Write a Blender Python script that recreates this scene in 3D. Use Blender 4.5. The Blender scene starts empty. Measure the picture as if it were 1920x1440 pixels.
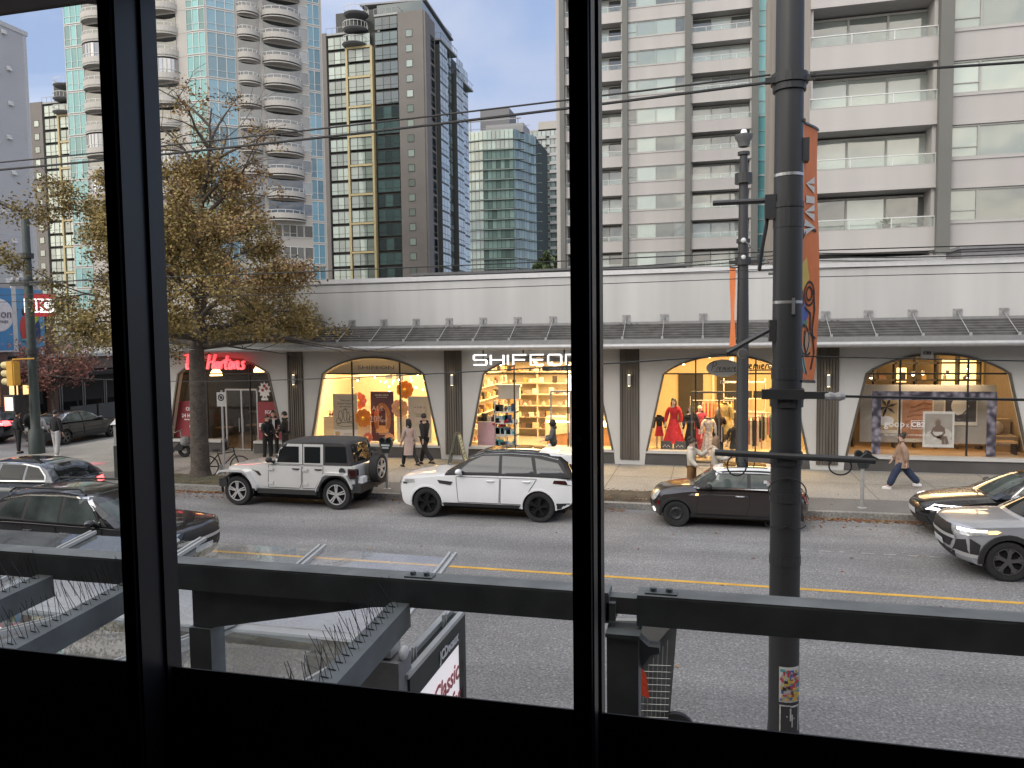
import bpy, bmesh, math, random
from mathutils import Vector, Matrix, geometry
from mathutils.bvhtree import BVHTree
R = math.radians
rnd = random.Random(7)
S = bpy.context.scene
C = S.collection
# ---------------------------------------------------------------- camera
PXF = 1442.0
YAW, PIT, ROL = R(14.2), R(3.57), 0.0125
CAM = Vector((0, 0, 4.6))
Fv = Vector((-math.sin(YAW)*math.cos(PIT), math.cos(YAW)*math.cos(PIT), -math.sin(PIT)))
R0 = Vector((math.cos(YAW), math.sin(YAW), 0)); U0 = R0.cross(Fv)
Rv = R0*math.cos(ROL) - U0*math.sin(ROL); Uv = R0*math.sin(ROL) + U0*math.cos(ROL)
cd = bpy.data.cameras.new('camera'); co = bpy.data.objects.new('camera', cd); C.objects.link(co)
cd.sensor_width = 36; cd.lens = PXF/1920*36; cd.clip_start = 0.05; cd.clip_end = 2000
co.matrix_world = Matrix(((Rv.x, Uv.x, -Fv.x, CAM.x), (Rv.y, Uv.y, -Fv.y, CAM.y), (Rv.z, Uv.z, -Fv.z, CAM.z), (0, 0, 0, 1)))
S.camera = co
def ray(px, py): return Fv*PXF + Rv*(px-960) + Uv*(720-py)
def P(px, py, Y):                       # the point of the sight line at distance Y across the street
    d = ray(px, py); return CAM + d*(Y/d.y)
def G(px, py, z=0.0):                   # the point of the sight line on a level plane
    d = ray(px, py); return CAM + d*((z-CAM.z)/d.z)
def XW(px, Y, py=630): return P(px, py, Y).x
def ZW(py, px, Y): return P(px, py, Y).z
# ---------------------------------------------------------------- materials
MATS = {}
def mat(name, col, rough=.6, metal=0, var=.08, scale=6, bump=0, spec=None, coat=0, emit=0, streak=False, fine=0):
    if name in MATS: return MATS[name]
    m = bpy.data.materials.new(name); m.use_nodes = True
    nt = m.node_tree; b = nt.nodes['Principled BSDF']; L = nt.links.new
    b.inputs['Roughness'].default_value = rough; b.inputs['Metallic'].default_value = metal
    if spec is not None: b.inputs['Specular IOR Level'].default_value = spec
    if coat: b.inputs['Coat Weight'].default_value = coat; b.inputs['Coat Roughness'].default_value = .04
    c = (*col, 1)
    if var > 0:
        tc = nt.nodes.new('ShaderNodeTexCoord'); no = nt.nodes.new('ShaderNodeTexNoise')
        no.inputs['Scale'].default_value = scale; no.inputs['Detail'].default_value = 6
        src = tc.outputs['Object']
        if streak:
            mp = nt.nodes.new('ShaderNodeMapping'); mp.inputs['Scale'].default_value = (1, 1, .08); L(src, mp.inputs[0]); src = mp.outputs[0]
        L(src, no.inputs['Vector'])
        rp = nt.nodes.new('ShaderNodeValToRGB')
        rp.color_ramp.elements[0].position = .3; rp.color_ramp.elements[1].position = .7
        rp.color_ramp.elements[0].color = (*[max(0, x*(1-var)) for x in col], 1)
        rp.color_ramp.elements[1].color = (*[min(1, x*(1+var)) for x in col], 1)
        L(no.outputs['Fac'], rp.inputs[0]); out = rp.outputs[0]
        if fine:
            n2 = nt.nodes.new('ShaderNodeTexNoise'); n2.inputs['Scale'].default_value = scale*fine; n2.inputs['Detail'].default_value = 3
            L(tc.outputs['Object'], n2.inputs['Vector'])
            r2 = nt.nodes.new('ShaderNodeValToRGB'); r2.color_ramp.elements[0].position = .3; r2.color_ramp.elements[1].position = .75
            r2.color_ramp.elements[0].color = (.6, .6, .6, 1); r2.color_ramp.elements[1].color = (1.45, 1.45, 1.45, 1)
            mx = nt.nodes.new('ShaderNodeMix'); mx.data_type = 'RGBA'; mx.blend_type = 'MULTIPLY'; mx.inputs[0].default_value = 1
            L(n2.outputs['Fac'], r2.inputs[0]); L(out, mx.inputs[6]); L(r2.outputs[0], mx.inputs[7]); out = mx.outputs[2]
        L(out, b.inputs['Base Color'])
        if bump:
            bp = nt.nodes.new('ShaderNodeBump'); bp.inputs['Strength'].default_value = bump; bp.inputs['Distance'].default_value = .02
            L(no.outputs['Fac'], bp.inputs['Height']); L(bp.outputs[0], b.inputs['Normal'])
    else: b.inputs['Base Color'].default_value = c
    if emit:
        b.inputs['Emission Color'].default_value = c; b.inputs['Emission Strength'].default_value = emit
    MATS[name] = m; return m
def glassm(name, tint=(1, 1, 1), refl=1.0, rough=0.0, opac=0.0, ocol=(.5, .55, .5)):
    """thin pane: clear, with a mirror sheen that grows at grazing angles, and an optional pale film (dirt, painted haze)"""
    if name in MATS: return MATS[name]
    m = bpy.data.materials.new(name); m.use_nodes = True; nt = m.node_tree; nt.nodes.clear(); L = nt.links.new
    o = nt.nodes.new('ShaderNodeOutputMaterial'); t = nt.nodes.new('ShaderNodeBsdfTransparent'); t.inputs[0].default_value = (*tint, 1)
    g = nt.nodes.new('ShaderNodeBsdfGlossy'); g.inputs['Roughness'].default_value = rough
    fr = nt.nodes.new('ShaderNodeLayerWeight'); fr.inputs[0].default_value = .5           # the same from both faces
    pw = nt.nodes.new('ShaderNodeMath'); pw.operation = 'POWER'; pw.inputs[1].default_value = 4; L(fr.outputs['Facing'], pw.inputs[0])
    ml = nt.nodes.new('ShaderNodeMath'); ml.operation = 'MULTIPLY_ADD'; ml.inputs[1].default_value = .9*refl; ml.inputs[2].default_value = .05*refl; ml.use_clamp = True; L(pw.outputs[0], ml.inputs[0])
    mx = nt.nodes.new('ShaderNodeMixShader'); L(ml.outputs[0], mx.inputs[0]); L(t.outputs[0], mx.inputs[1]); L(g.outputs[0], mx.inputs[2])
    last = mx
    if opac:
        d = nt.nodes.new('ShaderNodeBsdfDiffuse'); d.inputs[0].default_value = (*ocol, 1)
        tc = nt.nodes.new('ShaderNodeTexCoord'); no = nt.nodes.new('ShaderNodeTexNoise'); no.inputs['Scale'].default_value = 3; no.inputs['Detail'].default_value = 8
        L(tc.outputs['Object'], no.inputs['Vector'])
        mr = nt.nodes.new('ShaderNodeMapRange'); mr.inputs[1].default_value = .35; mr.inputs[2].default_value = .7; mr.inputs[3].default_value = opac*.4; mr.inputs[4].default_value = min(1, opac*1.6)
        L(no.outputs['Fac'], mr.inputs[0])
        m2 = nt.nodes.new('ShaderNodeMixShader'); L(mr.outputs[0], m2.inputs[0]); L(mx.outputs[0], m2.inputs[1]); L(d.outputs[0], m2.inputs[2]); last = m2
    L(last.outputs[0], o.inputs[0]); MATS[name] = m; return m
def winm(name, col, rough=.05, var=.5, scale=.35, metal=0.0, spec=.9, coat=1.0):
    """glazing seen from far: dark or tinted pane with a mirror surface; curtains and rooms behind vary from pane to pane"""
    if name in MATS: return MATS[name]
    m = bpy.data.materials.new(name); m.use_nodes = True; nt = m.node_tree; b = nt.nodes['Principled BSDF']; L = nt.links.new
    b.inputs['Roughness'].default_value = rough; b.inputs['Specular IOR Level'].default_value = spec; b.inputs['Metallic'].default_value = metal
    b.inputs['Coat Weight'].default_value = coat; b.inputs['Coat Roughness'].default_value = .02; b.inputs['Coat IOR'].default_value = 1.7
    oi = nt.nodes.new('ShaderNodeObjectInfo'); ge = nt.nodes.new('ShaderNodeNewGeometry')
    ad = nt.nodes.new('ShaderNodeMath'); ad.operation = 'ADD'; L(oi.outputs['Random'], ad.inputs[0]); L(ge.outputs['Random Per Island'], ad.inputs[1])
    fr = nt.nodes.new('ShaderNodeMath'); fr.operation = 'FRACT'; L(ad.outputs[0], fr.inputs[0])
    rp = nt.nodes.new('ShaderNodeValToRGB'); e = rp.color_ramp.elements
    e[0].color = (*[x*(1-var) for x in col], 1); e[1].color = (*[min(1, x*(1+var)) for x in col], 1)
    L(fr.outputs[0], rp.inputs[0]); L(rp.outputs[0], b.inputs['Base Color'])
    # panes are never quite flat
    tc = nt.nodes.new('ShaderNodeTexCoord'); no = nt.nodes.new('ShaderNodeTexNoise'); no.inputs['Scale'].default_value = scale; L(tc.outputs['Object'], no.inputs['Vector'])
    bp = nt.nodes.new('ShaderNodeBump'); bp.inputs['Strength'].default_value = .12; bp.inputs['Distance'].default_value = .3
    L(no.outputs['Fac'], bp.inputs['Height']); L(bp.outputs[0], b.inputs['Normal']); L(bp.outputs[0], b.inputs['Coat Normal'])
    MATS[name] = m; return m
def lampm(name, col, s):
    if name in MATS: return MATS[name]
    m = bpy.data.materials.new(name); m.use_nodes = True; b = m.node_tree.nodes['Principled BSDF']
    b.inputs['Base Color'].default_value = (.8, .8, .8, 1); b.inputs['Emission Color'].default_value = (*col, 1); b.inputs['Emission Strength'].default_value = s
    MATS[name] = m; return m
# ---------------------------------------------------------------- objects
def setp(o, label=None, cat=None, group=None, kind=None):
    if label: o['label'] = label
    if cat: o['category'] = cat
    if group: o['group'] = group
    if kind: o['kind'] = kind
    return o
def thing(name, label, cat, loc=(0, 0, 0), rz=0, group=None):
    o = bpy.data.objects.new(name, None); C.objects.link(o); o.empty_display_size = .1
    o.location = loc; o.rotation_euler = (0, 0, rz)
    return setp(o, label, cat, group)
def copy_tree(o, parent=None):
    c = o.copy(); C.objects.link(c)
    if parent: c.parent = parent
    for ch in list(o.children): copy_tree(ch, c)
    return c
class MB:
    """collects shapes into one mesh; the current material slot is self.mi"""
    def __init__(s): s.v, s.f, s.m, s.mi, s.xf = [], [], [], 0, None
    def add(s, vs, fs):
        k = len(s.v)
        s.v += [tuple(s.xf @ Vector(p)) for p in vs] if s.xf else [tuple(p) for p in vs]
        s.f += [tuple(i+k for i in f) for f in fs]; s.m += [s.mi]*len(fs); return s
    def box(s, x0, x1, y0, y1, z0, z1):
        return s.add([(x0,y0,z0),(x1,y0,z0),(x1,y1,z0),(x0,y1,z0),(x0,y0,z1),(x1,y0,z1),(x1,y1,z1),(x0,y1,z1)],
              [(0,3,2,1),(4,5,6,7),(0,1,5,4),(1,2,6,5),(2,3,7,6),(3,0,4,7)])
    def bar(s, a, b, w, h=None, up=(0,0,1)):
        a, b = Vector(a), Vector(b); h = h or w; d = (b-a).normalized(); u = Vector(up)
        if abs(d.dot(u)) > .98: u = Vector((0,1,0))
        sx = d.cross(u).normalized()*w/2; sz = sx.cross(d).normalized()*h/2
        vs = [a-sx-sz, a+sx-sz, a+sx+sz, a-sx+sz, b-sx-sz, b+sx-sz, b+sx+sz, b-sx+sz]
        return s.add(vs, [(0,1,2,3),(7,6,5,4),(0,4,5,1),(1,5,6,2),(2,6,7,3),(3,7,4,0)])
    def tube(s, pts, r, n=8, cap=True):
        pts = [Vector(p) for p in pts]; N = len(pts); rr = r if hasattr(r, '__len__') else [r]*N
        k = []; vs = []; fs = []; u = None
        for i, p in enumerate(pts):
            d = (pts[min(i+1, N-1)]-pts[max(i-1, 0)])
            d = d.normalized() if d.length > 1e-9 else Vector((0,0,1))
            if u is None:
                u = Vector((0,0,1)) if abs(d.z) < .9 else Vector((1,0,0))
            u = (u-d*u.dot(d)).normalized(); w = d.cross(u)
            vs += [p+(u*math.cos(2*math.pi*j/n)+w*math.sin(2*math.pi*j/n))*rr[i] for j in range(n)]
        for i in range(N-1):
            for j in range(n):
                a, b = i*n+j, i*n+(j+1) % n; fs.append((a, b, b+n, a+n))
        if cap: fs += [tuple(reversed(range(n))), tuple(range((N-1)*n, N*n))]
        return s.add(vs, fs)
    def lathe(s, prof, n=24, axis='z', c=(0,0,0), cap=False):
        vs, fs = [], []
        for (r, h) in prof:
            for j in range(n):
                a = 2*math.pi*j/n; x, y = r*math.cos(a), r*math.sin(a)
                vs.append({'z': (c[0]+x, c[1]+y, c[2]+h), 'y': (c[0]+x, c[1]+h, c[2]+y), 'x': (c[0]+h, c[1]+x, c[2]+y)}[axis])
        N = len(prof)
        for i in range(N-1):
            for j in range(n):
                a, b = i*n+j, i*n+(j+1) % n; fs.append((a, b, b+n, a+n))
        if cap: fs += [tuple(reversed(range(n))), tuple(range((N-1)*n, N*n))]
        return s.add(vs, fs)
    def ball(s, c, r, n=10, m=7):
        rx = r if hasattr(r, '__len__') else (r, r, r); vs, fs = [], []
        for i in range(m+1):
            t = math.pi*i/m
            for j in range(n):
                a = 2*math.pi*j/n; vs.append((c[0]+rx[0]*math.sin(t)*math.cos(a), c[1]+rx[1]*math.sin(t)*math.sin(a), c[2]+rx[2]*math.cos(t)))
        for i in range(m):
            for j in range(n):
                a, b = i*n+j, i*n+(j+1) % n; fs.append((a, a+n, b+n, b))
        return s.add(vs, fs)
    def quad(s, a, b, c, d): return s.add([a, b, c, d], [(0,1,2,3)])
    def prism(s, pts, d):
        """planar outline pts (3-D), pushed along the vector d"""
        n = len(pts); d = Vector(d); vs = [Vector(p) for p in pts]; vs += [p+d for p in vs]
        return s.add(vs, [tuple(range(n)), tuple(reversed(range(n, 2*n)))]+[(i, i+n, (i+1) % n+n, (i+1) % n) for i in range(n)])
    def build(s, name, mats, parent=None, smooth=None, loc=None):
        me = bpy.data.meshes.new(name); me.from_pydata(s.v, [], s.f)
        for m in (mats if isinstance(mats, (list, tuple)) else [mats]): me.materials.append(m)
        if len(me.materials) > 1: me.polygons.foreach_set('material_index', s.m)
        bm = bmesh.new(); bm.from_mesh(me); bmesh.ops.recalc_face_normals(bm, faces=bm.faces); bm.to_mesh(me); bm.free()
        if smooth:
            me.polygons.foreach_set('use_smooth', [True]*len(me.polygons)); me.set_sharp_from_angle(angle=R(smooth))
        me.update(); o = bpy.data.objects.new(name, me); C.objects.link(o)
        if parent: o.parent = parent
        if loc: o.location = loc
        return o
def one(name, m, parent, fn, *a, smooth=None, **k):
    b = MB(); getattr(b, fn)(*a, **k); return b.build(name, m, parent, smooth)
def struct(o): o['kind'] = 'structure'; return o
_FONT = {}
def text_geo(txt, size=1.0, extr=.0, shear=0, bold=0, sx=1.0, align='CENTER', space=1.0):
    """letters as mesh data: returns verts, faces in the x-z plane (facing -y)"""
    cu = bpy.data.curves.new('lettering', 'FONT'); cu.body = txt; cu.size = size; cu.extrude = extr; cu.shear = shear; cu.offset = bold
    cu.align_x = align; cu.resolution_u = 2; cu.space_character = space
    ob = bpy.data.objects.new('lettering', cu); C.objects.link(ob)
    dg = bpy.context.evaluated_depsgraph_get(); me = ob.evaluated_get(dg).to_mesh()
    vs = [(v.co.x*sx, -v.co.z, v.co.y) for v in me.vertices]; fs = [tuple(p.vertices) for p in me.polygons]
    ob.evaluated_get(dg).to_mesh_clear(); bpy.data.objects.remove(ob); bpy.data.curves.remove(cu)
    return vs, fs
def text_mb(b, txt, loc, size=1.0, rz=0, tilt=0, M=None, **k):
    vs, fs = text_geo(txt, size, **k)
    mx = M if M else Matrix.Translation(loc) @ Matrix.Rotation(rz, 4, 'Z') @ Matrix.Rotation(tilt, 4, 'Y')
    b.add([mx @ Vector(v) for v in vs], fs); return b
def stroke(b, pts, w, th, y0=0, M=None):
    """brush stroke of width w through x-z points, thickness th towards -y"""
    n = len(pts); L_, Rr = [], []
    for i in range(n):
        a, c = pts[max(0, i-1)], pts[min(n-1, i+1)]
        dx, dz = c[0]-a[0], c[1]-a[1]; l = math.hypot(dx, dz) or 1; nx, nz = -dz/l, dx/l
        ww = (w[i] if hasattr(w, '__len__') else w)/2
        L_.append((pts[i][0]+nx*ww, pts[i][1]+nz*ww)); Rr.append((pts[i][0]-nx*ww, pts[i][1]-nz*ww))
    vs = []; fs = []
    for i in range(n):
        for (x, z) in (L_[i], Rr[i]): vs += [(x, y0-th, z), (x, y0, z)]
    for i in range(n-1):
        a = 4*i; e = a+4
        fs += [(a, a+2, e+2, e), (a, e, e+1, a+1), (a+2, a+3, e+3, e+2), (a+1, e+1, e+3, a+3)]
    fs += [(0, 1, 3, 2), (4*n-4, 4*n-2, 4*n-1, 4*n-3)]
    b.add([M @ Vector(v) for v in vs] if M else vs, fs); return b
def decal(name, bvh, outline, axis, eps, m, parent, step=.08, inv=None, far=9.0, lim=None):
    """a thin skin laid on a body: outline drawn in a side ('y-','y+'), front ('x-','x+') or top ('z') view and dropped on the surface"""
    pts = []
    n = len(outline)
    for i in range(n):
        a, c = outline[i], outline[(i+1) % n]; k = max(1, int(math.hypot(c[0]-a[0], c[1]-a[1])/step))
        pts += [(a[0]+(c[0]-a[0])*j/k, a[1]+(c[1]-a[1])*j/k) for j in range(k)]
    N = len(pts); xs = [p[0] for p in pts]; ys = [p[1] for p in pts]
    def inside(x, y):
        r = False; j = N-1
        for i in range(N):
            if (ys[i] > y) != (ys[j] > y) and x < (xs[j]-xs[i])*(y-ys[i])/(ys[j]-ys[i])+xs[i]: r = not r
            j = i
        return r
    inner = []; x = min(xs)+step*.6
    while x < max(xs):
        y = min(ys)+step*.6
        while y < max(ys):
            if inside(x, y) and min((x-p[0])**2+(y-p[1])**2 for p in pts) > (step*.45)**2: inner.append((x, y))
            y += step
        x += step
    r = geometry.delaunay_2d_cdt([Vector(p) for p in pts+inner], [], [list(range(N))], 1, 1e-5)
    V, Fc = r[0], r[2]
    out = []
    for p in V:
        u, w = p.x, p.y
        o, d = {'y-': ((u, -far, w), (0, 1, 0)), 'y+': ((u, far, w), (0, -1, 0)), 'x-': ((-far, u, w), (1, 0, 0)),
                'x+': ((far, u, w), (-1, 0, 0)), 'z': ((u, w, far), (0, 0, -1))}[axis]
        h, nn, idx, di = bvh.ray_cast(Vector(o), Vector(d))
        if h is None:
            h, nn, idx, di = bvh.find_nearest(Vector(o)+Vector(d)*(far-.9)); 
        if nn.dot(Vector(d)) > 0: nn = -nn
        out.append(h - Vector(d)*eps*.5 + nn*eps*.5)
    b = MB(); b.add(out, [tuple(f) for f in Fc]); return b.build(name, m, parent, 40)
def bvh_of(*objs):
    vs, fs = [], []
    for o in objs:
        k = len(vs); vs += [v.co.copy() for v in o.data.vertices]; fs += [tuple(i+k for i in p.vertices) for p in o.data.polygons]
    return BVHTree.FromPolygons(vs, fs)
def arc(cx, cy, r, a0, a1, n=10, ry=None):
    return [(cx+r*math.cos(R(a0+(a1-a0)*i/n)), cy+(ry or r)*math.sin(R(a0+(a1-a0)*i/n))) for i in range(n+1)]
# ---------------------------------------------------------------- light
SUN_EL, SUN_AZ = R(38), R(205)           # low in the west, behind the viewer's left shoulder; compass: 0 = +Y, clockwise
w = bpy.data.worlds.new('World'); S.world = w; w.use_nodes = True
nt = w.node_tree; bg = nt.nodes['Background']; L = nt.links.new
sky = nt.nodes.new('ShaderNodeTexSky'); sky.sky_type = 'NISHITA'; sky.sun_disc = False; sky.sun_elevation = SUN_EL; sky.sun_rotation = SUN_AZ
sky.air_density = 1.0; sky.dust_density = 1.5; sky.ozone_density = 1.5
tc = nt.nodes.new('ShaderNodeTexCoord')
mp = nt.nodes.new('ShaderNodeMapping'); mp.inputs['Scale'].default_value = (1.0, 1.0, 2.6); L(tc.outputs['Generated'], mp.inputs[0])
n1 = nt.nodes.new('ShaderNodeTexNoise'); n1.inputs['Scale'].default_value = 2.3; n1.inputs['Detail'].default_value = 7; n1.inputs['Roughness'].default_value = .52; n1.inputs['Distortion'].default_value = .6
L(mp.outputs[0], n1.inputs['Vector'])
r1 = nt.nodes.new('ShaderNodeValToRGB'); r1.color_ramp.elements[0].position = .38; r1.color_ramp.elements[1].position = .66
L(n1.outputs['Fac'], r1.inputs[0])
# brightness of the cloud deck rises towards the low sun
sp = nt.nodes.new('ShaderNodeSeparateXYZ'); L(tc.outputs['Generated'], sp.inputs[0])
sd = (math.sin(SUN_AZ)*math.cos(SUN_EL), math.cos(SUN_AZ)*math.cos(SUN_EL), math.sin(SUN_EL))
dt = nt.nodes.new('ShaderNodeVectorMath'); dt.operation = 'DOT_PRODUCT'; L(tc.outputs['Generated'], dt.inputs[0]); dt.inputs[1].default_value = sd
gl = nt.nodes.new('ShaderNodeMapRange'); gl.inputs[1].default_value = -.5; gl.inputs[2].default_value = 1.0; gl.inputs[3].default_value = 0; gl.inputs[4].default_value = 1; gl.interpolation_type = 'SMOOTHSTEP'
L(dt.outputs['Value'], gl.inputs[0])
cc = nt.nodes.new('ShaderNodeValToRGB'); ce = cc.color_ramp.elements
ce[0].position = 0; ce[0].color = (2.15, 2.4, 3.1, 1); ce[1].position = 1; ce[1].color = (13.5, 12.3, 10.0, 1)
em = cc.color_ramp.elements.new(.45); em.color = (5.9, 6.0, 6.3, 1)
L(gl.outputs[0], cc.inputs[0])
sk2 = nt.nodes.new('ShaderNodeMix'); sk2.data_type = 'RGBA'; sk2.inputs[0].default_value = .72; sk2.inputs[7].default_value = (1.45, 1.78, 2.65, 1)
L(sky.outputs[0], sk2.inputs[6])
mx = nt.nodes.new('ShaderNodeMix'); mx.data_type = 'RGBA'; L(r1.outputs[0], mx.inputs[0]); L(sk2.outputs[2], mx.inputs[6]); L(cc.outputs[0], mx.inputs[7])
L(mx.outputs[2], bg.inputs[0]); bg.inputs[1].default_value = .14
sl = bpy.data.lights.new('sun', 'SUN'); sl.energy = .55; sl.angle = R(28); sl.color = (1, .97, .93)
so = bpy.data.objects.new('sun', sl); C.objects.link(so)
so.rotation_euler = Vector((-sd[0], -sd[1], -sd[2])).to_track_quat('-Z', 'Y').to_euler()
S.view_settings.view_transform = 'Standard'; S.view_settings.look = 'None'; S.view_settings.exposure = .97; S.view_settings.gamma = 1
cy = S.cycles; cy.use_denoising = True; cy.max_bounces = 8; cy.transparent_max_bounces = 24; cy.diffuse_bounces = 3; cy.glossy_bounces = 3; cy.caustics_reflective = False; cy.caustics_refractive = False
cy.sample_clamp_indirect = 6
# ================================================================ palette
asphalt = mat('asphalt', (.215,.215,.222), .88, var=.16, scale=.45, fine=60)
def speckle(m):
    nt_ = m.node_tree; b_ = nt_.nodes['Principled BSDF']; src = b_.inputs['Base Color'].links[0].from_socket; LL = nt_.links.new
    tc_ = nt_.nodes.new('ShaderNodeTexCoord'); v = nt_.nodes.new('ShaderNodeTexVoronoi'); v.inputs['Scale'].default_value = 42; v.inputs['Randomness'].default_value = 1; LL(tc_.outputs['Object'], v.inputs['Vector'])
    sp_ = nt_.nodes.new('ShaderNodeSeparateColor'); LL(v.outputs['Color'], sp_.inputs[0])
    r_ = nt_.nodes.new('ShaderNodeValToRGB'); e_ = r_.color_ramp.elements; e_[0].position = 0; e_[0].color = (.62,.62,.62,1); e_[1].position = 1; e_[1].color = (2.1,2.1,2.1,1); q_ = e_.new(.80); q_.color = (1.08,1.08,1.08,1); LL(sp_.outputs[0], r_.inputs[0])
    mx_ = nt_.nodes.new('ShaderNodeMix'); mx_.data_type = 'RGBA'; mx_.blend_type = 'MULTIPLY'; mx_.inputs[0].default_value = .45; LL(src, mx_.inputs[6]); LL(r_.outputs[0], mx_.inputs[7])
    # tyre-darkened lanes and drips run along the road
    mp_ = nt_.nodes.new('ShaderNodeMapping'); mp_.inputs['Scale'].default_value = (.05,.75,1); LL(tc_.outputs['Object'], mp_.inputs[0]); n_ = nt_.nodes.new('ShaderNodeTexNoise'); n_.inputs['Scale'].default_value = 1.6; n_.inputs['Detail'].default_value = 5; LL(mp_.outputs[0], n_.inputs['Vector'])
    r2_ = nt_.nodes.new('ShaderNodeValToRGB'); e_ = r2_.color_ramp.elements; e_[0].position = .35; e_[0].color = (.80,.80,.81,1); e_[1].position = .65; e_[1].color = (1.08,1.08,1.07,1); LL(n_.outputs['Fac'], r2_.inputs[0])
    m2_ = nt_.nodes.new('ShaderNodeMix'); m2_.data_type = 'RGBA'; m2_.blend_type = 'MULTIPLY'; m2_.inputs[0].default_value = 1; LL(mx_.outputs[2], m2_.inputs[6]); LL(r2_.outputs[0], m2_.inputs[7]); LL(m2_.outputs[2], b_.inputs['Base Color'])
speckle(asphalt)
asphalt2 = mat('old asphalt', (.10,.10,.102), .9, var=.25, scale=1.2, fine=40)
concrete = mat('pavement concrete', (.30,.285,.26), .85, var=.12, scale=.7, fine=40)
kerbst = mat('kerb stone', (.26,.255,.24), .85, var=.2, scale=2, fine=10)
jointm = mat('joint', (.12,.115,.11), .9)
dirtm = mat('dirt', (.09,.075,.055), .95, var=.4, scale=3, fine=12)
yellowp = mat('yellow road paint', (.62,.36,.06), .7, var=.15, scale=3, fine=30)
whitewall = mat('white stucco', (.52,.517,.51), .8, var=.11, scale=1.1, streak=True)
whitewall2 = mat('white render', (.57,.56,.54), .8, var=.05, scale=.8)
capm = mat('parapet cap', (.62,.62,.63), .6, var=.05)
plinthm = mat('plinth', (.085,.08,.078), .6, var=.2, scale=1)
sillm = mat('sill metal', (.55,.54,.52), .5, var=.05)
greym = mat('grey metal', (.33,.33,.33), .45, .6, var=.08)
alu = mat('aluminium', (.42,.42,.425), .45, .4, var=.1)
slatm = mat('weathered slats', (.12,.105,.088), .8, var=.3, scale=5, streak=True)
louvm = mat('louvre', (.075,.073,.071), .6, 0, var=.35, scale=3)
louvd = mat('louvre gap shade', (.05,.05,.05), .7, var=.2)
bronze = mat('bronze frame', (.15,.135,.11), .45, .5, var=.1)
blackm = mat('black metal', (.02,.02,.022), .45, var=.1)
darkroom = mat('dark room', (.012,.012,.015), .8, var=0)
shopglass = glassm('shop glass', refl=.8)
# ================================================================ ground
g = MB(); g.quad((-900,-60,-.05),(900,-60,-.05),(900,1400,-.05),(-900,1400,-.05)); struct(g.build('ground', asphalt2))
g = MB(); g.quad((-160,8.6,0),(120,8.6,0),(120,20.15,0),(-160,20.15,0)); struct(g.build('road', asphalt))
g = MB(); g.quad((-33,20.15,0),(-26.3,20.15,0),(-26.3,140,0),(-33,140,0)); struct(g.build('cross_road', asphalt))
def slab(name, pts, z0, z1, m):
    g = MB(); g.prism([(x, y, z0) for x, y in pts], (0,0,z1-z0)); return g.build(name, m)
def pavement(name, pts, joints):
    g = MB(); g.prism([(x, y, -.04) for x, y in pts], (0,0,.19)); g.mi = 1
    for (a, b_) in joints:
        dx, dy = b_[0]-a[0], b_[1]-a[1]; l = math.hypot(dx, dy); nx, ny = -dy/l*.011, dx/l*.011
        g.quad((a[0]-nx,a[1]-ny,.154),(b_[0]-nx,b_[1]-ny,.154),(b_[0]+nx,b_[1]+ny,.154),(a[0]+nx,a[1]+ny,.154))
    return struct(g.build(name, [concrete, jointm]))
corner = [(-26.3+2.2-2.2*math.cos(R(a)), 20.3+2.2-2.2*math.sin(R(a))) for a in range(0, 91, 15)]
pavement('sidewalk', [(-26.3,120)]+corner+[(90,20.3),(90,26.7),(-22.4,26.7),(-22.4,120)],
    [((x,21.85),(x,26.38)) for x in [-23+1.83*k for k in range(40)]]+[((-24,24.1),(60,24.1)),((-24,21.85),(90,21.85))]+[((-26.2,y),(-22.4,y)) for y in range(28,60,2)])
pavement('pavement', [(-36,120),(-36,22.2),(-33.6,20.4),(-160,20.4),(-160,26),(-37,26),(-37,120)][:0]+[(-33.1,120),(-33.1,22.5),(-35.2,20.3),(-160,20.3),(-160,120)], [((-37.2,y),(-33.2,y)) for y in range(24,60,2)])
pavement('near_sidewalk', [(-80,-30),(80,-30),(80,8.45),(-80,8.45)], [((x,-5),(x,8.3)) for x in [-20+1.8*k for k in range(24)]])
k = MB(); k.prism([(x, y, -.03) for x, y in [(-24.1,20.15),(90,20.15),(90,20.297),(-24.1,20.297)]], (0,0,.186)); k.box(-80,80,8.453,8.6,-.03,.156)
struct(k.build('kerb', kerbst))
# worn strip of asphalt along the kerb, bare earth round the tree
s = MB(); s.quad((-1.05,20.35,.155),(60,20.35,.155),(60,21.83,.155),(-1.05,21.83,.155)); s.quad((-24,20.35,.155),(-17.8,20.35,.155),(-17.8,21.83,.155),(-24,21.83,.155)); s.quad((-13.6,20.35,.155),(-2.95,20.35,.155),(-2.95,21.83,.155),(-13.6,21.83,.155))
struct(s.build('path_strip', mat('patched asphalt', (.16,.155,.15), .9, var=.15, scale=1, fine=60)))
def mound(name, x0, x1, y0, y1, h, m, nx=24, ny=10):
    g = MB(); vs = []; r_ = random.Random(3)
    for i in range(nx+1):
        for j in range(ny+1):
            u, v = i/nx, j/ny; e = min(1, 6*min(u, 1-u))*min(1, 5*min(v, 1-v))
            vs.append((x0+(x1-x0)*u, y0+(y1-y0)*v, .157+e*h*(.5+r_.random()*.5)))
    g.add(vs, [(i*(ny+1)+j, (i+1)*(ny+1)+j, (i+1)*(ny+1)+j+1, i*(ny+1)+j+1) for i in range(nx) for j in range(ny)])
    return struct(g.build(name, m, smooth=60))
mound('terrain_bed', -2.9, -1.1, 20.4, 21.8, .09, dirtm); mound('tree_pit', -17.75, -13.65, 20.4, 21.8, .1, mat('mossy earth', (.085,.08,.05), .95, var=.4, scale=4, fine=8))
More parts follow.
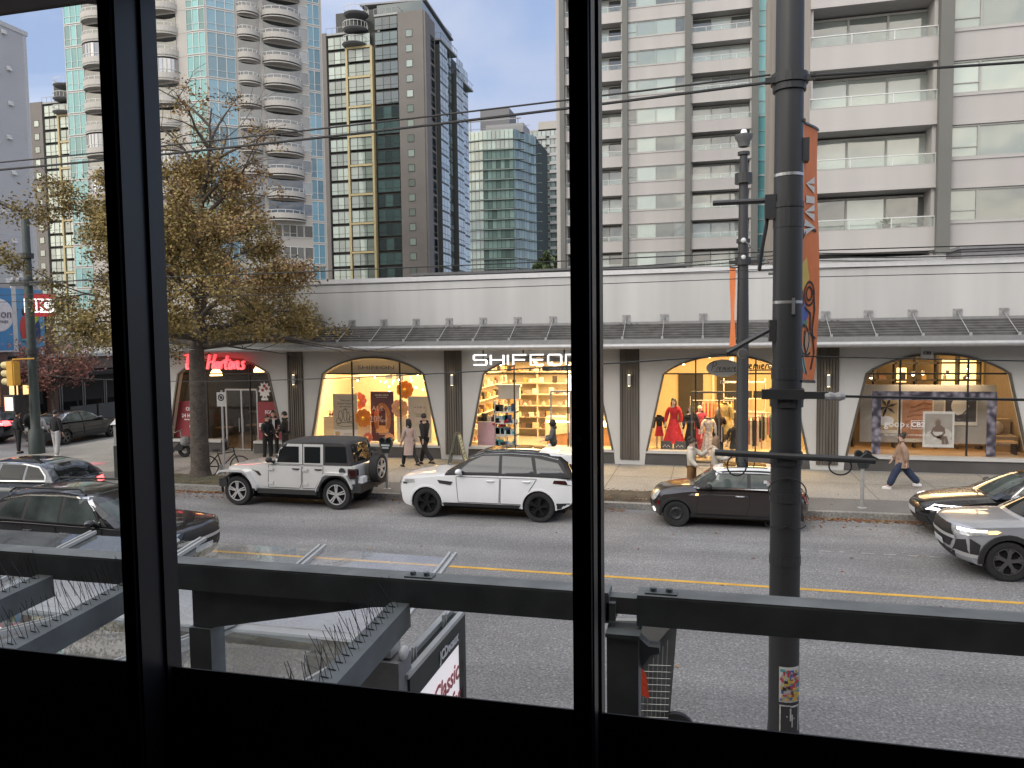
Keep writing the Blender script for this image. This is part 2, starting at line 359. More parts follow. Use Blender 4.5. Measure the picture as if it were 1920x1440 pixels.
y = MB(); y.quad((-160,14.34,.004),(120,14.34,.004),(120,14.46,.004),(-160,14.46,.004)); struct(y.build('road_marking', yellowp))
y = MB(); xx = -26.0
for kx in range(6): y.quad((-32.6+kx*1.05,20.9,.005),(-32.1+kx*1.05,20.9,.005),(-32.1+kx*1.05,23.4,.005),(-32.6+kx*1.05,23.4,.005))
struct(y.build('road_marking', mat('white road paint', (.5,.5,.48), .7, var=.2, scale=2)))
pk = MB(); pk.prism([(-21.6+.45*math.cos(a*.52)*(1+.2*math.sin(a*3)), 23.2+.28*math.sin(a*.52), .1535) for a in range(12)], (0,0,.003))
struct(pk.build('pavement_marking', mat('pink spray paint', (.62,.25,.27), .8, var=.3, scale=5)))
# worn paint on the road
cr = random.Random(31)
b = MB()
for k in range(9): x = 1.9+k*.42+cr.uniform(-.05,.05); b.quad((x,17.0,.007),(x+cr.uniform(.1,.3),17.0,.007),(x+.25,17.04,.007),(x,17.045,.007))
struct(b.build('road_marking', mat('faded white paint', (.42,.42,.42), .8, var=.3, scale=9)))
# fallen leaves in the gutter
lf = MB(); lr = random.Random(11); LM = [mat('leaf brown', (.20,.095,.035), .8, var=.3), mat('leaf tan', (.30,.20,.10), .8, var=.3), mat('leaf rust', (.26,.085,.03), .8, var=.3)]
def scatter(n, x0, x1, y0, y1, z, edge=None):
    for _ in range(n):
        x = lr.uniform(x0, x1); yv = lr.uniform(y0, y1) if edge is None else edge-abs(lr.gauss(0, .16))
        a = lr.random()*6.28; s_ = lr.uniform(.025,.06); t = lr.uniform(-.02,.02)
        ca, sa = math.cos(a)*s_, math.sin(a)*s_; lf.mi = lr.randrange(3)
        lf.add([(x-ca,yv-sa,z+.008),(x+sa*.6,yv-ca*.6,z+.012+abs(t)),(x+ca,yv+sa,z+.008),(x-sa*.6,yv+ca*.6,z+.016)], [(0,1,2,3)])
scatter(1100, -20, -11, 0, 0, 0, 20.13); scatter(500, -11, -2, 0, 0, 0, 20.13); scatter(700, 2.2, 7.5, 0, 0, 0, 20.13); scatter(260, -20, -11, 19.2, 20.1, 0)
scatter(260, -17.6,-13.8,20.45,21.8,.2); scatter(160,-2.8,-1.2,20.45,21.8,.2); scatter(60, 2,9,19,20.1,0); scatter(60,-20,10,20.4,22.5,.156); scatter(70,-20,10,10,19,0)
setp(lf.build('fallen_leaves', LM), kind='stuff')
# ================================================================ the row of shops
FY, PITCH, X0 = 26.4, 6.33, -15.2          # front plane, bay width, first slatted pier
bay_c = [X0-PITCH/2+PITCH*i for i in range(7)]
shop = thing('shop_building', 'long low white shop building with five arched windows and a louvred awning', 'building', (0,FY,0))
def arch(n=22):
    hw, sp, ap = 2.05, 3.28, .62
    pts = [(-2.62,.62),(-2.48,1.28),(-2.34,1.95),(-2.20,2.6),(-hw,sp)]
    for i in range(1, n):
        u = -hw+2*hw*i/n; pts.append((u, sp+ap*(1-abs(u/hw)**2.0)**.85))
    return pts+[(-x, z) for x, z in pts[4::-1]]
AR = arch()
def wall_bay(b, cx, z1, open_base=None):
    """stucco round one arched opening, with its reveal"""
    hp = PITCH/2
    L_ = AR[:5]; Rr = AR[-5:]
    for side, J in ((-1, L_), (1, list(reversed(Rr)))):
        for i in range(4):
            (ua, za), (ub, zb) = J[i], J[i+1]
            b.quad((cx+side*hp,0,za),(cx+ua,0,za),(cx+ub,0,zb),(cx+side*hp,0,zb))
        b.quad((cx+side*hp,0,.15),(cx+side*2.66,0,.15),(cx+J[0][0],0,.62),(cx+side*hp,0,.62))
        b.quad((cx+side*hp,0,3.28),(cx+side*2.05,0,3.28),(cx+side*2.05,0,z1),(cx+side*hp,0,z1))
    A = AR[4:-4]
    for i in range(len(A)-1): b.quad((cx+A[i][0],0,A[i][1]),(cx+A[i+1][0],0,A[i+1][1]),(cx+A[i+1][0],0,z1),(cx+A[i][0],0,z1))
    for i in range(len(AR)-1): b.quad((cx+AR[i][0],0,AR[i][1]),(cx+AR[i+1][0],0,AR[i+1][1]),(cx+AR[i+1][0],.34,AR[i+1][1]),(cx+AR[i][0],.34,AR[i][1]))
wl = MB()
for c_ in bay_c: wall_bay(wl, c_, 4.98)
xl, xr = bay_c[0]-PITCH/2-.3, bay_c[-1]+PITCH/2
wl.quad((xl,0,.15),(bay_c[0]-PITCH/2,0,.15),(bay_c[0]-PITCH/2,0,4.98),(xl,0,4.98))
wl.quad((xl,0,.15),(xl,14,.15),(xl,14,6.62),(xl,0,6.62))
wl.build('wall', whitewall2, shop)
pw = MB(); pw.box(xl, xr, -.03, .3, 4.98, 6.62); pw.build('parapet', whitewall, shop)
pc = MB(); pc.box(xl-.06, xr, -.09, .36, 6.62, 6.78); pc.build('parapet_cap', capm, shop)
rf = MB(); rf.box(xl+.02, xr, .3, 14, 6.0, 6.2); rf.build('roof', mat('roof gravel', (.16,.16,.16), .9, var=.2, scale=4), shop)
mats2 = [bronze]
DOORS = {0: (-.15, 1.25), 2: (.35, 1.75), 3: (-1.1, .7)}
for bi, cx in enumerate(bay_c):
    d = DOORS.get(bi)
    f = MB()
    for i in range(len(AR)-1): f.bar((cx+AR[i][0]*.985,.02,AR[i][1]*.993),(cx+AR[i+1][0]*.985,.02,AR[i+1][1]*.993),.06,.10,up=(0,1,0))
    fr = f.build('window_frame', bronze, shop)
    f = MB()
    for u in (-.97, .97):
        zt = 3.28+.62*(1-(u/2.05)**2)**.85; f.bar((cx+u,.32,.66 if not d else .2),(cx+u,.32,zt),.045,.06)
    f.bar((cx-2.03,.32,3.25),(cx+2.03,.32,3.25),.05,.05); f.build('muntin', blackm, fr)
    gl_ = MB(); gl_.add([(cx+u*.995,.33,z) for u, z in AR], [tuple(range(len(AR)))]); gl_.build('pane', shopglass, fr)
    segs = [(-2.66, 2.66)] if not d else [(-2.66, d[0]), (d[1], 2.66)]
    for a, b_ in segs:
        one('plinth', plinthm, shop, 'box', cx+a, cx+b_, .03, .33, .15, .55); one('sill', sillm, shop, 'box', cx+a+.02, cx+b_-.02, -.03, .33, .55, .645)
    if d:
        dr = MB(); a, b_ = cx+d[0], cx+d[1]
        for x in (a, (a+b_)/2, b_): dr.bar((x,.38,.16),(x,.38,2.62),.06,.06)
        dr.bar((a,.38,2.62),(b_,.38,2.62),.09,.06); dr.bar((a,.38,.24),(b_,.38,.24),.12,.05)
        do = dr.build('door', alu if bi != 3 else bronze, shop)
        dg = MB(); dg.quad((a,.39,.25),(b_,.39,.25),(b_,.39,2.6),(a,.39,2.6)); dg.quad((a,.33,.16),(b_,.33,.16),(b_,.33,.64),(a,.33,.64)); dg.build('door_pane', shopglass, do)
        dh = MB(); m_ = (a+b_)/2
        for q in (-.09, .09): dh.tube([(m_+q,.3,.95),(m_+q,.3,1.5)], .016)
        dh.build('handle', alu, do)
        st = MB(); st.box(a, b_, .02, .9, .1, .2); st.build('threshold', concrete, shop)
for i in range(1, 8):
    x = X0-PITCH+PITCH*i; p = MB(); p.box(x-.33, x+.33, -.03, .0, .32, 4.98)
    for j in range(7): p.box(x-.31+j*.09, x-.31+j*.09+.066, -.06 if j % 2 else -.07, -.028, .33, 4.97)
    p.build('slatted_pier', slatm, shop)
# awning
aw = MB(); W0, W1 = xl, xr
for j in range(8):
    t = j/7.3; yy = -.08-1.22*t; zz = 4.93-.58*t
    aw.add([(W0,yy-.05,zz-.01),(W1,yy-.05,zz-.01),(W1,yy+.03,zz+.03),(W0,yy+.03,zz+.03),(W0,yy-.05,zz-.05),(W1,yy-.05,zz-.05),(W1,yy+.03,zz-.01),(W0,yy+.03,zz-.01)], [(0,1,2,3),(7,6,5,4),(0,4,5,1),(3,2,6,7)])
awn = aw.build('awning', louvm, shop)
a2 = MB(); a2.add([(W0,-.1,4.80),(W1,-.1,4.80),(W1,-1.3,4.24),(W0,-1.3,4.24)], [(0,1,2,3)]); a2.build('awning_gap_shade', louvd, awn)  # dark sheet added under the slats, its colour standing in for gap shade
a3 = MB(); a3.box(W0,W1,-1.36,-1.30,4.27,4.45); a3.box(W0,W1,-.07,-.031,4.95,5.03); a3.build('gutter', greym, awn)
a4 = MB(); a4.tube([(W0,-1.44,4.22),(W1,-1.44,4.22)], .085, 12); a4.build('awning_tube', alu, awn, smooth=50)
a5 = MB(); a5.box(W0,W1,-1.2,-1.17,4.42,4.44)
rodm = mat('galvanised rod', (.4,.4,.395), .5, .3, var=.1)
r0_ = p0_ = None
for i in range(34):
    x = X0-PITCH-.1+i*PITCH/5
    if r0_ is None:
        b = MB(); b.tube([(0,-.06,5.14),(0,-1.28,4.47)], .011, 6); b.bar((0,-1.3,4.40),(0,-1.3,4.54),.07,.05); r0_ = b.build('tie_rod', rodm, awn)
        b = MB(); b.box(-.13,.13,-.06,-.031,5.0,5.27); b.box(-.02,.02,-.12,-.06,5.08,5.2)
        for q in (-.09,.09):
            for zq in (5.05,5.22): b.tube([(q,-.06,zq),(q,-.085,zq)], .018, 6)
        p0_ = b.build('anchor_plate', mat('galvanised plate', (.36,.36,.36), .5, .5, var=.25, scale=8), awn); r, p = r0_, p0_
    else:
        r = r0_.copy(); C.objects.link(r); p = p0_.copy(); C.objects.link(p)
    r.location.x = p.location.x = x
# wall lamps on the piers
lampw = lampm('lamp glow', (1,.8,.5), 6)
for i, who in ((1,'between the coffee shop and the flower display'),(2,'beside the sandwich board'),(3,'beside the dress shop mannequins'),(4,'between the dress shop and the furniture shop')):
    x = X0+PITCH*(i-1)
    t = thing('wall_lamp', 'slim white cylinder lamp on the slatted pier '+who, 'wall lamp', (x, FY-.07, 2.86), 0, 'cylinder lamps on the piers')
    if i == 1:
        b = MB(); b.lathe([(.055,0),(.058,.01),(.058,.36),(.055,.37)], 12, c=(0,-.09,0), cap=True); b.box(-.03,.03,-.05,0,.1,.26); o1 = b.build('lamp_body', mat('lamp white', (.6,.6,.58), .4, var=.03), t, smooth=40)
        b = MB(); b.lathe([(.0,0),(.045,0)], 12, c=(0,-.09,.3745)); o2 = b.build('bulb', lampw, t); b = MB(); b.lathe([(.0,0),(.045,0)], 12, c=(0,-.09,-.004)); o3 = b.build('bulb', lampw, t)
    else:
        for o_ in (o1, o2, o3): c_ = o_.copy(); C.objects.link(c_); c_.parent = t
# roof gear seen over the parapet
def plain(name, label, cat, b, m, group=None, smooth=None, loc=None): return setp(b.build(name, m, None, smooth, loc), label, cat, group)
b = MB(); b.box(-13.5,-1.0,34.5,36.2,6.2,7.5); b.box(-13.6,-.9,34.4,36.3,7.5,7.62); plain('roof_duct', 'long dark duct on the roof above the white parapet', 'duct', b, mat('dark roof duct', (.10,.10,.105), .6, var=.15))
b = MB(); b.box(9.6,17.5,33.5,35.5,6.2,7.75); b.box(9.5,17.6,33.4,35.6,7.75,7.86); plain('roof_cabinet', 'long grey cabinet on the shop roof below the balconies', 'roof cabinet', b, mat('grey roof cabinet', (.2,.2,.205), .6, var=.15))
# ================================================================ towers
def frame_at(o, u, z, y=0): return (o[0]+u[0]*z, 0)
def copies(src, spots, parent):
    """src sits at the origin of its thing; every spot is (x, y, z[, rz])"""
    for i, s in enumerate(spots):
        o = src if i == 0 else copy_tree(src, parent)
        o.parent = parent; o.location = s[:3]
        if len(s) > 3: o.rotation_euler = (0,0,s[3])
pinkc = mat('pale spandrel concrete', (.45,.43,.422), .8, var=.09, scale=.5, streak=True)
colgrey = mat('grey fin concrete', (.155,.155,.145), .8, var=.08, scale=.4)
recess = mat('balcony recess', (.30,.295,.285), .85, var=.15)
mullg = mat('window mullion grey', (.36,.36,.34), .5, var=.05)
win_green = winm('green glass', (.22,.265,.24), var=.75)
win_dark = winm('dark glass', (.035,.04,.042), var=.8)
win_teal = winm('teal glass', (.13,.33,.335), var=.4, coat=.35, spec=.5)
win_tealb = winm('blue glass', (.12,.25,.33), var=.4, coat=.35, spec=.5)
win_bal = winm('balcony glazing', (.24,.27,.255), var=.9)
railg = glassm('rail glass', tint=(.86,.93,.91), refl=1.3, opac=.10, ocol=(.7,.75,.72))
white_rail = mat('white rail', (.62,.63,.62), .5, var=.03)
def window_unit(w, h, lights, m_frame, m_glass, parent, depth=.12, trans=None, name='window'):
    """frame with n lights, panes as its sub-part, in the x-z plane facing -y; origin at the lower left"""
    f = MB(); t = .075
    f.box(0,w,-.03,depth,0,t); f.box(0,w,-.03,depth,h-t,h)
    xs = [0]+[sum(lights[:i+1])/sum(lights)*w for i in range(len(lights))]
    for x in xs: f.box(max(0,x-t/2) if x > 0 else 0, min(w, x+t/2) if x < w else w, -.027, depth-.003, t, h-t)
    if trans:
        for i in trans: f.box(xs[i]+t/2, xs[i+1]-t/2, -.02, depth-.01, h*.33-.02, h*.33+.02)
    fo = f.build(name, m_frame, parent)
    g = MB()
    for i in range(len(xs)-1): g.quad((xs[i],.03,t*.5),(xs[i+1],.03,t*.5),(xs[i+1],.03,h-t*.5),(xs[i],.03,h-t*.5))
    g.build('pane', m_glass, fo); return fo
def slab_tower(name, label, Y, segs, z0, zs, n0, n1, pitch, depth, blind=.55):
    """street-parallel slab of stacked window bands and recessed balconies; segs: (kind, x0, x1)"""
    xa, xb = segs[0][1], segs[-1][2]
    t = thing(name, label, 'tower', (0, Y, 0))
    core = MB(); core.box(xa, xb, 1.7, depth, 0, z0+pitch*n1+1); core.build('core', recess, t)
    winh = pitch*.52
    for kind, a, b_ in segs:
        if kind == 'col':
            c = MB(); c.box(a, b_, -.35, 1.7, 0, z0+pitch*n1+1); c.build('fin', colgrey, t)
        elif kind == 'win':
            sp = MB()
            for k in range(n0, n1):
                z = z0+k*pitch; sp.box(a, b_, 0, 1.7, z-(pitch-winh)+.0, z-.09); sp.box(a, b_, -.05, 1.7, z-.09, z); sp.box(a,b_,-.04,1.7,z-(pitch-winh)-.0,z-(pitch-winh)+.14)
            sp.build('spandrel', pinkc, t)
            n = max(2, round((b_-a)/1.7)); lights = [.45]+[1]*(n-2 if n > 3 else n-1)+[.5]
            wu = window_unit(b_-a, winh-.02, lights, mullg, win_green, t, trans=[0])
            copies(wu, [(a, .06, z0+k*pitch+.01) for k in range(n0, n1)], t)
        elif kind == 'bal':
            bw = MB(); bw.box(a, b_, -.02, .12, -.12, .78); bw.box(a,b_,-.05,1.7,-.26,-.12); bw.box(a,b_,-.03,.15,.78,.80)
            bo = bw.build('balcony', pinkc, t)
            rl = MB(); n = max(2, round((b_-a)/1.5))
            rl.bar((a,.05,1.24),(b_,.05,1.24),.05,.045)
            for i in range(n+1): rl.bar((a+(b_-a)*i/n,.05,.8),(a+(b_-a)*i/n,.05,1.24),.035,.035)
            rl.build('railing', white_rail, bo)
            rg = MB(); rg.quad((a,.06,.82),(b_,.06,.82),(b_,.06,1.22),(a,.06,1.22)); rg.build('rail_pane', railg, bo)
            gz = MB(); nn = max(3, round((b_-a)/1.6))
            for i in range(nn): x = a+.1+(b_-a-.2)*i/nn; gz.quad((x,1.22,.1),(x+(b_-a-.2)/nn,1.22,.1),(x+(b_-a-.2)/nn,1.22,pitch-.45),(x,1.22,pitch-.45))
            gz.build('glazing', win_bal, bo)
            gm = MB()
            for i in range(nn+1): x = a+.1+(b_-a-.2)*i/nn; gm.bar((x,1.2,0),(x,1.2,pitch-.4),.09,.06)
            gm.bar((a,1.2,pitch-.4),(b_,1.2,pitch-.4),.08,.1); gm.build('glazing_frame', mullg, bo)
            copies(bo, [(0,0,z0+k*pitch-.95) for k in range(n0, n1)], t)
            # cheeks of the recess
            ck = MB(); ck.box(a-.001, a+.14, .13, 1.7, z0+n0*pitch-2, z0+n1*pitch); ck.box(b_-.14, b_+.001, .13, 1.7, z0+n0*pitch-2, z0+n1*pitch); ck.build('recess_cheek', pinkc, t)
        elif kind == 'teal':
            g = MB()
            for k in range(n0*2, n1*2):
                for i in range(2): g.quad((a+(b_-a)*i/2,.5,z0+k*pitch/2),(a+(b_-a)*(i+1)/2,.5,z0+k*pitch/2),(a+(b_-a)*(i+1)/2,.5,z0+(k+1)*pitch/2),(a+(b_-a)*i/2,.5,z0+(k+1)*pitch/2))
            g.build('stair_glazing', win_teal, t)
            m = MB()
            for k in range(n0*2, n1*2): m.bar((a,.46,z0+k*pitch/2),(b_,.46,z0+k*pitch/2),.05,.06 if k % 2 else .16)
            for x in (a+.04,(a+b_)/2,b_-.04): m.bar((x,.45,z0-3),(x,.45,z0+n1*pitch),.06,.06)
            m.build('stair_mullion', mat('pale teal mullion', (.36,.44,.43), .5), t)
    return t
# far slab (about 75 m away) and its near twin (about 38 m)
Yf = 75.8; q = lambda px: XW(px, Yf, 400)
segs = [('col',q(1052),q(1061)),('bal',q(1061),q(1168)),('col',q(1168),q(1178)),('win',q(1178),q(1284)),('col',q(1284),q(1295)),('bal',q(1295),q(1408)),('col',q(1408),q(1420)),('teal',q(1420),q(1452))]
zf = ZW(446, 1235, Yf); 
far_slab = slab_tower('apartment_tower', 'pale concrete apartment slab with dark fins and a teal glass stair strip', Yf, segs, zf, 0, -1, 12, 2.72, 16)
b = MB(); b.box(q(1040), q(1053)-.02, 1.2, 16, 0, 50); b.build('end_wall', pinkc, far_slab)
Yn = 37.8; q = lambda px: XW(px, Yn, 440)
xs_ = q(1500)
segs = [('bal',xs_+.35,q(1752)),('col',q(1752),q(1777)),('win',q(1777),q(1777)+7.4),('col',q(1777)+7.4,q(1777)+8.0)]
near_slab = slab_tower('apartment_tower', 'pink grey apartment block with wide balconies right behind the banner pole', Yn, segs, ZW(416,1778,Yn), 0, -1, 7, 2.73, 22)
sw = MB(); zt = 28
sw.box(xs_, xs_+.345, -.02, 22, 0, zt)
for j in range(24): sw.box(xs_-.10, xs_-.001, .2+j*.9, .2+j*.9+.45, 0, zt)
sw.build('ribbed_end_wall', mat('ribbed concrete', (.30,.27,.245), .85, var=.2, scale=1.2, streak=True), near_slab)
lw = MB(); lw.box(xs_, q(1777)+8, -.6, 2.0, 0, ZW(478,1760,Yn-.6)); lw.build('lower_wall', mat('pale base wall', (.36,.36,.36), .8, var=.1), near_slab)
leafm = mat('balcony leaf', (.05,.08,.03), .7, var=.3)
for px, py, lab in ((1728,92,'spiky plant on a balcony behind the banner pole, top row in view'),(1606,207,'round bushy plant on a balcony right of the banner pole'),(1662,412,'dark bushy plant on the lowest balcony right of the banner pole')):
    c_ = P(px, py, Yn+.6); t = thing('balcony_plant', lab, 'plant', (c_.x, c_.y, c_.z-.5)); b = MB(); b.lathe([(0,0),(.14,0),(.18,.3),(0,.3)], 12); b.build('pot', colgrey, t); b = MB(); fr = random.Random(px)
    for k in range(40):
        a, e_ = fr.random()*6.28, fr.random(); d = Vector((math.cos(a)*math.cos(e_), math.sin(a)*math.cos(e_), math.sin(e_)+.3))*fr.uniform(.2,.42); b.add([(0,0,.3),(d.x*.5+.03,d.y*.5,.3+d.z*.6),(d.x,d.y,.3+d.z),(d.x*.5-.03,d.y*.5,.3+d.z*.6)], [(0,1,2,3)])
    b.build('foliage', leafm, t)
for px, py, lab in ((1640,328,'pale chair on the second balcony up right of the banner pole'),(1700,432,'dark chair on the lowest balcony right of the banner pole')):
    c_ = P(px, py, Yn+.55); t = thing('balcony_chair', lab, 'chair', (c_.x, c_.y, c_.z-.55)); m_ = white_rail if 'pale' in lab else recess
    b = MB(); b.box(-.22,.22,-.22,.22,.40,.45); b.build('seat', m_, t); b = MB(); b.box(-.22,.22,.18,.22,.45,.92); b.build('backrest', m_, t)
    for sx in (-.2,.2):
        for sy in (-.2,.2): b = MB(); b.bar((sx,sy,0),(sx,sy,.4),.035,.035); b.build('leg', m_, t)
# ---- brown tower and its twin
brown = mat('brown precast', (.185,.17,.158), .8, var=.07, scale=.3)
brownd = mat('dark spandrel', (.05,.052,.05), .6, var=.1)
yel = mat('ochre frame', (.50,.41,.22), .6, var=.06)
win_br = winm('pale reflecting glass', (.27,.33,.285), var=.45, scale=.15, spec=.6)
win_brd = winm('deep green glass', (.04,.075,.07), var=.7, scale=.15)
def brown_tower(name, label, Y, x, ztop, ov=None):
    t = thing(name, label, 'tower', (x, Y, 0)); W_ = 22.6; D = 26; ph = 2.72; n = 21; z0 = ztop-5-n*ph
    k = W_/200.0; X = lambda px: (px-590)*k         # px 590..790 across the front
    c = MB(); c.box(.3, W_-.3, .35, D, 0, ztop-5); c.box(4, W_-4, 2, D-2, ztop-5, ztop); c.build('core', brownd, t)
    for a, b_, dz in ((590,617,-4.4),(746,790,-2.2)):
        p = MB(); p.box(X(a), X(b_), -.45, 6, 0, ztop+dz); 
        for kk in range(n+1): p.box(X(a)-.02, X(b_)+.02, -.47, 6.02, z0+kk*ph-.04, z0+kk*ph+.04) if 0 else None
        p.build('pier', brown, t)
    w1 = window_unit(1.25, 1.35, [1], mat('dark window frame', (.06,.058,.05), .5), win_br, t, depth=.1)
    w1.children[0].location.y = -.02
    copies(w1, [(X(598), -.5, z0+kk*ph+.9) for kk in range(n-1)]+[(X(760), -.5, z0+kk*ph+.9) for kk in range(n)], t)
    frd = mat('curtain wall frame', (.045,.05,.047), .5)
    for a, b_, m_, nl in ((619,653,win_br,3),(657,697,win_br,3),(704,744,win_brd,3)):
        wu = window_unit(X(b_)-X(a), ph-.42, [1]*nl, frd, m_, t, depth=.2, trans=range(nl), name='curtain_window')
        copies(wu, [(X(a), -.12 if a != 657 else -.5, z0+kk*ph+.2) for kk in range(n+ (1 if a == 704 else 0))], t)
    f = MB()
    for x_ in (654.5, 699): f.box(X(x_)-.2, X(x_)+.2, -.75, .3, 0, z0+(n-1)*ph)
    for kk in range(0, n, 2): f.box(X(655), X(699), -.75, .3, z0+kk*ph-.22, z0+kk*ph+.16)
    f.build('ochre_frame', yel, t)
    # side face turned to the cross street: bays that step in and out
    sd_ = MB(); fm = MB()
    for bi_, (y0, y1, out) in enumerate(((0.2,5.5,.0),(6,10.5,.9),(11,15,.2),(15.5,20,1.1),(20.5,26,.3))):
        sd_.mi = 0
        for kk in range(n):
            for j in range(3):
                ya, yb = y0+(y1-y0)*j/3, y0+(y1-y0)*(j+1)/3
                sd_.quad((W_+out,ya+.06,z0+kk*ph+.2),(W_+out,yb-.06,z0+kk*ph+.2),(W_+out,yb-.06,z0+kk*ph+1.0),(W_+out,ya+.06,z0+kk*ph+1.0))
                sd_.quad((W_+out,ya+.06,z0+kk*ph+1.1),(W_+out,yb-.06,z0+kk*ph+1.1),(W_+out,yb-.06,z0+kk*ph+2.5),(W_+out,ya+.06,z0+kk*ph+2.5))
        fm.box(W_-.4, W_+out-.04, y0, y1, 0, z0+n*ph-bi_*1.2)
    so_ = sd_.build('side_glazing', [winm('blue green side glass', (.13,.18,.18), var=.8, scale=.15)], t); so_['kind'] = 'stuff'
    fm.build('side_bay', frd, t)
    p = MB(); p.box(W_-2.2, W_+.4, -.3, 2.2, 0, ztop-2.4); p.build('corner_pier', brown, t)
    # roof terraces, round balconies at the top, tilted roof plate
    bal = MB(); 
    bal.lathe([(0,0),(2.0,0),(2.35,.25),(2.35,.38),(0,.38)], 20); bo = bal.build('round_balcony', mat('grey balcony soffit', (.15,.15,.155), .7), t)
    rl = MB()
    for a_ in range(20): rl.bar((2.3*math.cos(a_*.314),2.3*math.sin(a_*.314),.38),(2.3*math.cos(a_*.314),2.3*math.sin(a_*.314),1.4),.05,.05)
    rl.lathe([(2.26,1.38),(2.34,1.38),(2.34,1.46),(2.26,1.46),(2.26,1.38)], 20); rl.build('railing', white_rail, bo)
    copies(bo, [(X(678)-1+kk*.2, -.4, z0+(n-1)*ph+.2+kk*ph) for kk in range(3)], t)
    rp = MB(); rp.prism([(9,2,ztop+1.0),(W_-.2,2,ztop+.5),(W_-.2,D-8,ztop-1.2),(9,D-8,ztop)], (0,0,.3)); rp.build('roof_plate', mat('roof plate', (.3,.3,.31), .6), t)
    for (a, b_, y0, y1, z_) in ((X(617),X(656),-.3,1,z0+n*ph+.1),(X(704),X(746),-.3,1,z0+n*ph+2.6),(W_-1,W_+1.2,6,16,ztop-5.4),(W_-1,W_+1.2,16,27,ztop-9)):
        tr = MB(); tr.box(a, b_, y0, y1, z_, z_+.35)
        for xx_ in range(int((b_-a)/1.2)+2):
            x_ = min(b_, a+xx_*1.2); tr.bar((x_,y0,z_+.3),(x_,y0,z_+1.35),.06,.06)
        tr.bar((a,y0,z_+1.35),(b_,y0,z_+1.35),.07,.07)
        for yy_ in range(int((y1-y0)/1.4)+1): tr.bar((b_,y0+yy_*1.4,z_+.3),(b_,y0+yy_*1.4,z_+1.35),.06,.06)
        tr.bar((b_,y0,z_+1.35),(b_,y1,z_+1.35),.07,.07)
        tr.build('terrace', mat('terrace rail', (.34,.35,.35), .6), t)
    up = MB(); up.box(X(704), W_-.6, 1.2, D-8, ztop-5.2, ztop+.2); up.build('penthouse', win_brd, t)
    return t
Yb = 137.0
bt = brown_tower('brown_tower', 'brown residential tower with ochre framed glass bays standing in the middle of the skyline', Yb, XW(592,Yb,300), ZW(8,700,Yb))
bt2 = copy_tree(bt); bt2.location = (XW(69,Yb,400), Yb, ZW(150,95,Yb)-ZW(8,700,Yb)); bt2['label'] = 'distant brown tower seen in the gap between the grey blank wall and the beige tower'
bt['group'] = bt2['group'] = 'brown twin towers'
# ---- beige tower with curved balconies
beige = mat('beige precast', (.45,.43,.40), .8, var=.06, scale=.4)
beiged = mat('beige soffit', (.40,.37,.33), .8, var=.06)
Ya = 82.9; bx0, bx1 = XW(126,Ya,200), XW(391,Ya,200)
bg_t = thing('beige_tower', 'tall beige tower with curved balconies and teal glass corners behind the autumn tree', 'tower', (bx0, Ya, 0))
W_ = bx1-bx0; ph = 2.75; H = 58; s7 = 14.0; dx, dy = .74*s7, .67*s7
c = MB(); c.prism([(0,0,0),(W_,0,0),(W_+dx,dy,0),(W_+dx-10,dy+15,0),(2,dy+15,0)], (0,0,H)); c.build('wall', beige, bg_t)
jm = MB()
for k in range(4, 21):
    z = k*ph+.3; jm.box(-.02, W_, -.012, .01, z, z+.05)
jm.build('joint', mat('beige joint', (.34,.31,.27), .9), bg_t)
X = lambda px: (px-126)/(391-126)*W_
nF = range(3, 21)
def glass_strip(x0, x1, y, m_, nl, name, par, M=None):
    o = window_unit(x1-x0, ph-.16, [1]*nl, white_rail, m_, par, depth=.1, trans=range(nl), name=name); return o
o = glass_strip(X(128), X(163), -.1, win_teal, 3, 'corner_window', bg_t); copies(o, [(X(128), -.06, k*ph+.45) for k in nF], bg_t)
o = glass_strip(X(357), X(390), -.1, win_teal, 3, 'corner_window', bg_t); copies(o, [(X(357), -.06, k*ph+.45) for k in nF], bg_t)
aang = math.atan2(.67, .74); U = lambda s: (W_+.74*s, .67*s)
o = glass_strip(0, 3.2, -.1, win_tealb, 3, 'corner_window', bg_t); copies(o, [(U(.1)[0]+.04, U(.1)[1]-.05, k*ph+.45, aang) for k in nF], bg_t)
o = glass_strip(0, 1.6, -.1, win_tealb, 2, 'edge_window', bg_t); copies(o, [(U(12.1)[0]+.04, U(12.1)[1]-.05, k*ph+.45, aang) for k in nF], bg_t)
def balcony(parent, r, half, name='curved_balcony'):
    n = 14; pts = [(r*half*math.sin(R(-82+164*i/n)), -r*math.cos(R(-82+164*i/n))+.25) for i in range(n+1)]
    b = MB(); fl = [(x, y, 0) for x, y in pts]; b.prism(fl+[(pts[-1][0],.3,0),(pts[0][0],.3,0)], (0,0,.16))
    for i in range(n):
        (xa, ya), (xb, yb) = pts[i], pts[i+1]; b.add([(xa,ya,-.12),(xb,yb,-.12),(xb,yb,.82),(xa,ya,.82),(xa*.95,ya+.12,-.12),(xb*.95,yb+.12,-.12),(xb*.95,yb+.12,.82),(xa*.95,ya+.12,.82)], [(0,1,2,3),(7,6,5,4),(3,2,6,7),(0,4,5,1)])
    bo = b.build(name, beige, parent)
    rl = MB()
    for i in range(n): rl.bar((pts[i][0]*.98,pts[i][1]+.05,1.18),(pts[i+1][0]*.98,pts[i+1][1]+.05,1.18),.06,.06)
    for i in range(0, n+1, 2): rl.bar((pts[i][0]*.98,pts[i][1]+.05,.8),(pts[i][0]*.98,pts[i][1]+.05,1.2),.06,.06)
    rl.build('railing', white_rail, bo)
    g = MB(); w2 = r*half*.9; g.quad((-w2,-.03,.2),(w2,-.03,.2),(w2,-.03,2.5),(-w2,-.03,2.5)); g.build('balcony_door', win_dark, bo)
    return bo
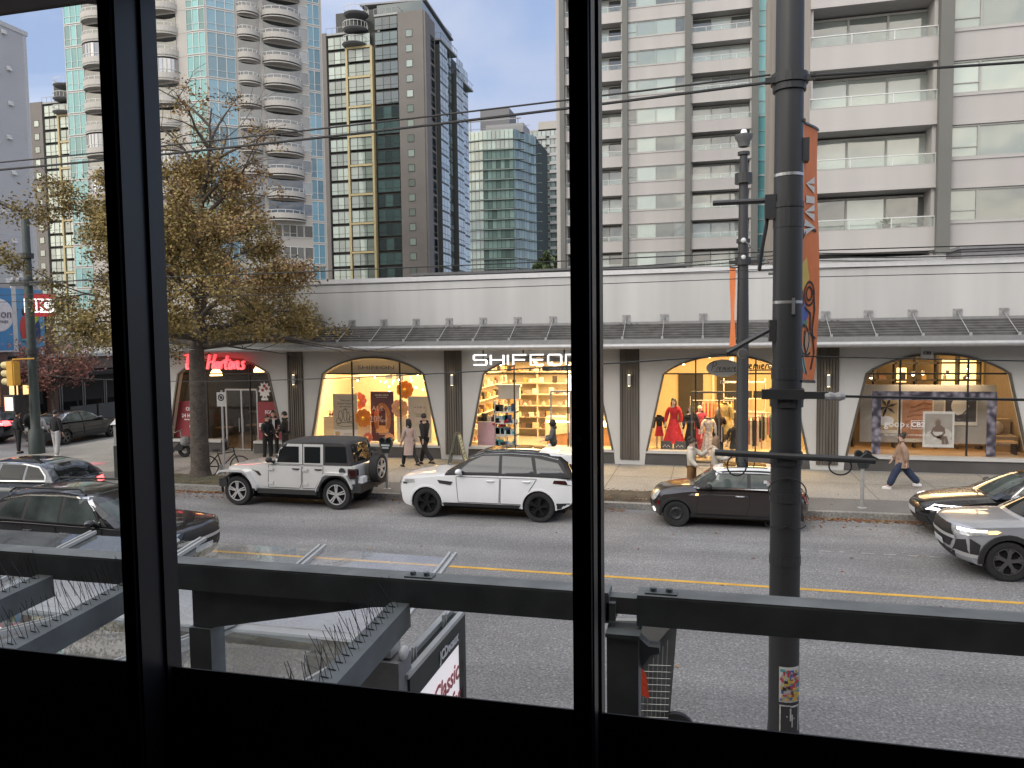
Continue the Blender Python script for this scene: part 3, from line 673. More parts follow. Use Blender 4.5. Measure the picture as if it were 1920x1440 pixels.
bo = balcony(bg_t, 1.75, 1.32)
spots = [(X(311), -.02, k*ph+.3) for k in range(7, 21)]+[(X(193), -.02, k*ph+.3) for k in range(7, 21)]; copies(bo, spots, bg_t)
bo = balcony(bg_t, 1.2, 1.15, 'small_balcony')
copies(bo, [(U(4.9)[0], U(4.9)[1], k*ph+.3, aang) for k in range(7, 21)], bg_t)
bo = balcony(bg_t, 1.9, 1.28, 'wide_balcony')
copies(bo, [(U(8.9)[0], U(8.9)[1], k*ph+.3, aang) for k in range(7, 21)], bg_t)
# enclosed bays among the round balconies, plain windows elsewhere
eb = MB(); n = 12; pts = [(2.25*math.sin(R(-80+160*i/n)), -1.68*math.cos(R(-80+160*i/n))+.25) for i in range(n+1)]
for i in range(n): eb.quad((pts[i][0]*.97,pts[i][1],.84),(pts[i+1][0]*.97,pts[i+1][1],.84),(pts[i+1][0]*.97,pts[i+1][1],2.45),(pts[i][0]*.97,pts[i][1],2.45))
ebo = eb.build('bay_glazing', winm('bright bay glass', (.42,.42,.43), var=.4, metal=.3), bg_t)
em_ = MB()
for i in range(0, n+1): em_.bar((pts[i][0]*.98,pts[i][1]-.02,.84),(pts[i][0]*.98,pts[i][1]-.02,2.45),.06,.06)
em_.build('bay_mullion', mullg, ebo)
copies(ebo, [(X(311),-.02,k*ph+.3) for k in (8,9,13,17)]+[(X(193),-.02,k*ph+.3) for k in (8,10,14,17)], bg_t)
pwm = winm('beige tower window', (.16,.17,.17), var=.7)
wu = window_unit(1.35, 1.6, [1,1], white_rail, pwm, bg_t, trans=[0,1]); copies(wu, [(X(262), -.05, k*ph+1.0) for k in range(3, 21)]+[(X(345)-.5, -.05, k*ph+1.0) for k in range(3,7)]+[(X(300), -.05, k*ph+1.0) for k in range(3,7)]+[(X(220), -.05, k*ph+1.0) for k in range(3,7)], bg_t)
wu = window_unit(2.6, 1.6, [1,1,1], white_rail, pwm, bg_t, trans=[0,1]); copies(wu, [(U(s_)[0], U(s_)[1]-.06, k*ph+1.0, aang) for k in range(3, 7) for s_ in (3.0, 5.7, 8.4)], bg_t)
wu = window_unit(1.2, 1.6, [1], white_rail, pwm, bg_t); copies(wu, [(U(11.1)[0], U(11.1)[1]-.06, k*ph+1.0, aang) for k in range(5, 21)], bg_t)
# ---- green glass mid-rise, pale tower beyond it
Yg = 208.0; gx0, gxm, gx1 = XW(862,Yg,380), XW(968,Yg,380), XW(1006,Yg+9,380)
gt = thing('glass_tower', 'green glass mid-rise with thin floor edges and a grey roof box', 'tower', (gx0, Yg, 0)); zt = ZW(244,930,Yg)
w1_, w2_ = gxm-gx0, gx1-gx0
foot = [(0,0),(w1_*.45,-1.2),(w1_*.97,-.6),(w1_,0),(w2_,9),(w2_,26),(0,26)]
c = MB(); c.prism([(x*.99,y_+.3,0) for x, y_ in foot], (0,0,zt-.5)); c.build('core', mat('green core', (.03,.045,.042), .7), gt)
gm_ = winm('sea green glass', (.17,.245,.225), var=.45, scale=.1); gz = MB(); fe = MB()
nfl = int(zt/2.7)
for k in range(nfl):
    z = zt-(k+1)*2.7
    for i in range(4):
        (xa, ya), (xb, yb) = foot[i], foot[i+1]; nn = max(3, int(math.hypot(xb-xa, yb-ya)/1.15))
        for j in range(nn):
            u0, u1 = (j+.05)/nn, (j+.95)/nn; gz.quad((xa+(xb-xa)*u0,ya+(yb-ya)*u0,z+.15),(xa+(xb-xa)*u1,ya+(yb-ya)*u1,z+.15),(xa+(xb-xa)*u1,ya+(yb-ya)*u1,z+2.55),(xa+(xb-xa)*u0,ya+(yb-ya)*u0,z+2.55))
    f_ = [(x, y_-.25, z-.13) for x, y_ in foot[:5]]
    for i in range(4): fe.bar(f_[i], f_[i+1], .6, .2)
    fe.bar((foot[3][0],foot[3][1],z),(foot[3][0]+2.2,foot[3][1]+1.2,z),.9,.14); fe.bar((foot[4][0]-.5,foot[4][1],z),(foot[4][0]+1.6,foot[4][1]-1.4,z),.9,.14)
gz.build('glazing', gm_, gt)['kind'] = 'stuff'; fe.build('floor_edge', mat('green floor edge', (.25,.30,.28), .6), gt)
ph_ = MB(); ph_.box(w1_*.3, w1_*.82, 5, 13, zt-.5, zt+7.2); ph_.build('roof_box', mat('grey roof box', (.17,.17,.18), .7, var=.05), gt)
tr = MB()
for x in (w1_*.16, w1_*1.0): tr.bar((x,3,zt),(x,3,zt+3.6),.25,.25)
tr.bar((w1_*.1,3,zt+3.6),(w1_*1.05,3,zt+3.6),.25,.3); tr.bar((0,1,zt+.9),(w2_,1,zt+.9),.12,.12)
tr.box(w1_*.45, w2_*.9, 2, 10, zt-.5, zt+2); tr.build('roof_frame', mat('roof frame grey', (.28,.28,.29), .6), gt)
Yp = 246.0; px0, px1 = XW(984,Yp,380), XW(1100,Yp,380); zt = ZW(244,1030,Yp)
pt = thing('pale_tower', 'pale tower with white floor bands beyond the green mid-rise', 'tower', (px0, Yp, 0)); w_ = px1-px0
c = MB(); c.box(0, w_, .3, 20, 0, zt); c.build('core', mat('pale core', (.10,.115,.11), .7), pt)
gz = MB(); fe = MB()
for k in range(int(zt/2.7)):
    z = zt-(k+1)*2.7
    for j in range(14): gz.quad((w_*(j+.06)/14,.0,z+.9),(w_*(j+.94)/14,0,z+.9),(w_*(j+.94)/14,0,z+2.55),(w_*(j+.06)/14,0,z+2.55))
    for j in range(5): fe.box(w_*(j+.0)/5+.3, w_*(j+.72)/5+.3, -1.0 if j % 2 else -.4, .3, z-.1, z+.85)
    fe.box(0, w_, -.2, .3, z-.1, z+.15)
gz.build('glazing', winm('pale tower glass', (.22,.27,.27), var=.4, scale=.1), pt)['kind'] = 'stuff'; fe.build('floor_band', mat('pale band', (.42,.43,.43), .8), pt)
b = MB(); b.box(w_*.2,w_*.55,3,14,zt,zt+3.6); b.box(w_*.05,w_*.8,3,16,zt,zt+1.2)
for j in range(6): b.box(w_*.22+j*1.0,w_*.22+j*1.0+.5,5,6,zt+3.6,zt+4.3)
b.build('roof_box', mat('pale roof box', (.42,.40,.37), .8), pt)
# dark slice of building in the gap beside the brown tower
b = MB(); xg = XW(586,150,450); b.box(xg-4, XW(606,150,450), 150, 170, 0, ZW(345,592,150)); b.box(xg-4, XW(600,150,450), 150, 170, ZW(345,592,150), ZW(320,592,150)); plain('dark_building', 'dark sliver of building in the gap between the beige and the brown tower', 'building', b, mat('dark facade', (.06,.055,.055), .7, var=.1))
# ---- grey blank-walled block and the low corner shop beyond the cross street
gb = thing('grey_building', 'tall grey building with a blank wall dotted by small white vents', 'building', (-53.4, 30, 0))
zt = ZW(66, 48, 51.3)+.4
b = MB(); b.box(-20, 0, 8, 22.3, 0, zt); b.build('wall', mat('grey render', (.46,.46,.475), .85, var=.06, scale=.3), gb)
b = MB(); b.box(-.3, .06, 7.8, 22.45, zt, zt+.35); b.box(-.02,.012,22.0,22.32,0,zt)
for k in range(1, 10): b.box(-.1, .012, 8, 22.0, zt-k*2.7, zt-k*2.7+.05)
b.build('cornice', mat('grey joint', (.52,.52,.53), .8), gb)
v = MB(); v.prism([(0,-.17,-.1),(0,.17,-.1),(0,.17,.15),(0,-.17,.15)], (.16,0,-.02)); v.prism([(.16,-.2,-.13),(.16,.2,-.13),(.0,.2,.19),(0,-.2,.19)], (.05,0,.05)); vo = v.build('vent', mat('white vent', (.6,.6,.6), .6), gb)
vs = []
for k in range(9):
    for y_ in (18.3, 20.4, 19.3)[:2 if k % 2 == 0 else 3]: vs.append((.0, y_+(.1 if k % 3 else -.2), zt-k*2.7-.5-(.5 if y_ == 19.3 else 0)))
copies(vo, vs, gb)
b = MB()
for y_ in (8, 11, 14, 17, 19.8): b.bar((-.6,y_,zt+.3),(-.6,y_,zt+2.1),.06,.06)
b.bar((-.6,8,zt+2.1),(-.6,19.8,zt+2.1),.06,.06); b.build('roof_rail', greym, gb)
b = MB(); b.lathe([(0,0),(1.2,0),(1.25,1.8),(.9,2.5),(0,2.7)], 16, c=(-2.6,18.2,zt)); b.build('roof_tank', greym, gb, smooth=50)
# ================================================================ cars
tyrem = mat('tyre rubber', (.022,.022,.023), .85, var=.15, scale=8)
wellm = mat('wheel well', (.008,.008,.008), .9, var=0)
trimb = mat('black car trim', (.022,.022,.023), .6, var=.1)
chrome = mat('chrome', (.7,.7,.7), .12, 1, var=0)
def paint(n, c, metal=.0, rough=.3): return mat(n, c, rough, metal, var=.03, scale=2, coat=1)
carglass = mat('car glass', (.014,.016,.017), .04, var=0, spec=.45)
carglass2 = mat('clear car glass', (.06,.075,.072), .04, var=.6, scale=1.5, spec=.6)
lens_w = lampm('headlight lens', (1,.97,.9), 1.0); lens_on = lampm('headlight lit', (1,.97,.9), 4); lens_r = lampm('tail light lit', (1,.03,.03), 3.0)
amber = lampm('turn signal', (1,.42,.03), 1.6); tailm = mat('tail lens', (.22,.012,.012), .15, var=0, coat=1); tailc = mat('smoked lens', (.04,.01,.01), .1, var=0, coat=1)
platem = mat('licence plate', (.6,.62,.65), .5, var=.15, scale=30)
headm = mat('headlight glass', (.55,.56,.57), .12, .3, var=.25, scale=9, coat=1)
def chaikin(p, n=2):
    for _ in range(n):
        q_ = [p[0]]
        for i in range(len(p)-1):
            a, b = p[i], p[i+1]; q_ += [(a[0]*.75+b[0]*.25, a[1]*.75+b[1]*.25), (a[0]*.25+b[0]*.75, a[1]*.25+b[1]*.75)]
        p = q_+[p[-1]]
    return p
def resample(p, d):
    out = []
    for i in range(len(p)-1):
        a, b = p[i], p[i+1]; k = max(1, int(math.hypot(b[0]-a[0], b[1]-a[1])/d))
        out += [(a[0]+(b[0]-a[0])*j/k, a[1]+(b[1]-a[1])*j/k) for j in range(k)]
    return out+[p[-1]]
def shell(name, outline, bottom, wfun, bow, crown, m, parent, step=.09, ns=12, mats=None):
    """closed car shell: outline (side view, front bottom over the top to rear bottom), bottom line, half width w(x,z)"""
    E = []; b = MB(); n = len(outline); sv = [-1+2*j/ns for j in range(ns+1)]; rows = []
    for (x, z) in outline:
        bx = bow(x, z); cz = crown(x, z); xe, ze = x+bx, z-cz; we = wfun(xe, ze); E.append((xe, ze))
        rows.append([(x+bx*abs(s)**3, s*we, z-cz*s**4) for s in sv])
    vs = [p for r in rows for p in r]
    b.add(vs, [(i*(ns+1)+j, i*(ns+1)+j+1, (i+1)*(ns+1)+j+1, (i+1)*(ns+1)+j) for i in range(n-1) for j in range(ns)])
    poly = E+[p for p in bottom]
    N = len(poly); xs = [p[0] for p in poly]; zs = [p[1] for p in poly]
    def inside(x, y):
        r = False; j = N-1
        for i in range(N):
            if (zs[i] > y) != (zs[j] > y) and x < (xs[j]-xs[i])*(y-zs[i])/(zs[j]-zs[i])+xs[i]: r = not r
            j = i
        return r
    inner = []; x = min(xs)+step*.5
    while x < max(xs):
        z = min(zs)+step*.5
        while z < max(zs):
            if inside(x, z) and min((x-p[0])**2+(z-p[1])**2 for p in poly) > (step*.4)**2: inner.append((x, z))
            z += step
        x += step
    r = geometry.delaunay_2d_cdt([Vector(p) for p in poly+inner], [], [list(range(N))], 1, 1e-5)
    for sg in (-1, 1): b.add([(p.x, sg*wfun(p.x, p.y), p.y) for p in r[0]], [tuple(f) for f in r[2]])
    me = bpy.data.meshes.new(name); bm = bmesh.new()
    vv = [bm.verts.new(v) for v in b.v]
    for f in b.f:
        try: bm.faces.new([vv[i] for i in f])
        except ValueError: pass
    bmesh.ops.remove_doubles(bm, verts=bm.verts, dist=.002); bmesh.ops.recalc_face_normals(bm, faces=bm.faces)
    for f in bm.faces: f.smooth = True
    bm.to_mesh(me); bm.free(); me.materials.append(m); me.set_sharp_from_angle(angle=R(38))
    o = bpy.data.objects.new(name, me); C.objects.link(o); o.parent = parent; return o
def arch_bottom(x0, x1, zs, wheels, ra, zc):
    """bottom edge from rear to front with wheel arches"""
    pts = [(x1, zs)] if False else []
    for xw in sorted(wheels, reverse=True):
        a0 = math.asin(max(-1, min(1, (zs-zc)/ra))); n = 12
        pts += [(xw+ra*math.cos(a0+(math.pi-2*a0)*i/n), zc+ra*math.sin(a0+(math.pi-2*a0)*i/n)) for i in range(n+1)]
    return pts
def wheel(parent, x, y, Rr, wd, m_rim, style, side, axis='y'):
    """tyre > rim; side -1 shows its face towards -y"""
    t = MB(); h = wd/2
    ri = Rr*.66
    t.lathe([(ri,-h*.8),(Rr*.86,-h),(Rr*.96,-h*.9),(Rr,-h*.6),(Rr,h*.6),(Rr*.96,h*.9),(Rr*.86,h),(ri,h*.8)], 32, 'y')
    for k in range(0): pass
    to = t.build('wheel', tyrem, parent, smooth=40); to.location = (x, y, Rr)
    if side > 0: to.rotation_euler = (0,0,math.pi)
    r = MB()
    r.mi = 1; r.lathe([(0,-h*.35),(ri*.97,-h*.35),(ri*.97,-h*.8),(ri,-h*.8)], 32, 'y')
    r.mi = 0; r.lathe([(ri*.93,-h*.72),(ri*.95,-h*.9),(ri*1.02,-h*.92),(ri*1.02,-h*.75)], 32, 'y')
    hub = h*.82
    if style == 'twin':
        for k in range(5):
            for q_ in (-.13, .13):
                a = 2*math.pi*k/5+.3; r.bar((ri*.16*math.cos(a+q_*2.6),-hub,ri*.16*math.sin(a+q_*2.6)),(ri*.95*math.cos(a+q_),-h*.86,ri*.95*math.sin(a+q_)),ri*.12,.03,up=(0,1,0))
    elif style == 'five':
        for k in range(5):
            a = 2*math.pi*k/5+.2; r.bar((0,-hub*.9,0),(ri*.95*math.cos(a),-h*.88,ri*.95*math.sin(a)),ri*.26,.035,up=(0,1,0))
            for q_ in (-.3,.3): r.bar((ri*.5*math.cos(a),-hub,ri*.5*math.sin(a)),(ri*.95*math.cos(a+q_),-h*.86,ri*.95*math.sin(a+q_)),ri*.09,.03,up=(0,1,0))
    elif style == 'steel':
        r.lathe([(0,-hub*.55),(ri*.35,-hub*.6),(ri*.6,-hub*.95),(ri*.78,-hub*.7),(ri*.95,-hub*.75)], 28, 'y'); r.mi = 1
        for k in range(10): a = 2*math.pi*k/10; r.lathe([(0,-hub*.99),(ri*.07,-hub*.99)], 8, 'y', (ri*.62*math.cos(a),0,ri*.62*math.sin(a)))
        r.mi = 0
    r.lathe([(0,-hub*1.02),(ri*.14,-hub*1.02),(ri*.18,-hub*.8)], 14, 'y')
    for k in range(5): a = 2*math.pi*k/5; r.ball((ri*.27*math.cos(a),-hub*.9,ri*.27*math.sin(a)), ri*.05, 6, 4)
    ro = r.build('rim', [m_rim, wellm], to, smooth=35); return to
def ribbon(b, bvh, pts, axis, wd, eps=.004, step=.06, closed=False):
    if closed: pts = pts+[pts[0]]
    pts = resample(pts, step); out = []
    for i, p in enumerate(pts):
        a, c = pts[max(0, i-1)], pts[min(len(pts)-1, i+1)]; dx, dy = c[0]-a[0], c[1]-a[1]; l = math.hypot(dx, dy) or 1
        for s in (-1, 1):
            u, w_ = p[0]-dy/l*wd/2*s, p[1]+dx/l*wd/2*s
            o, d = {'y-': ((u,-9,w_),(0,1,0)), 'y+': ((u,9,w_),(0,-1,0)), 'x-': ((-9,u,w_),(1,0,0)), 'x+': ((9,u,w_),(-1,0,0)), 'z': ((u,w_,9),(0,0,-1))}[axis]
            h, nn, _, _ = bvh.ray_cast(Vector(o), Vector(d))
            if h is None: h = bvh.find_nearest(Vector(o)+Vector(d)*8.2)[0]
            out.append(h-Vector(d)*eps)
    n = len(pts); b.add(out, [(2*i, 2*i+1, 2*i+3, 2*i+2) for i in range(n-1)]); return b
def car(name, label, loc, rz, sp, group=None):
    """sp: the measures and outlines of one kind of car; x runs from the nose (0) to the tail"""
    L_, W_, fo, wb, rw = sp['L'], sp['W'], sp['fo'], sp['wb'], sp['R']; x0 = fo+wb/2
    t = thing(name, label, sp.get('cat', 'car'), loc, rz, group)
    root = bpy.data.objects.new('chassis', None)            # dropped below: only a shift
    sh = lambda pts: [(x-x0, z) for x, z in pts]
    hb = W_/2; belt = sp['belt']; zs = sp['sill']
    def wf(x, z):
        v = (z-.62)/.6; base = hb*(1-.05*v*v-(0.05*max(0, .45-z)/.3))
        xa = x+x0; k = max(0, 1-xa/sp.get('ft', .9)); k2 = max(0, 1-(L_-xa)/sp.get('rt', .8))
        return base*(1-sp.get('fk', .10)*k*k-sp.get('rk', .09)*k2*k2)
    bf, br = sp.get('bf', .22), sp.get('br', .14)
    def bow(x, z):
        xa = x+x0; return bf*max(0, 1-xa/1.3)**1.5-br*max(0, 1-(L_-xa)/1.0)**1.5
    def crown(x, z): return sp.get('cr', .07) if z > belt-.25 and .25 < x+x0 < L_-.15 else (.02 if z > .6 else 0)
    out = resample(chaikin(sh(sp['body']), 2), .12)
    # smooth the crown value along the outline
    cv = [crown(x, z) for x, z in out]
    for _ in range(3): cv = [cv[0]]+[(cv[i-1]+cv[i]*2+cv[i+1])/4 for i in range(1, len(cv)-1)]+[cv[-1]]
    cmap = {out[i]: cv[i] for i in range(len(out))}
    fx, rx = fo-x0, fo+wb-x0; ra = rw*sp.get('ra', 1.13)
    bot = arch_bottom(0, 0, zs, [fx, rx], ra, rw)
    body = shell('body', out, bot, wf, bow, lambda x, z: cmap[(x, z)], sp['paint'], t)
    gw0, gw1, zr = wf(0, belt)-.03, sp['roofw'], max(z for _, z in sp['green'])
    def gf(x, z):
        u = max(0, (z-belt)/(zr-belt)); return gw0+(gw1-gw0)*u**1.15-.01
    gout = resample(chaikin(sh(sp['green']), 2), .1); gx0, gx1 = gout[0][0], gout[-1][0]
    gbow = lambda x, z: .16*max(0, 1-(x-gx0)/1.2)-.10*max(0, 1-(gx1-x)/1.0)
    gh = shell('cabin', gout, [], gf, gbow, lambda x, z: .055 if z > belt+.2 else .02*max(0, (z-belt)/.2), sp.get('cabin', sp['paint']), t)
    bb, gb_ = bvh_of(body), bvh_of(gh); both = bvh_of(body, gh)
    # dark underside and wheel wells
    u = MB(); u.box(.40-x0, L_-.40-x0, -hb+.34, hb-.34, .2, .5); u.box(.45-x0, L_-.5-x0, -hb+.1, hb-.1, zs-.05, zs+.02) if 0 else None
    hz_ = belt-.22; f_ = ra+.03
    u.box(max(fx-f_, .28-x0), fx+f_, -hb+.34, hb-.34, .25, hz_); u.box(rx-f_, min(rx+f_, L_-.32-x0), -hb+.34, hb-.34, .25, hz_)
    u.box(fx+ra*.9, rx-ra*.9, -hb+.06, hb-.06, zs-.02, zs+.05); u.build('underbody', wellm, t)
    for x in (fx, rx):
        for sg in (-1, 1): wheel(t, x, sg*(hb-sp.get('tw', .24)/2-.02), rw, sp.get('tw', .24), sp['rim'], sp['wheel'], sg)
    # glass
    gm = sp.get('glass', carglass)
    if 'wind' in sp:
        w0, w1, z0, z1 = sp['wind']; decal('windscreen', gb_, [(-w0,z0),(w0,z0),(w1,z1),(-w1,z1)], 'x-', .006, sp.get('wglass', gm), t, .12)
    if 'rearw' in sp:
        w0, w1, z0, z1 = sp['rearw']; decal('rear_window', gb_, [(-w0,z0),(w0,z0),(w1,z1),(-w1,z1)], 'x+', .006, gm, t, .12)
    for ax in ('y-', 'y+'):
        sg = -1 if ax == 'y-' else 1
        gap = MB()
        if 'band' in sp: decal('window_band', gb_, sh(sp['band']), ax, .004, trimb, t, .14)
        if 'trimline' in sp:
            r_ = MB(); ribbon(r_, both, sh(sp['trimline']), ax, .028, .012); r_.build('chrome_strip', sp.get('trimm', chrome), t)
        wos = []
        for poly in sp['side']:
            wos.append(sh(poly))
        for i, dp in enumerate(sp['doors']):
            do = decal('door', bb, sh(dp), ax, .006, sp['paint'], t, .13); ribbon(gap, bb, sh(dp), ax, .013, .0085, closed=True)
            hx, hz = sp['handles'][i]; b = MB(); y = sg*(wf(hx-x0, hz)+.025)
            b.tube([(hx-.1-x0, y-sg*.02, hz), (hx-.06-x0, y+sg*.012, hz), (hx+.06-x0, y+sg*.012, hz), (hx+.1-x0, y-sg*.02, hz)], .017, 6); b.build('handle', sp.get('handle', sp['paint']), do, smooth=40)
            if i < len(wos): decal('side_window', gb_, wos[i], ax, .008, gm, do, .12)
        for p_ in wos[len(sp['doors']):]: decal('quarter_window', gb_, p_, ax, .008, gm, t, .12)
        for p_ in sp.get('gaps', []): ribbon(gap, bb, sh(p_), ax, .011, .007)
        gap.build('panel_gap', wellm, t)
        if 'lower' in sp: decal('sill_trim', bb, sh(sp['lower']), ax, .014, trimb, t, .12)
        for nm, pl, m_, e in sp.get('skins', []): decal(nm, both, sh(pl), ax, e, m_, t, .08)
        # arch lips
        for x in (fx, rx):
            al = MB(); rows = []
            for k in range(15):
                a = R(-8+196*k/14); rows.append([(x+math.cos(a)*(ra+d_), sg*(wf(x, rw+math.sin(a)*ra)+e), rw+math.sin(a)*(ra+d_)) for d_, e in ((-.01,-.06),(-.01,.012),(sp.get('lip', .045),.014),(sp.get('lip', .045)+.01,-.01))])
            al.add([p for r_ in rows for p in r_], [(i*4+j, i*4+j+1, i*4+j+5, i*4+j+4) for i in range(14) for j in range(3)])
            al.build('arch_lip', sp.get('lipm', sp['paint']), t, smooth=50)
        mx_, mz = sp['mirror']; b = MB(); y = sg*(gw0+.1)
        b.ball((mx_-x0, y+sg*.05, mz+.02), (.085,.115,.075), 12, 8); b.bar((mx_-x0+.02, sg*(gw0-.06), mz-.07),(mx_-x0, y, mz-.02),.05,.06); b.build('wing_mirror', sp.get('mirrorm', sp['paint']), t, smooth=60)
    for nm, pl, axn, m_, e in sp.get('ends', []): decal(nm, both, pl, axn, e, m_, t, .06)
    for nm, pl, m_, e in sp.get('tops', []): decal(nm, both, sh(pl) if False else [(x-x0, y) for x, y in pl], 'z', e, m_, t, .12)
    for f in sp.get('extra', []): f(t, x0, hb, both)
    return t
def mirrored(p): return p+[(-y, z) for y, z in reversed(p)]
rim_silver = mat('alloy rim', (.68,.68,.68), .35, .6, var=.05); rim_dark = mat('dark alloy', (.02,.02,.022), .3, .6, var=.05); rim_grey = mat('grey alloy', (.16,.16,.165), .35, .8, var=.05)
# --- white luxury SUV
white = paint('white paint', (.78,.79,.81))
suv = dict(L=4.85, W=1.99, fo=.93, wb=2.92, R=.385, sill=.33, belt=1.13, roofw=.68, paint=white, rim=rim_dark, wheel='five', cabin=trimb, tw=.27, ra=1.10, cr=.06, cat='SUV',
  body=[(.42,.27),(.10,.33),(.02,.55),(.0,.80),(.05,.98),(.32,1.05),(.9,1.10),(1.45,1.15),(2.4,1.17),(3.8,1.17),(4.62,1.15),(4.82,1.0),(4.85,.75),(4.80,.48),(4.5,.36)],
  green=[(1.22,1.08),(2.05,1.60),(2.4,1.70),(3.1,1.735),(3.9,1.70),(4.45,1.60),(4.62,1.30),(4.74,1.12)],
  wind=(.72,.62,1.16,1.66), rearw=(.70,.58,1.2,1.56),
  side=[[(1.74,1.17),(2.82,1.18),(2.80,1.60),(2.35,1.585),(2.02,1.42)],[(2.90,1.18),(3.72,1.18),(3.62,1.575),(2.88,1.60)],[(3.80,1.18),(4.5,1.20),(4.30,1.46),(3.72,1.57)]],
  band=[(1.60,1.145),(4.62,1.165),(4.40,1.50),(3.7,1.62),(2.75,1.645),(2.30,1.63),(1.98,1.46)],
  doors=[[(1.78,.44),(2.84,.44),(2.86,1.08),(1.72,1.08)],[(2.87,.44),(3.42,.44),(3.62,.80),(3.80,1.08),(2.89,1.08)]], handles=[(2.62,1.0),(3.55,1.01)],
  lower=[(1.36,.335),(3.34,.335),(3.40,.42),(1.30,.42)], mirror=(1.82,1.2), lip=.03,
  skins=[('headlight',[(.12,.86),(.62,.90),(.60,.985),(.16,.965)],headm,.01),('headlight_trim',[(.10,.84),(.40,.86),(.40,.90),(.12,.90)],trimb,.014),('fender_vent',[(1.28,.90),(1.58,.86),(1.64,.95),(1.22,.985)],trimb,.012),('bumper_vent',[(.13,.42),(.24,.44),(.24,.62),(.14,.64)],trimb,.012),('tail_light',[(4.2,.99),(4.82,.93),(4.80,1.06),(4.24,1.065)],tailc,.012),('rear_bumper_trim',[(4.3,.36),(4.82,.42),(4.84,.52),(4.25,.50)],trimb,.012)],
  ends=[('grille',[(-.55,.72),(.55,.72),(.6,.92),(-.6,.92)],'x-',trimb,.01),('bumper_intake',[(-.7,.36),(.7,.36),(.74,.55),(-.74,.55)],'x-',trimb,.01),('licence_plate',[(-.26,.56),(.26,.56),(.26,.68),(-.26,.68)],'x-',platem,.03),('licence_plate',[(-.26,.72),(.26,.72),(.26,.86),(-.26,.86)],'x+',platem,.02)],
  tops=[('sunroof',[(2.35,-.55),(3.75,-.55),(3.75,.55),(2.35,.55)],carglass,.006)])
def suv_extra(t, x0, hb, bv):
    # white rails along the black roof, tailgate spoiler, wiper
    for sg in (-1,1):
        r_ = MB(); ribbon(r_, bv, [(x-x0,z) for x,z in ((2.02,1.53),(2.4,1.655),(3.1,1.685),(3.9,1.655),(4.3,1.57))], 'y-' if sg < 0 else 'y+', .05, .012); r_.build('roof_rail', white, t)
    b = MB(); b.add([(4.0-x0,-.62,1.71),(4.0-x0,.62,1.71),(4.72-x0,.58,1.63),(4.72-x0,-.58,1.63),(4.1-x0,-.64,1.62),(4.1-x0,.64,1.62),(4.70-x0,.58,1.585),(4.70-x0,-.58,1.585)], [(0,1,2,3),(7,6,5,4),(0,3,7,4),(1,5,6,2),(3,2,6,7),(0,4,5,1)])
    for sg in (-1,1): b.prism([(4.35-x0,sg*.66,1.62),(4.72-x0,sg*.60,1.63),(4.62-x0,sg*.64,1.42)], (0,sg*.03,0))
    b.build('spoiler', white, t)
    decal('roof_panel', bv, [(3.78-x0,-.58),(4.35-x0,-.56),(4.35-x0,.56),(3.78-x0,.56)], 'z', .012, white, t, .15)
suv['extra'] = [suv_extra]
# --- silver off-roader
silver = paint('silver paint', (.64,.64,.635), .3, .38); soft = mat('charcoal soft top', (.045,.043,.043), .85, var=.12, scale=4)
jeep = dict(L=4.30, W=1.60, fo=.72, wb=3.0, R=.41, sill=.50, belt=1.20, roofw=.70, paint=silver, rim=rim_silver, wheel='twin', cabin=soft, tw=.26, ra=1.2, cr=.03, cat='off-roader', bf=.05, br=.02, fk=.18, ft=1.7, rk=.02,
  body=[(.46,.52),(.42,.60),(.40,.80),(.40,1.08),(.46,1.13),(1.0,1.17),(1.60,1.21),(2.4,1.21),(3.4,1.21),(4.20,1.21),(4.29,1.19),(4.30,.9),(4.30,.60),(4.26,.52)],
  green=[(1.66,1.18),(1.92,1.66),(2.0,1.78),(2.3,1.83),(3.2,1.86),(3.95,1.85),(4.12,1.78),(4.26,1.18)],
  wind=(.66,.62,1.24,1.70), rearw=(.6,.56,1.28,1.74),
  side=[[(1.95,1.24),(2.62,1.24),(2.62,1.68),(2.16,1.68),(2.04,1.56)],[(2.78,1.24),(3.26,1.24),(3.26,1.68),(2.78,1.68)],[(3.40,1.27),(4.04,1.27),(4.0,1.70),(3.40,1.70)]],
  doors=[[(1.72,.56),(2.66,.56),(2.72,.66),(2.72,1.17),(1.72,1.17)],[(2.76,.56),(3.12,.56),(3.36,.95),(3.36,1.17),(2.76,1.17)]], handles=[(2.55,1.08),(3.22,1.08)], handle=trimb,
  mirror=(1.80,1.30), mirrorm=trimb, lipm=trimb, lip=.02,
  skins=[('door_frame',[(1.78,1.20),(2.72,1.20),(2.72,1.75),(2.12,1.75),(1.96,1.60)],silver,.004),('door_frame',[(2.75,1.20),(3.34,1.20),(3.34,1.75),(2.75,1.75)],silver,.004)],
  ends=[('grille',[(-.42,.75),(.42,.75),(.42,1.05),(-.42,1.05)],'x-',trimb,.008)])
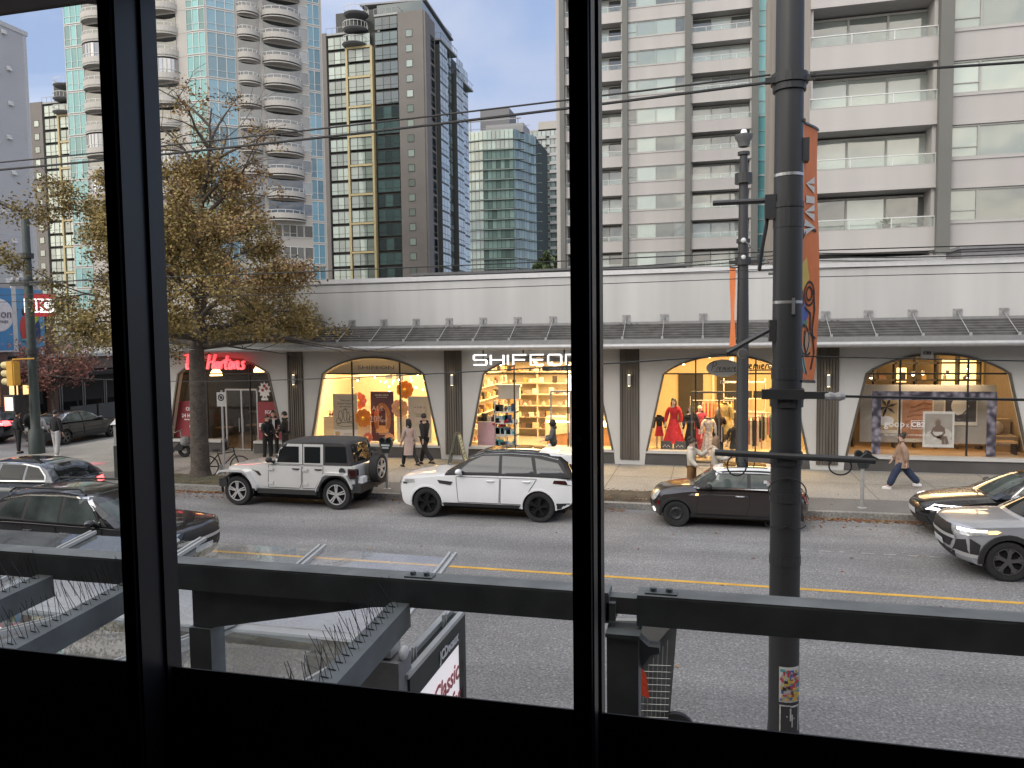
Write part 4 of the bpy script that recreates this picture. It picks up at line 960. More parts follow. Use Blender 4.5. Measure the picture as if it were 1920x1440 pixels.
def jeep_extra(t, x0, hb, bv):
    fx, rx, Rw = .72-x0, 3.72-x0, .41
    for sg in (-1,1):
        def flare(prof, y0, y1, m_, nm):
            b = MB(); vs = [(x-x0, sg*y, z) for x, z in prof for y in (y0, y1)]+[(x-x0, sg*y, z-.065) for x, z in prof for y in (y0, y1)]; n = len(prof)
            fs = []
            for i in range(n-1): fs += [(2*i,2*i+1,2*i+3,2*i+2),(2*n+2*i,2*n+2*i+2,2*n+2*i+3,2*n+2*i+1),(2*i+1,2*n+2*i+1,2*n+2*i+3,2*i+3),(2*i,2*i+2,2*n+2*i+2,2*n+2*i)]
            fs += [(0,2*n,2*n+1,1),(2*n-2,2*n-1,4*n-1,4*n-2)]; b.add(vs, fs); b.build(nm, m_, t)
        flare([(.20,.93),(.28,1.0),(.50,1.03),(.98,1.03),(1.12,.97),(1.38,.60),(1.40,.53)], .55, .945, silver, 'fender')
        flare([(3.20,.56),(3.22,.62),(3.42,.98),(3.52,1.03),(3.98,1.03),(4.10,.97),(4.26,.66)], .70, .945, silver, 'fender')
        b = MB(); b.box(1.42-x0,3.2-x0,sg*.72,sg*.88,.40,.52); b.build('side_step', trimb, t)
        b = MB(); b.box(4.10-x0,4.36-x0,sg*.70,sg*.825,.86,1.12); o = b.build('tail_light', trimb, t)
        b = MB(); b.box(4.14-x0,4.33-x0,sg*.82,sg*.832,.89,1.09); b.box(4.36-x0,4.372-x0,sg*.71,sg*.81,.89,1.09); b.build('lens', tailc, o)
        for x, z in ((1.76,1.06),(1.76,.68),(2.80,1.06),(2.80,.68)):
            b = MB(); b.box(x-x0-.03,x-x0+.12,sg*.80,sg*.825,z-.035,z+.035); b.build('hinge', silver, t)
    b = MB(); b.box(.18-x0,.42-x0,-.80,.80,.52,.74); b.box(.08-x0,.2-x0,-.5,.5,.56,.72); b.build('front_bumper', trimb, t)
    b = MB(); b.box(4.2-x0,4.48-x0,-.85,.85,.50,.72); b.build('rear_bumper', trimb, t)
    b = MB(); b.box(4.36-x0,4.49-x0,-.74,-.45,.74,.9); b.build('licence_plate', platem, t)
    for sg in (-1,1):
        b = MB(); b.lathe([(0,-.03),(.09,-.02),(.10,.02)], 16, 'x', (.40-x0, sg*.52, .94)); b.build('headlight', headm, t)
    b = MB(); b.lathe([(0,-.012),(.085,-.012),(.09,0)], 16, 'y', (3.93-x0,-.812,1.06)); b.build('fuel_cap', trimb, t)
    w = wheel(t, 0, 0, .40, .25, rim_silver, 'twin', -1); w.name = 'spare_wheel'; w.location = (4.55-x0, .12, 1.02); w.rotation_euler = (0,0,math.pi/2)
    b = MB(); b.box(4.52-x0,4.60-x0,-.05,.30,1.50,1.58); b.bar((4.3-x0,.12,1.55),(4.56-x0,.12,1.55),.1,.08); b.build('brake_light', trimb, t)
    b = MB(); b.tube([(.9-x0,-.70,1.17),(.9-x0,-.70,1.17+.0)],.01) if 0 else b.tube([(1.3-x0,.66,1.2),(1.3-x0,.68,1.75)], .008, 5); b.build('aerial', trimb, t)
    b = MB(); b.prism([(1.20-x0,-.79,1.02),(1.42-x0,-.80,.98),(1.50-x0,-.80,.88),(1.44-x0,-.80,.86),(1.30-x0,-.79,.98)], (0,.05,0)); b.build('fender_vent', trimb, t)
jeep['extra'] = [jeep_extra]
# --- small dark brown hatchback, white roof
brownp = paint('dark brown paint', (.030,.022,.021), .3)
mini = dict(L=3.72, W=1.68, fo=.66, wb=2.467, R=.315, sill=.26, belt=.93, roofw=.56, paint=brownp, rim=mat('black steel wheel', (.025,.025,.026), .5, var=.1), wheel='steel', cabin=trimb, tw=.2, ra=1.12, cr=.10, bf=.26, br=.2, fk=.14, rk=.14,
  body=[(.28,.20),(.08,.24),(.02,.40),(.0,.58),(.06,.74),(.28,.87),(.75,.945),(1.12,.975),(2.0,.98),(3.0,.98),(3.40,.95),(3.62,.84),(3.72,.62),(3.68,.36),(3.45,.24)],
  green=[(.98,.92),(1.42,1.25),(1.58,1.355),(2.0,1.40),(2.6,1.405),(3.1,1.37),(3.30,1.28),(3.44,1.05),(3.50,.95)],
  wind=(.62,.53,.99,1.30), rearw=(.55,.46,1.0,1.30), glass=carglass2,
  side=[[(1.30,.985),(2.28,.985),(2.28,1.275),(1.62,1.265),(1.46,1.17)],[(2.36,.985),(3.2,.985),(3.05,1.27),(2.36,1.275)]],
  band=[(1.10,.965),(3.36,.965),(3.16,1.30),(1.58,1.30),(1.40,1.20)],
  doors=[[(1.12,.34),(2.25,.34),(2.33,.55),(2.33,.93),(1.18,.93)]], handles=[(2.12,.79)], handle=chrome,
  trimline=[(.98,.945),(2.0,.958),(3.0,.958),(3.38,.93)], mirror=(1.40,1.0), mirrorm=trimb, lipm=trimb, lip=.05,
  lower=[(1.05,.25),(2.78,.25),(2.80,.32),(1.03,.32)],
  skins=[('side_vent',[(.94,.78),(1.16,.78),(1.18,.83),(1.02,.83)],chrome,.012),('turn_signal',[(1.10,.78),(1.17,.78),(1.18,.83),(1.11,.83)],amber,.018),('side_marker',[(.20,.50),(.24,.50),(.26,.60),(.22,.60)],tailm,.01)],
  ends=[('headlight',[(.56+.13*math.cos(a*.5236),.70+.115*math.sin(a*.5236)) for a in range(12)],'x-',headm,.02),('headlight',[(-.56+.13*math.cos(a*.5236),.70+.115*math.sin(a*.5236)) for a in range(12)],'x-',headm,.02),
        ('grille',[(-.36,.38),(.36,.38),(.40,.52),(-.40,.52)],'x-',trimb,.01),('fog_light',[(.56+.06*math.cos(a*.785),.37+.06*math.sin(a*.785)) for a in range(8)],'x-',lens_w,.015),('fog_light',[(-.56+.06*math.cos(a*.785),.37+.06*math.sin(a*.785)) for a in range(8)],'x-',lens_w,.015),
        ('tail_light',[(.53,.62),(.67,.62),(.67,.88),(.53,.88)],'x+',tailm,.015),('tail_light',[(-.53,.62),(-.67,.62),(-.67,.88),(-.53,.88)],'x+',tailm,.015),('licence_plate',[(-.25,.62),(.25,.62),(.25,.74),(-.25,.74)],'x+',platem,.02)],
  tops=[('roof_panel',[(1.60,-.545),(2.0,-.565),(3.12,-.55),(3.24,-.45),(3.26,0),(3.24,.45),(3.12,.55),(2.0,.565),(1.60,.545),(1.53,.3),(1.5,0),(1.53,-.3)],white,.012),('sunroof',[(1.75,-.40),(2.75,-.40),(2.75,.40),(1.75,.40)],carglass,.02)])
def mini_extra(t, x0, hb, bv):
    for sg in (-1,1):
        r_ = MB(); ribbon(r_, bv, [(x-x0,z) for x,z in ((1.56,1.315),(2.0,1.335),(2.6,1.34),(3.1,1.315))], 'y-' if sg < 0 else 'y+', .055, .012); r_.build('roof_edge', white, t)
    b = MB(); rr = random.Random(4)
    for k in range(14):
        x, z = 2.62+rr.random()*.55-x0, 1.0+rr.random()*.16; b.mi = k % 3
        b.box(x, x+.06+rr.random()*.05, -.735-.003*k+(z-1)*.25, -.733-.003*k+(z-1)*.25, z, z+.05+rr.random()*.04)
    b.build('window_sticker', [mat('sticker white', (.7,.7,.7), .6), mat('sticker pink', (.6,.35,.35), .6), mat('sticker grey', (.35,.37,.38), .6)], t)
mini['extra'] = [mini_extra]
# --- dark sedan
blackp = paint('black paint', (.012,.012,.014), .2, .22)
sedan = dict(L=4.86, W=1.84, fo=.98, wb=2.82, R=.34, sill=.27, belt=.95, roofw=.56, paint=blackp, rim=rim_grey, wheel='five', tw=.22, cr=.08, bf=.34, br=.22, fk=.16,
  body=[(.42,.2),(.12,.25),(.02,.42),(.0,.60),(.08,.73),(.4,.84),(1.0,.93),(1.55,.985),(2.6,.99),(3.8,1.0),(4.4,1.02),(4.75,.98),(4.85,.75),(4.82,.42),(4.55,.27)],
  green=[(1.30,.94),(2.0,1.32),(2.35,1.42),(2.9,1.445),(3.4,1.40),(3.9,1.22),(4.25,1.0)],
  wind=(.66,.54,1.0,1.38), rearw=(.6,.48,1.02,1.34), glass=carglass2,
  side=[[(1.78,.99),(2.72,1.0),(2.70,1.36),(2.30,1.34),(2.06,1.22)],[(2.80,1.0),(3.62,1.02),(3.45,1.32),(2.80,1.36)],[(3.68,1.03),(3.95,1.05),(3.55,1.28)]],
  doors=[[(1.70,.34),(2.72,.34),(2.76,.93),(1.66,.93)],[(2.76,.34),(3.28,.34),(3.55,.7),(3.66,.93),(2.80,.93)]], handles=[(2.55,.82),(3.42,.84)],
  trimline=[(1.72,.975),(2.1,1.27),(2.4,1.375),(2.9,1.395),(3.4,1.35),(3.95,1.08)], mirror=(1.86,1.03),
  skins=[('headlight',[(.13,.63),(.72,.72),(.86,.79),(.30,.755)],lens_on,.012),('turn_signal',[(.74,.725),(.88,.75),(.92,.80),(.78,.785)],amber,.014),('tail_light',[(4.40,.80),(4.84,.76),(4.82,.92),(4.45,.93)],tailm,.012)],
  ends=[('grille',[(-.72,.28),(.72,.28),(.62,.48),(-.62,.48)],'x-',trimb,.012),('upper_grille',[(-.6,.58),(.6,.58),(.55,.64),(-.55,.64)],'x-',trimb,.012),('licence_plate',[(-.26,.46),(.26,.46),(.26,.58),(-.26,.58)],'x-',platem,.02),('licence_plate',[(-.26,.7),(.26,.7),(.26,.82),(-.26,.82)],'x+',platem,.02)])
# --- compact SUV (silver one on the right, dark one on the left)
silver2 = paint('cool silver paint', (.46,.47,.51), .5, .3)
csuv = dict(L=4.60, W=1.86, fo=.92, wb=2.69, R=.37, sill=.34, belt=1.05, roofw=.63, paint=silver2, rim=rim_grey, wheel='five', tw=.24, ra=1.14, cr=.05, bf=.26, br=.18, fk=.14, cat='SUV',
  body=[(.34,.26),(.12,.30),(.03,.50),(.0,.78),(.04,.95),(.22,1.01),(.8,1.06),(1.42,1.09),(2.4,1.10),(3.6,1.12),(4.3,1.12),(4.54,1.02),(4.60,.78),(4.56,.5),(4.34,.35)],
  green=[(1.15,1.05),(1.85,1.48),(2.15,1.62),(2.7,1.685),(3.5,1.67),(4.1,1.60),(4.30,1.42),(4.46,1.1)],
  wind=(.70,.60,1.12,1.59), rearw=(.62,.54,1.14,1.56),
  side=[[(1.66,1.10),(2.56,1.11),(2.56,1.56),(2.12,1.53),(1.92,1.39)],[(2.64,1.11),(3.44,1.13),(3.40,1.55),(2.64,1.57)],[(3.52,1.14),(4.1,1.18),(3.9,1.46),(3.50,1.54)]],
  band=[(1.50,1.075),(4.28,1.12),(4.02,1.54),(2.64,1.60),(2.08,1.57),(1.86,1.42)],
  doors=[[(1.60,.46),(2.58,.46),(2.60,1.03),(1.56,1.03)],[(2.62,.46),(3.05,.46),(3.34,.85),(3.45,1.04),(2.64,1.03)]], handles=[(2.40,.92),(3.28,.94)],
  lower=[(1.32,.345),(3.18,.345),(3.22,.46),(1.28,.46)], mirror=(1.72,1.14), lipm=trimb, lip=.075,
  skins=[('headlight',[(.10,.80),(.70,.86),(.80,.92),(.72,.955),(.12,.93)],headm,.012),('running_light',[(.14,.885),(.56,.90),(.56,.935),(.14,.925)],lens_on,.018),('turn_signal',[(.58,.87),(.72,.88),(.78,.92),(.70,.94),(.58,.92)],amber,.018),('bumper_trim',[(.10,.48),(.42,.42),(.46,.66),(.30,.76),(.12,.70)],trimb,.012),('bumper_blade',[(.10,.42),(.50,.40),(.50,.46),(.12,.50)],rim_silver,.02),('tail_light',[(4.12,.92),(4.56,.88),(4.55,1.04),(4.14,1.06)],tailm,.012)],
  ends=[('grille',[(-.62,.74),(-.46,.94),(.46,.94),(.62,.74),(.46,.52),(-.46,.52)],'x-',trimb,.012),('lower_grille',[(-.5,.32),(.5,.32),(.6,.46),(-.6,.46)],'x-',trimb,.012),('grille_bar',[(-.66,.70),(.66,.70),(.64,.76),(-.64,.76)],'x-',rim_silver,.03),('licence_plate',[(-.26,.5),(.26,.5),(.26,.62),(-.26,.62)],'x-',platem,.035),('licence_plate',[(-.26,.78),(.26,.78),(.26,.9),(-.26,.9)],'x+',platem,.02)])
navy = paint('midnight paint', (.014,.015,.020), .3, .25)
dsuv = dict(csuv); dsuv.update(paint=navy, trimline=[(1.62,1.09),(1.88,1.40),(2.10,1.555),(2.64,1.59),(3.5,1.57),(4.02,1.48)], glass=carglass2, skins=[s for s in csuv['skins'] if s[0] != 'running_light'])
def rails(t, x0, hb, bv):
    for sg in (-1,1):
        b = MB(); b.tube([(2.2-x0,sg*.56,1.60),(2.35-x0,sg*.56,1.70),(3.9-x0,sg*.55,1.69),(4.05-x0,sg*.55,1.60)], .02, 6); b.build('roof_rail', trimb, t)
dsuv['extra'] = [rails]; csuv['extra'] = [rails]
# --- grey estate
greyp = paint('slate grey paint', (.10,.115,.14), .5, .25)
wagon = dict(sedan); wagon.update(L=4.85, paint=greyp,
  body=[(.42,.2),(.12,.25),(.02,.42),(.0,.60),(.08,.73),(.4,.84),(1.0,.93),(1.55,.985),(2.6,.99),(3.8,1.0),(4.5,1.02),(4.80,.96),(4.85,.75),(4.82,.42),(4.55,.27)],
  green=[(1.30,.94),(2.0,1.32),(2.35,1.44),(3.0,1.475),(3.8,1.45),(4.3,1.37),(4.55,1.16),(4.70,.99)],
  side=[[(1.78,.99),(2.72,1.0),(2.70,1.38),(2.30,1.36),(2.06,1.22)],[(2.80,1.0),(3.62,1.02),(3.55,1.37),(2.80,1.38)],[(3.70,1.03),(4.32,1.06),(4.05,1.30),(3.64,1.36)]],
  rearw=(.64,.52,1.02,1.38), glass=carglass, trimline=[(1.72,.975),(3.0,.985),(4.36,1.02),(4.30,1.14),(4.0,1.34),(3.4,1.41),(2.9,1.42),(2.4,1.40),(2.1,1.27)],
  skins=[s for s in sedan['skins'] if s[0] not in ('headlight','tail_light')]+[('tail_light',[(4.38,.80),(4.84,.78),(4.82,.90),(4.42,.91)],lens_r,.012)],
  ends=[('tail_light',[(.42,.78),(.76,.78),(.76,.92),(.42,.92)],'x+',lens_r,.014),('tail_light',[(-.42,.78),(-.76,.78),(-.76,.92),(-.42,.92)],'x+',lens_r,.014),('licence_plate',[(-.26,.62),(.26,.62),(.26,.74),(-.26,.74)],'x+',platem,.02)],
  tops=[('roof_panel',[(2.3,-.5),(3.9,-.5),(3.9,.5),(2.3,.5)],carglass,.008)], extra=[])
def at_front(sp, x_nose): return x_nose+sp['fo']+sp['wb']/2
yN = 18.42
car('parked_car','silver off-roader with a charcoal soft top and a spare wheel on its back',((XW(438,yN,925)+XW(624,yN,932))/2, yN+.95, 0),0,jeep)
car('parked_car','white luxury SUV with black wheels and dark glass parked at the kerb',((XW(797,18.2,945)+XW(1011,18.2,951))/2, 18.25+.99, 0),0,suv)
car('parked_car','small dark brown hatchback with a white roof parked behind the big pole',(XW(1268,18.5,968)+2.467/2, 18.5+.84, 0),0,mini)
car('parked_car','black sedan with a lit headlight parked beyond the parking meter',(at_front(sedan, 4.62), 19.3, 0),0,sedan)
car('driving_car','silver SUV driving past with its amber signal lit',(XW(1890,15.6,1065)+2.69/2, 15.55+.93, 0),0,csuv)
car('driving_car','dark SUV with chrome window trim waiting in the lane behind the bus shelter roof',(-9.55-.92-2.69/2, 12.95, 0),math.pi,dsuv)
car('driving_car','slate grey estate car with both red tail lights glowing',(-16.0-4.85+.98+1.41, 16.9, 0),0,wagon)
far_sedan = dict(sedan); far_sedan.update(skins=[], ends=[])
car('driving_car','black sedan in the side street behind the waiting pedestrians',(-28.6, 29.6, 0),-math.pi/2,far_sedan)
far_suv = dict(dsuv); far_suv.update(skins=[('tail_light',[(4.0,.88),(4.56,.86),(4.55,1.06),(4.05,1.06)],lens_r,.02)], ends=[('tail_light',[(.5,.84),(.85,.84),(.85,1.06),(.5,1.06)],'x+',lens_r,.02),('tail_light',[(-.5,.84),(-.85,.84),(-.85,1.06),(-.5,1.06)],'x+',lens_r,.02)])
car('driving_car','dark SUV with one red tail light crossing at the edge of the view',(-32.9, 27.6, 0),R(25),far_suv)
# ================================================================ the room we look out of, its window and wall
roomm = mat('unlit room black', (.010,.010,.013), .7, var=0)  # near-black colour stands in for the unlit interior and keeps frames dark
framem = mat('black window frame', (.014,.015,.019), .38, var=.1, scale=3)
winglass = glassm('window pane glass', refl=.55, opac=.034, ocol=(.5,.53,.56))  # patchy film: smudges plus a bluish haze put in to lift blacks
b = MB(); b.box(-3.4,3.0,-3.2,1.27,3.0,3.06); struct(b.build('floor', roomm))
b = MB(); b.box(-3.4,3.0,-3.2,1.27,5.55,5.6); struct(b.build('ceiling', roomm))
b = MB(); b.box(-3.4,3.0,-3.3,-3.2,3.0,5.6); b.box(-3.5,-3.4,-3.3,1.27,3.0,5.6); b.box(3.0,3.1,-3.3,1.27,3.0,5.6); struct(b.build('back_wall', roomm))
wallm = mat('dark brick render', (.10,.085,.075), .85, var=.2, scale=3)
ow = thing('unseen_building', 'unseen outer wall of the building we look out from, added to darken reflections', 'building', (0,0,0))
b = MB(); b.box(-32,-2.4,1.275,1.46,.15,9.2); b.box(1.8,30,1.275,1.46,.15,9.2); b.box(-2.4,1.8,1.36,1.46,.15,3.70); b.box(-2.4,1.8,1.36,1.46,5.34,9.2)
b.build('outer_wall', wallm, ow)  # unseen wall, added so the car windows mirror something dark
wn = thing('window', 'large black framed window in three panes that the whole street is seen through', 'window', (0,1.3,3.95))
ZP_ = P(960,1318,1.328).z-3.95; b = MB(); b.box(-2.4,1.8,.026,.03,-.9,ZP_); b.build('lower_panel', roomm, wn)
b = MB(); b.box(-2.4,1.8,-.06,.05,1.34,1.42); b.build('head', mat('reddish black head', (.03,.017,.016), .5, var=.1), wn)
for x0_, x1_ in ((-1.106,-1.068),(-.215,-.179)):
    b = MB(); b.box(x0_, x1_, -.055, -.012, -.9, 1.34); b.box(x0_+.004, x1_-.004, -.012, .012, -.9, 1.34); b.box(x0_-.002, x1_+.003, .012, .055, -.9, 1.34)
    b.tube([(x0_+.030,-.057,-.9),(x0_+.030,-.057,1.34)], .0035, 6); mo = b.build('mullion', framem, wn)
    if x0_ > -1: b = MB(); b.lathe([(0,-.004),(.006,-.004),(.0065,0)], 10, 'y', (x0_+.012,-.055,.93-.45+.0)); b.build('screw', rodm, mo)
for x in (-2.4, 1.76): b = MB(); b.box(x, x+.04, -.05, .05, .005, 1.34); b.build('jamb', framem, wn)
for a, c_ in ((-2.36,-1.10),(-1.07,-.212),(-.182,1.76)):
    b = MB(); b.quad((a,0,ZP_-.02),(c_,0,ZP_-.02),(c_,0,1.34),(a,0,1.34)); b.build('pane', winglass, wn)
# ================================================================ green steel canopy frame just outside
steel = mat('dark green steel', (.17,.19,.195), .55, .0, var=.25, scale=6, bump=.05)
steelt = mat('paler grey steel top', (.22,.23,.225), .6, .2, var=.3, scale=5)  # paler grey for the strip along the beam tops
cf = thing('canopy_frame', 'dark green steel canopy frame with bird spikes just outside the window', 'canopy frame', (0,2.9,3.55))
def beam(name, x0, x1):
    b = MB(); b.box(x0, x1, 0, .10, -.06, .05); bo = b.build(name, steel, cf)
    b = MB(); b.box(x0+.002, x1-.002, .002, .105, .05, .058); b.build('cap', steelt, bo); return bo
beam('beam', -4.2, -.36); beam('beam', -.255, 3.2)
def hp(b, pts, y0, y1): b.prism([(x, y0, z) for x, z in pts], (0, y1-y0, 0))
b = MB(); hp(b, [(-2.22,-.062),(-1.2,-.062),(-1.35,-.075),(-2.12,-.225),(-2.22,-.225)], .01, .09); b.build('haunch', steel, cf)
b = MB(); b.box(-2.235,-2.125,.0,.1,-3.4,-.23); b.build('post', steel, cf)
b = MB(); b.box(-.362,-.243,-.06,.06,-3.4,-.09); po = b.build('post', steel, cf)
b = MB(); b.box(-.372,-.336,.0,.1,-.05,.02); b.prism([(-.243,-.02,-.10),(-.208,-.02,-.13),(-.168,-.02,-.13),(-.168,-.02,-.155),(-.203,-.02,-.165),(-.238,-.02,-.22)], (0,.06,0)); b.box(-.367,-.238,-.065,.065,-.09,-.075); b.build('bracket', steel, po)
b = MB(); b.box(-.36,-.25,.03,.09,-.03,.035); b.build('splice_plate', mat('grey splice', (.2,.21,.2), .6), po)
for x in (-1.15, -.165):
    b = MB(); b.box(x-.06,x+.06,.02,.075,.058,.064)
    for q in (-.03,.03): b.lathe([(0,.014),(.013,.014),(.013,0)], 6, c=(x+q,.045,.064))
    b.build('bolt_plate', steel, cf)
for x, dz in ((-1.22,-.09),(-2.52,-.09),(-3.0,-.09)):
    b = MB(); b.bar((x,.0,dz),(x,-1.44,dz-.10),.085,.10); ro = b.build('rafter', steel, cf)
    s = MB(); sr = random.Random(int(-x*10))
    for k in range(26):
        yv = -.05-k*.052; z0_ = dz+.05-.10*(-yv/1.44)
        s.bar((x-.03,yv,z0_+.002),(x+.0,yv-.005,z0_+.002),.004,.003)
        for q in range(3):
            a = sr.uniform(-.6,.6); s.tube([(x-.03+q*.02,yv,z0_),(x-.03+q*.02+math.sin(a)*.06-.03,yv+sr.uniform(-.03,.03),z0_+.10+sr.random()*.03)], .0013, 4, cap=False)
    s.build('bird_spikes', mat('spike wire', (.07,.07,.07), .4, .6), ro)
s = MB(); sr = random.Random(9)
for k in range(40):
    xv = -4.0+k*.035
    s.tube([(xv,.03,-.06),(xv+sr.uniform(-.03,.03),.03+sr.uniform(.02,.05),-.16)], .0013, 4, cap=False)
s.build('bird_spikes', mat('spike wire', (.07,.07,.07)), cf)
# ================================================================ bus shelter
sg_ = glassm('dusty roof glass', refl=1.3, opac=.13, ocol=(.38,.41,.37), rough=.02)
sh = thing('bus_shelter', 'bus shelter with a sloping glass roof and a lit advert panel at its end', 'bus shelter', (-2.22, 5.05, .15))
z_g, z_f, z_n = 2.25, 2.46, 2.46
xs_r = [0, -1.3, -2.6, -3.9, -5.2, -6.5, -7.8]
for i in range(6):
    for y1, zz in ((1.45, z_f), (-1.3, z_n)):
        b = MB(); b.add([(xs_r[i]-.03,.06*(1 if y1 > 0 else -1),z_g+.02),(xs_r[i+1]+.03,.06*(1 if y1 > 0 else -1),z_g+.02),(xs_r[i+1]+.03,y1,zz),(xs_r[i]-.03,y1,zz)], [(0,1,2,3)])
        b.build('roof_pane', glassm('sky veil roof glass', refl=1.6, opac=.34, ocol=(.5,.51,.54)) if i == 0 and y1 > 0 else sg_, sh)  # whitish film on the end pane stands in for sky reflection
lightalu = mat('shelter aluminium', (.55,.56,.55), .4, .5, var=.08)
for x in xs_r:
    for y1, zz in ((1.47, z_f), (-1.3, z_n)):
        b = MB()
        for q in (-.028, .028): b.bar((x+q,0,z_g+.035),(x+q,y1,zz+.03),.022,.03)
        b.bar((x,0,z_g+.02),(x,y1,zz+.015),.05,.02); b.build('roof_bar', lightalu, sh)
b = MB(); b.box(xs_r[-1],xs_r[0]+.05,-.09,.09,z_g-.08,z_g+.012); b.build('gutter', lightalu, sh)
b = MB(); b.ball((.12,-.02,z_g-.06), (.03,.07,.05), 12, 8); b.build('gutter_end', mat('white cap', (.6,.6,.6), .5), sh, smooth=40)
b = MB()
for x in (-.35,-3.9,-7.45): b.box(x-.06,x+.06,-.07,.07,0,z_g-.08)
b.build('column', steel, sh)
b = MB(); b.box(-.6,.12,-.12,.12,1.7,z_g-.1); b.build('column_head', mat('grey column head', (.2,.2,.205), .6, var=.2), sh)
bk = MB(); bk.quad((-7.8,-.9,.2),(-.6,-.9,.2),(-.6,-.9,2.0),(-7.8,-.9,2.0)); bk.build('back_pane', sg_, sh)
# advert panel, facing along the pavement
ad = thing('advert_panel', 'upright advert panel for a breakfast sandwich at the end of the bus shelter', 'advert panel', (-2.14, 5.75, .15))
b = MB()
for y0, y1, z0, z1 in ((-.66,-.60,.2,1.98),(.58,.66,.2,1.98),(-.60,.58,1.78,1.98),(-.60,.58,.2,.32)): b.box(-.09,.06,y0,y1,z0,z1)
b.build('frame', mat('advert frame', (.045,.05,.05), .5, .3, var=.1), ad)
b = MB(); b.box(-.10,-.045,-.72,.68,1.985,2.03); b.box(.02,.065,-.70,.67,1.985,2.02)
for y in (-.4,.3): b.tube([(-.02,y,1.98),(-.02,y,2.09),(-.02,y+.06,2.09),(-.02,y+.06,1.98)], .012, 6)
b.build('top_rail', lightalu, ad)
b = MB(); b.quad((.02,-.60,.32),(.02,.58,.32),(.02,.58,1.78),(.02,-.60,1.78)); b.quad((-.05,-.60,.32),(-.05,.58,.32),(-.05,.58,1.78),(-.05,-.60,1.78)); b.build('poster', lampm('lit advert', (.75,.70,.72), .35), ad)
MX = lambda y, z, x=.03: Matrix.Translation((x, y, z)) @ Matrix.Rotation(R(90), 4, 'Z')
b = MB()
for i, wd in enumerate(('Classic','Breakfast','Sandwich')): text_mb(b, wd, None, .235, M=MX(.22,1.45-i*.235), bold=.004, shear=.15, extr=.002)
b.build('lettering', mat('advert pink letters', (.48,.16,.18), .6), ad)
b = MB(); text_mb(b, 'JCDecaux', None, .115, M=MX(.20,1.83,.068), bold=.004, extr=.002); text_mb(b, 'SIZE', None, .1, M=MX(.44,.88), extr=.002); b.build('small_lettering', mat('advert white letters', (.7,.7,.7), .6), ad)
b = MB(); b.lathe([(0,0),(.16,0)], 20, 'x', (.026,-.32,.82)); b.build('advert_emblem', mat('advert red', (.5,.08,.09), .5), ad)
# ================================================================ rack leaning behind the post
rk = thing('mesh_rack', 'tall grey wire rack with a red tag leaning beside the green steel post', 'rack', (-.50, 6.9, .15), R(8))
gpl = mat('grey coated rack', (.17,.18,.175), .6, .2, var=.15)
b = MB(); b.prism([(-.32,.02,.0),(.12,.02,.0),(.26,.02,1.86),(.16,.02,1.86),(-.30,.02,1.2)], (0,.05,0)); b.build('side_plate', gpl, rk)
b = MB(); b.prism([(-.34,-.06,1.18),(.20,-.06,1.84),(.26,-.06,1.88),(-.34,-.06,1.88)], (0,.06,0)); b.build('top_plate', mat('pale rack plate', (.30,.30,.29), .6, var=.1), rk)
b = MB()
for k in range(12): b.tube([(-.30+k*.036,-.10,.1),(-.30+k*.042,-.10,1.12+k*.055)], .004, 5)
for k in range(24): b.tube([(-.30+max(0,k*.06-.98)*.75,-.11,.12+k*.06),(.12+k*.003,-.11,.12+k*.06)], .0035, 5)
b.build('wire_basket', mat('bright wire', (.42,.43,.43), .35, .8, var=.1), rk)
b = MB(); b.lathe([(0,-.03),(.17,-.03),(.18,0),(.17,.03),(0,.03)], 24, 'y', (.24,.0,.85)); b.build('round_plate', mat('dark round plate', (.03,.03,.032), .6), rk)
b = MB(); b.prism([(-.09,-.13,1.24),(.0,-.13,1.20),(-.03,-.13,1.42),(-.09,-.13,1.50)], (0,.01,0)); b.build('red_tag', mat('red orange tag', (.75,.08,.03), .5, var=.2, scale=30), rk)
# ================================================================ poles, banners, wires
polem = mat('dark charcoal pole', (.040,.041,.044), .42, .2, var=.2, scale=2, streak=True)
orange = mat('orange banner', (.76,.22,.07), .75, var=.06)
def pmesh(): return MB()
PX_, PY_ = XW(1475,8.77,700), 8.77
pl = thing('trolley_pole', 'thick charcoal pole with cable clamps and an orange banner before the dress shop', 'pole', (PX_, PY_, .15))
b = MB(); b.lathe([(0,0),(.172,0),(.168,.1),(.163,.16),(.158,3.0),(.148,6),(.132,10.5),(0,10.5)], 28); b.build('shaft', polem, pl, smooth=50)
def zp(py): return ZW(py, 1475, PY_)-.15
b = MB()
for py, hh in ((330,.03),(567,.03)): b.lathe([(.155,-hh),(.163,-hh),(.163,hh),(.155,hh)], 24, c=(0,0,zp(py))) if py > 900 else b.lathe([(.135,-hh*.5),(.1535,-hh*.5),(.1535,hh*.5),(.135,hh*.5)], 24, c=(0,0,zp(py)))
b.box(.03,.06,-.185,-.15,zp(590),zp(560)); b.build('band', mat('steel band', (.5,.5,.5), .35, .9), pl)
b = MB()
for py, hh, rr in ((150,.05,.19),(165,.04,.17),(410,.10,.155),(385,.03,.16),(700,.06,.162),(745,.10,.175),(858,.07,.172),(930,.05,.17),(1048,.05,.166)): b.lathe([(.14,-hh),(rr,-hh),(rr,hh),(.14,hh)], 20, c=(0,0,zp(py)))
b.box(-.25,.25,-.10,-.04,zp(158),zp(148)); b.box(-.24,-.13,-.08,.05,zp(410),zp(365)); b.box(.13,.2,-.05,.1,zp(305),zp(262))
b.box(-.27,.16,-.21,-.15,zp(746),zp(728)); b.box(.16,.40,-.20,-.16,zp(745),zp(732)); b.box(-.19,-.12,-.1,.06,zp(640),zp(600)); b.build('clamp', polem, pl)
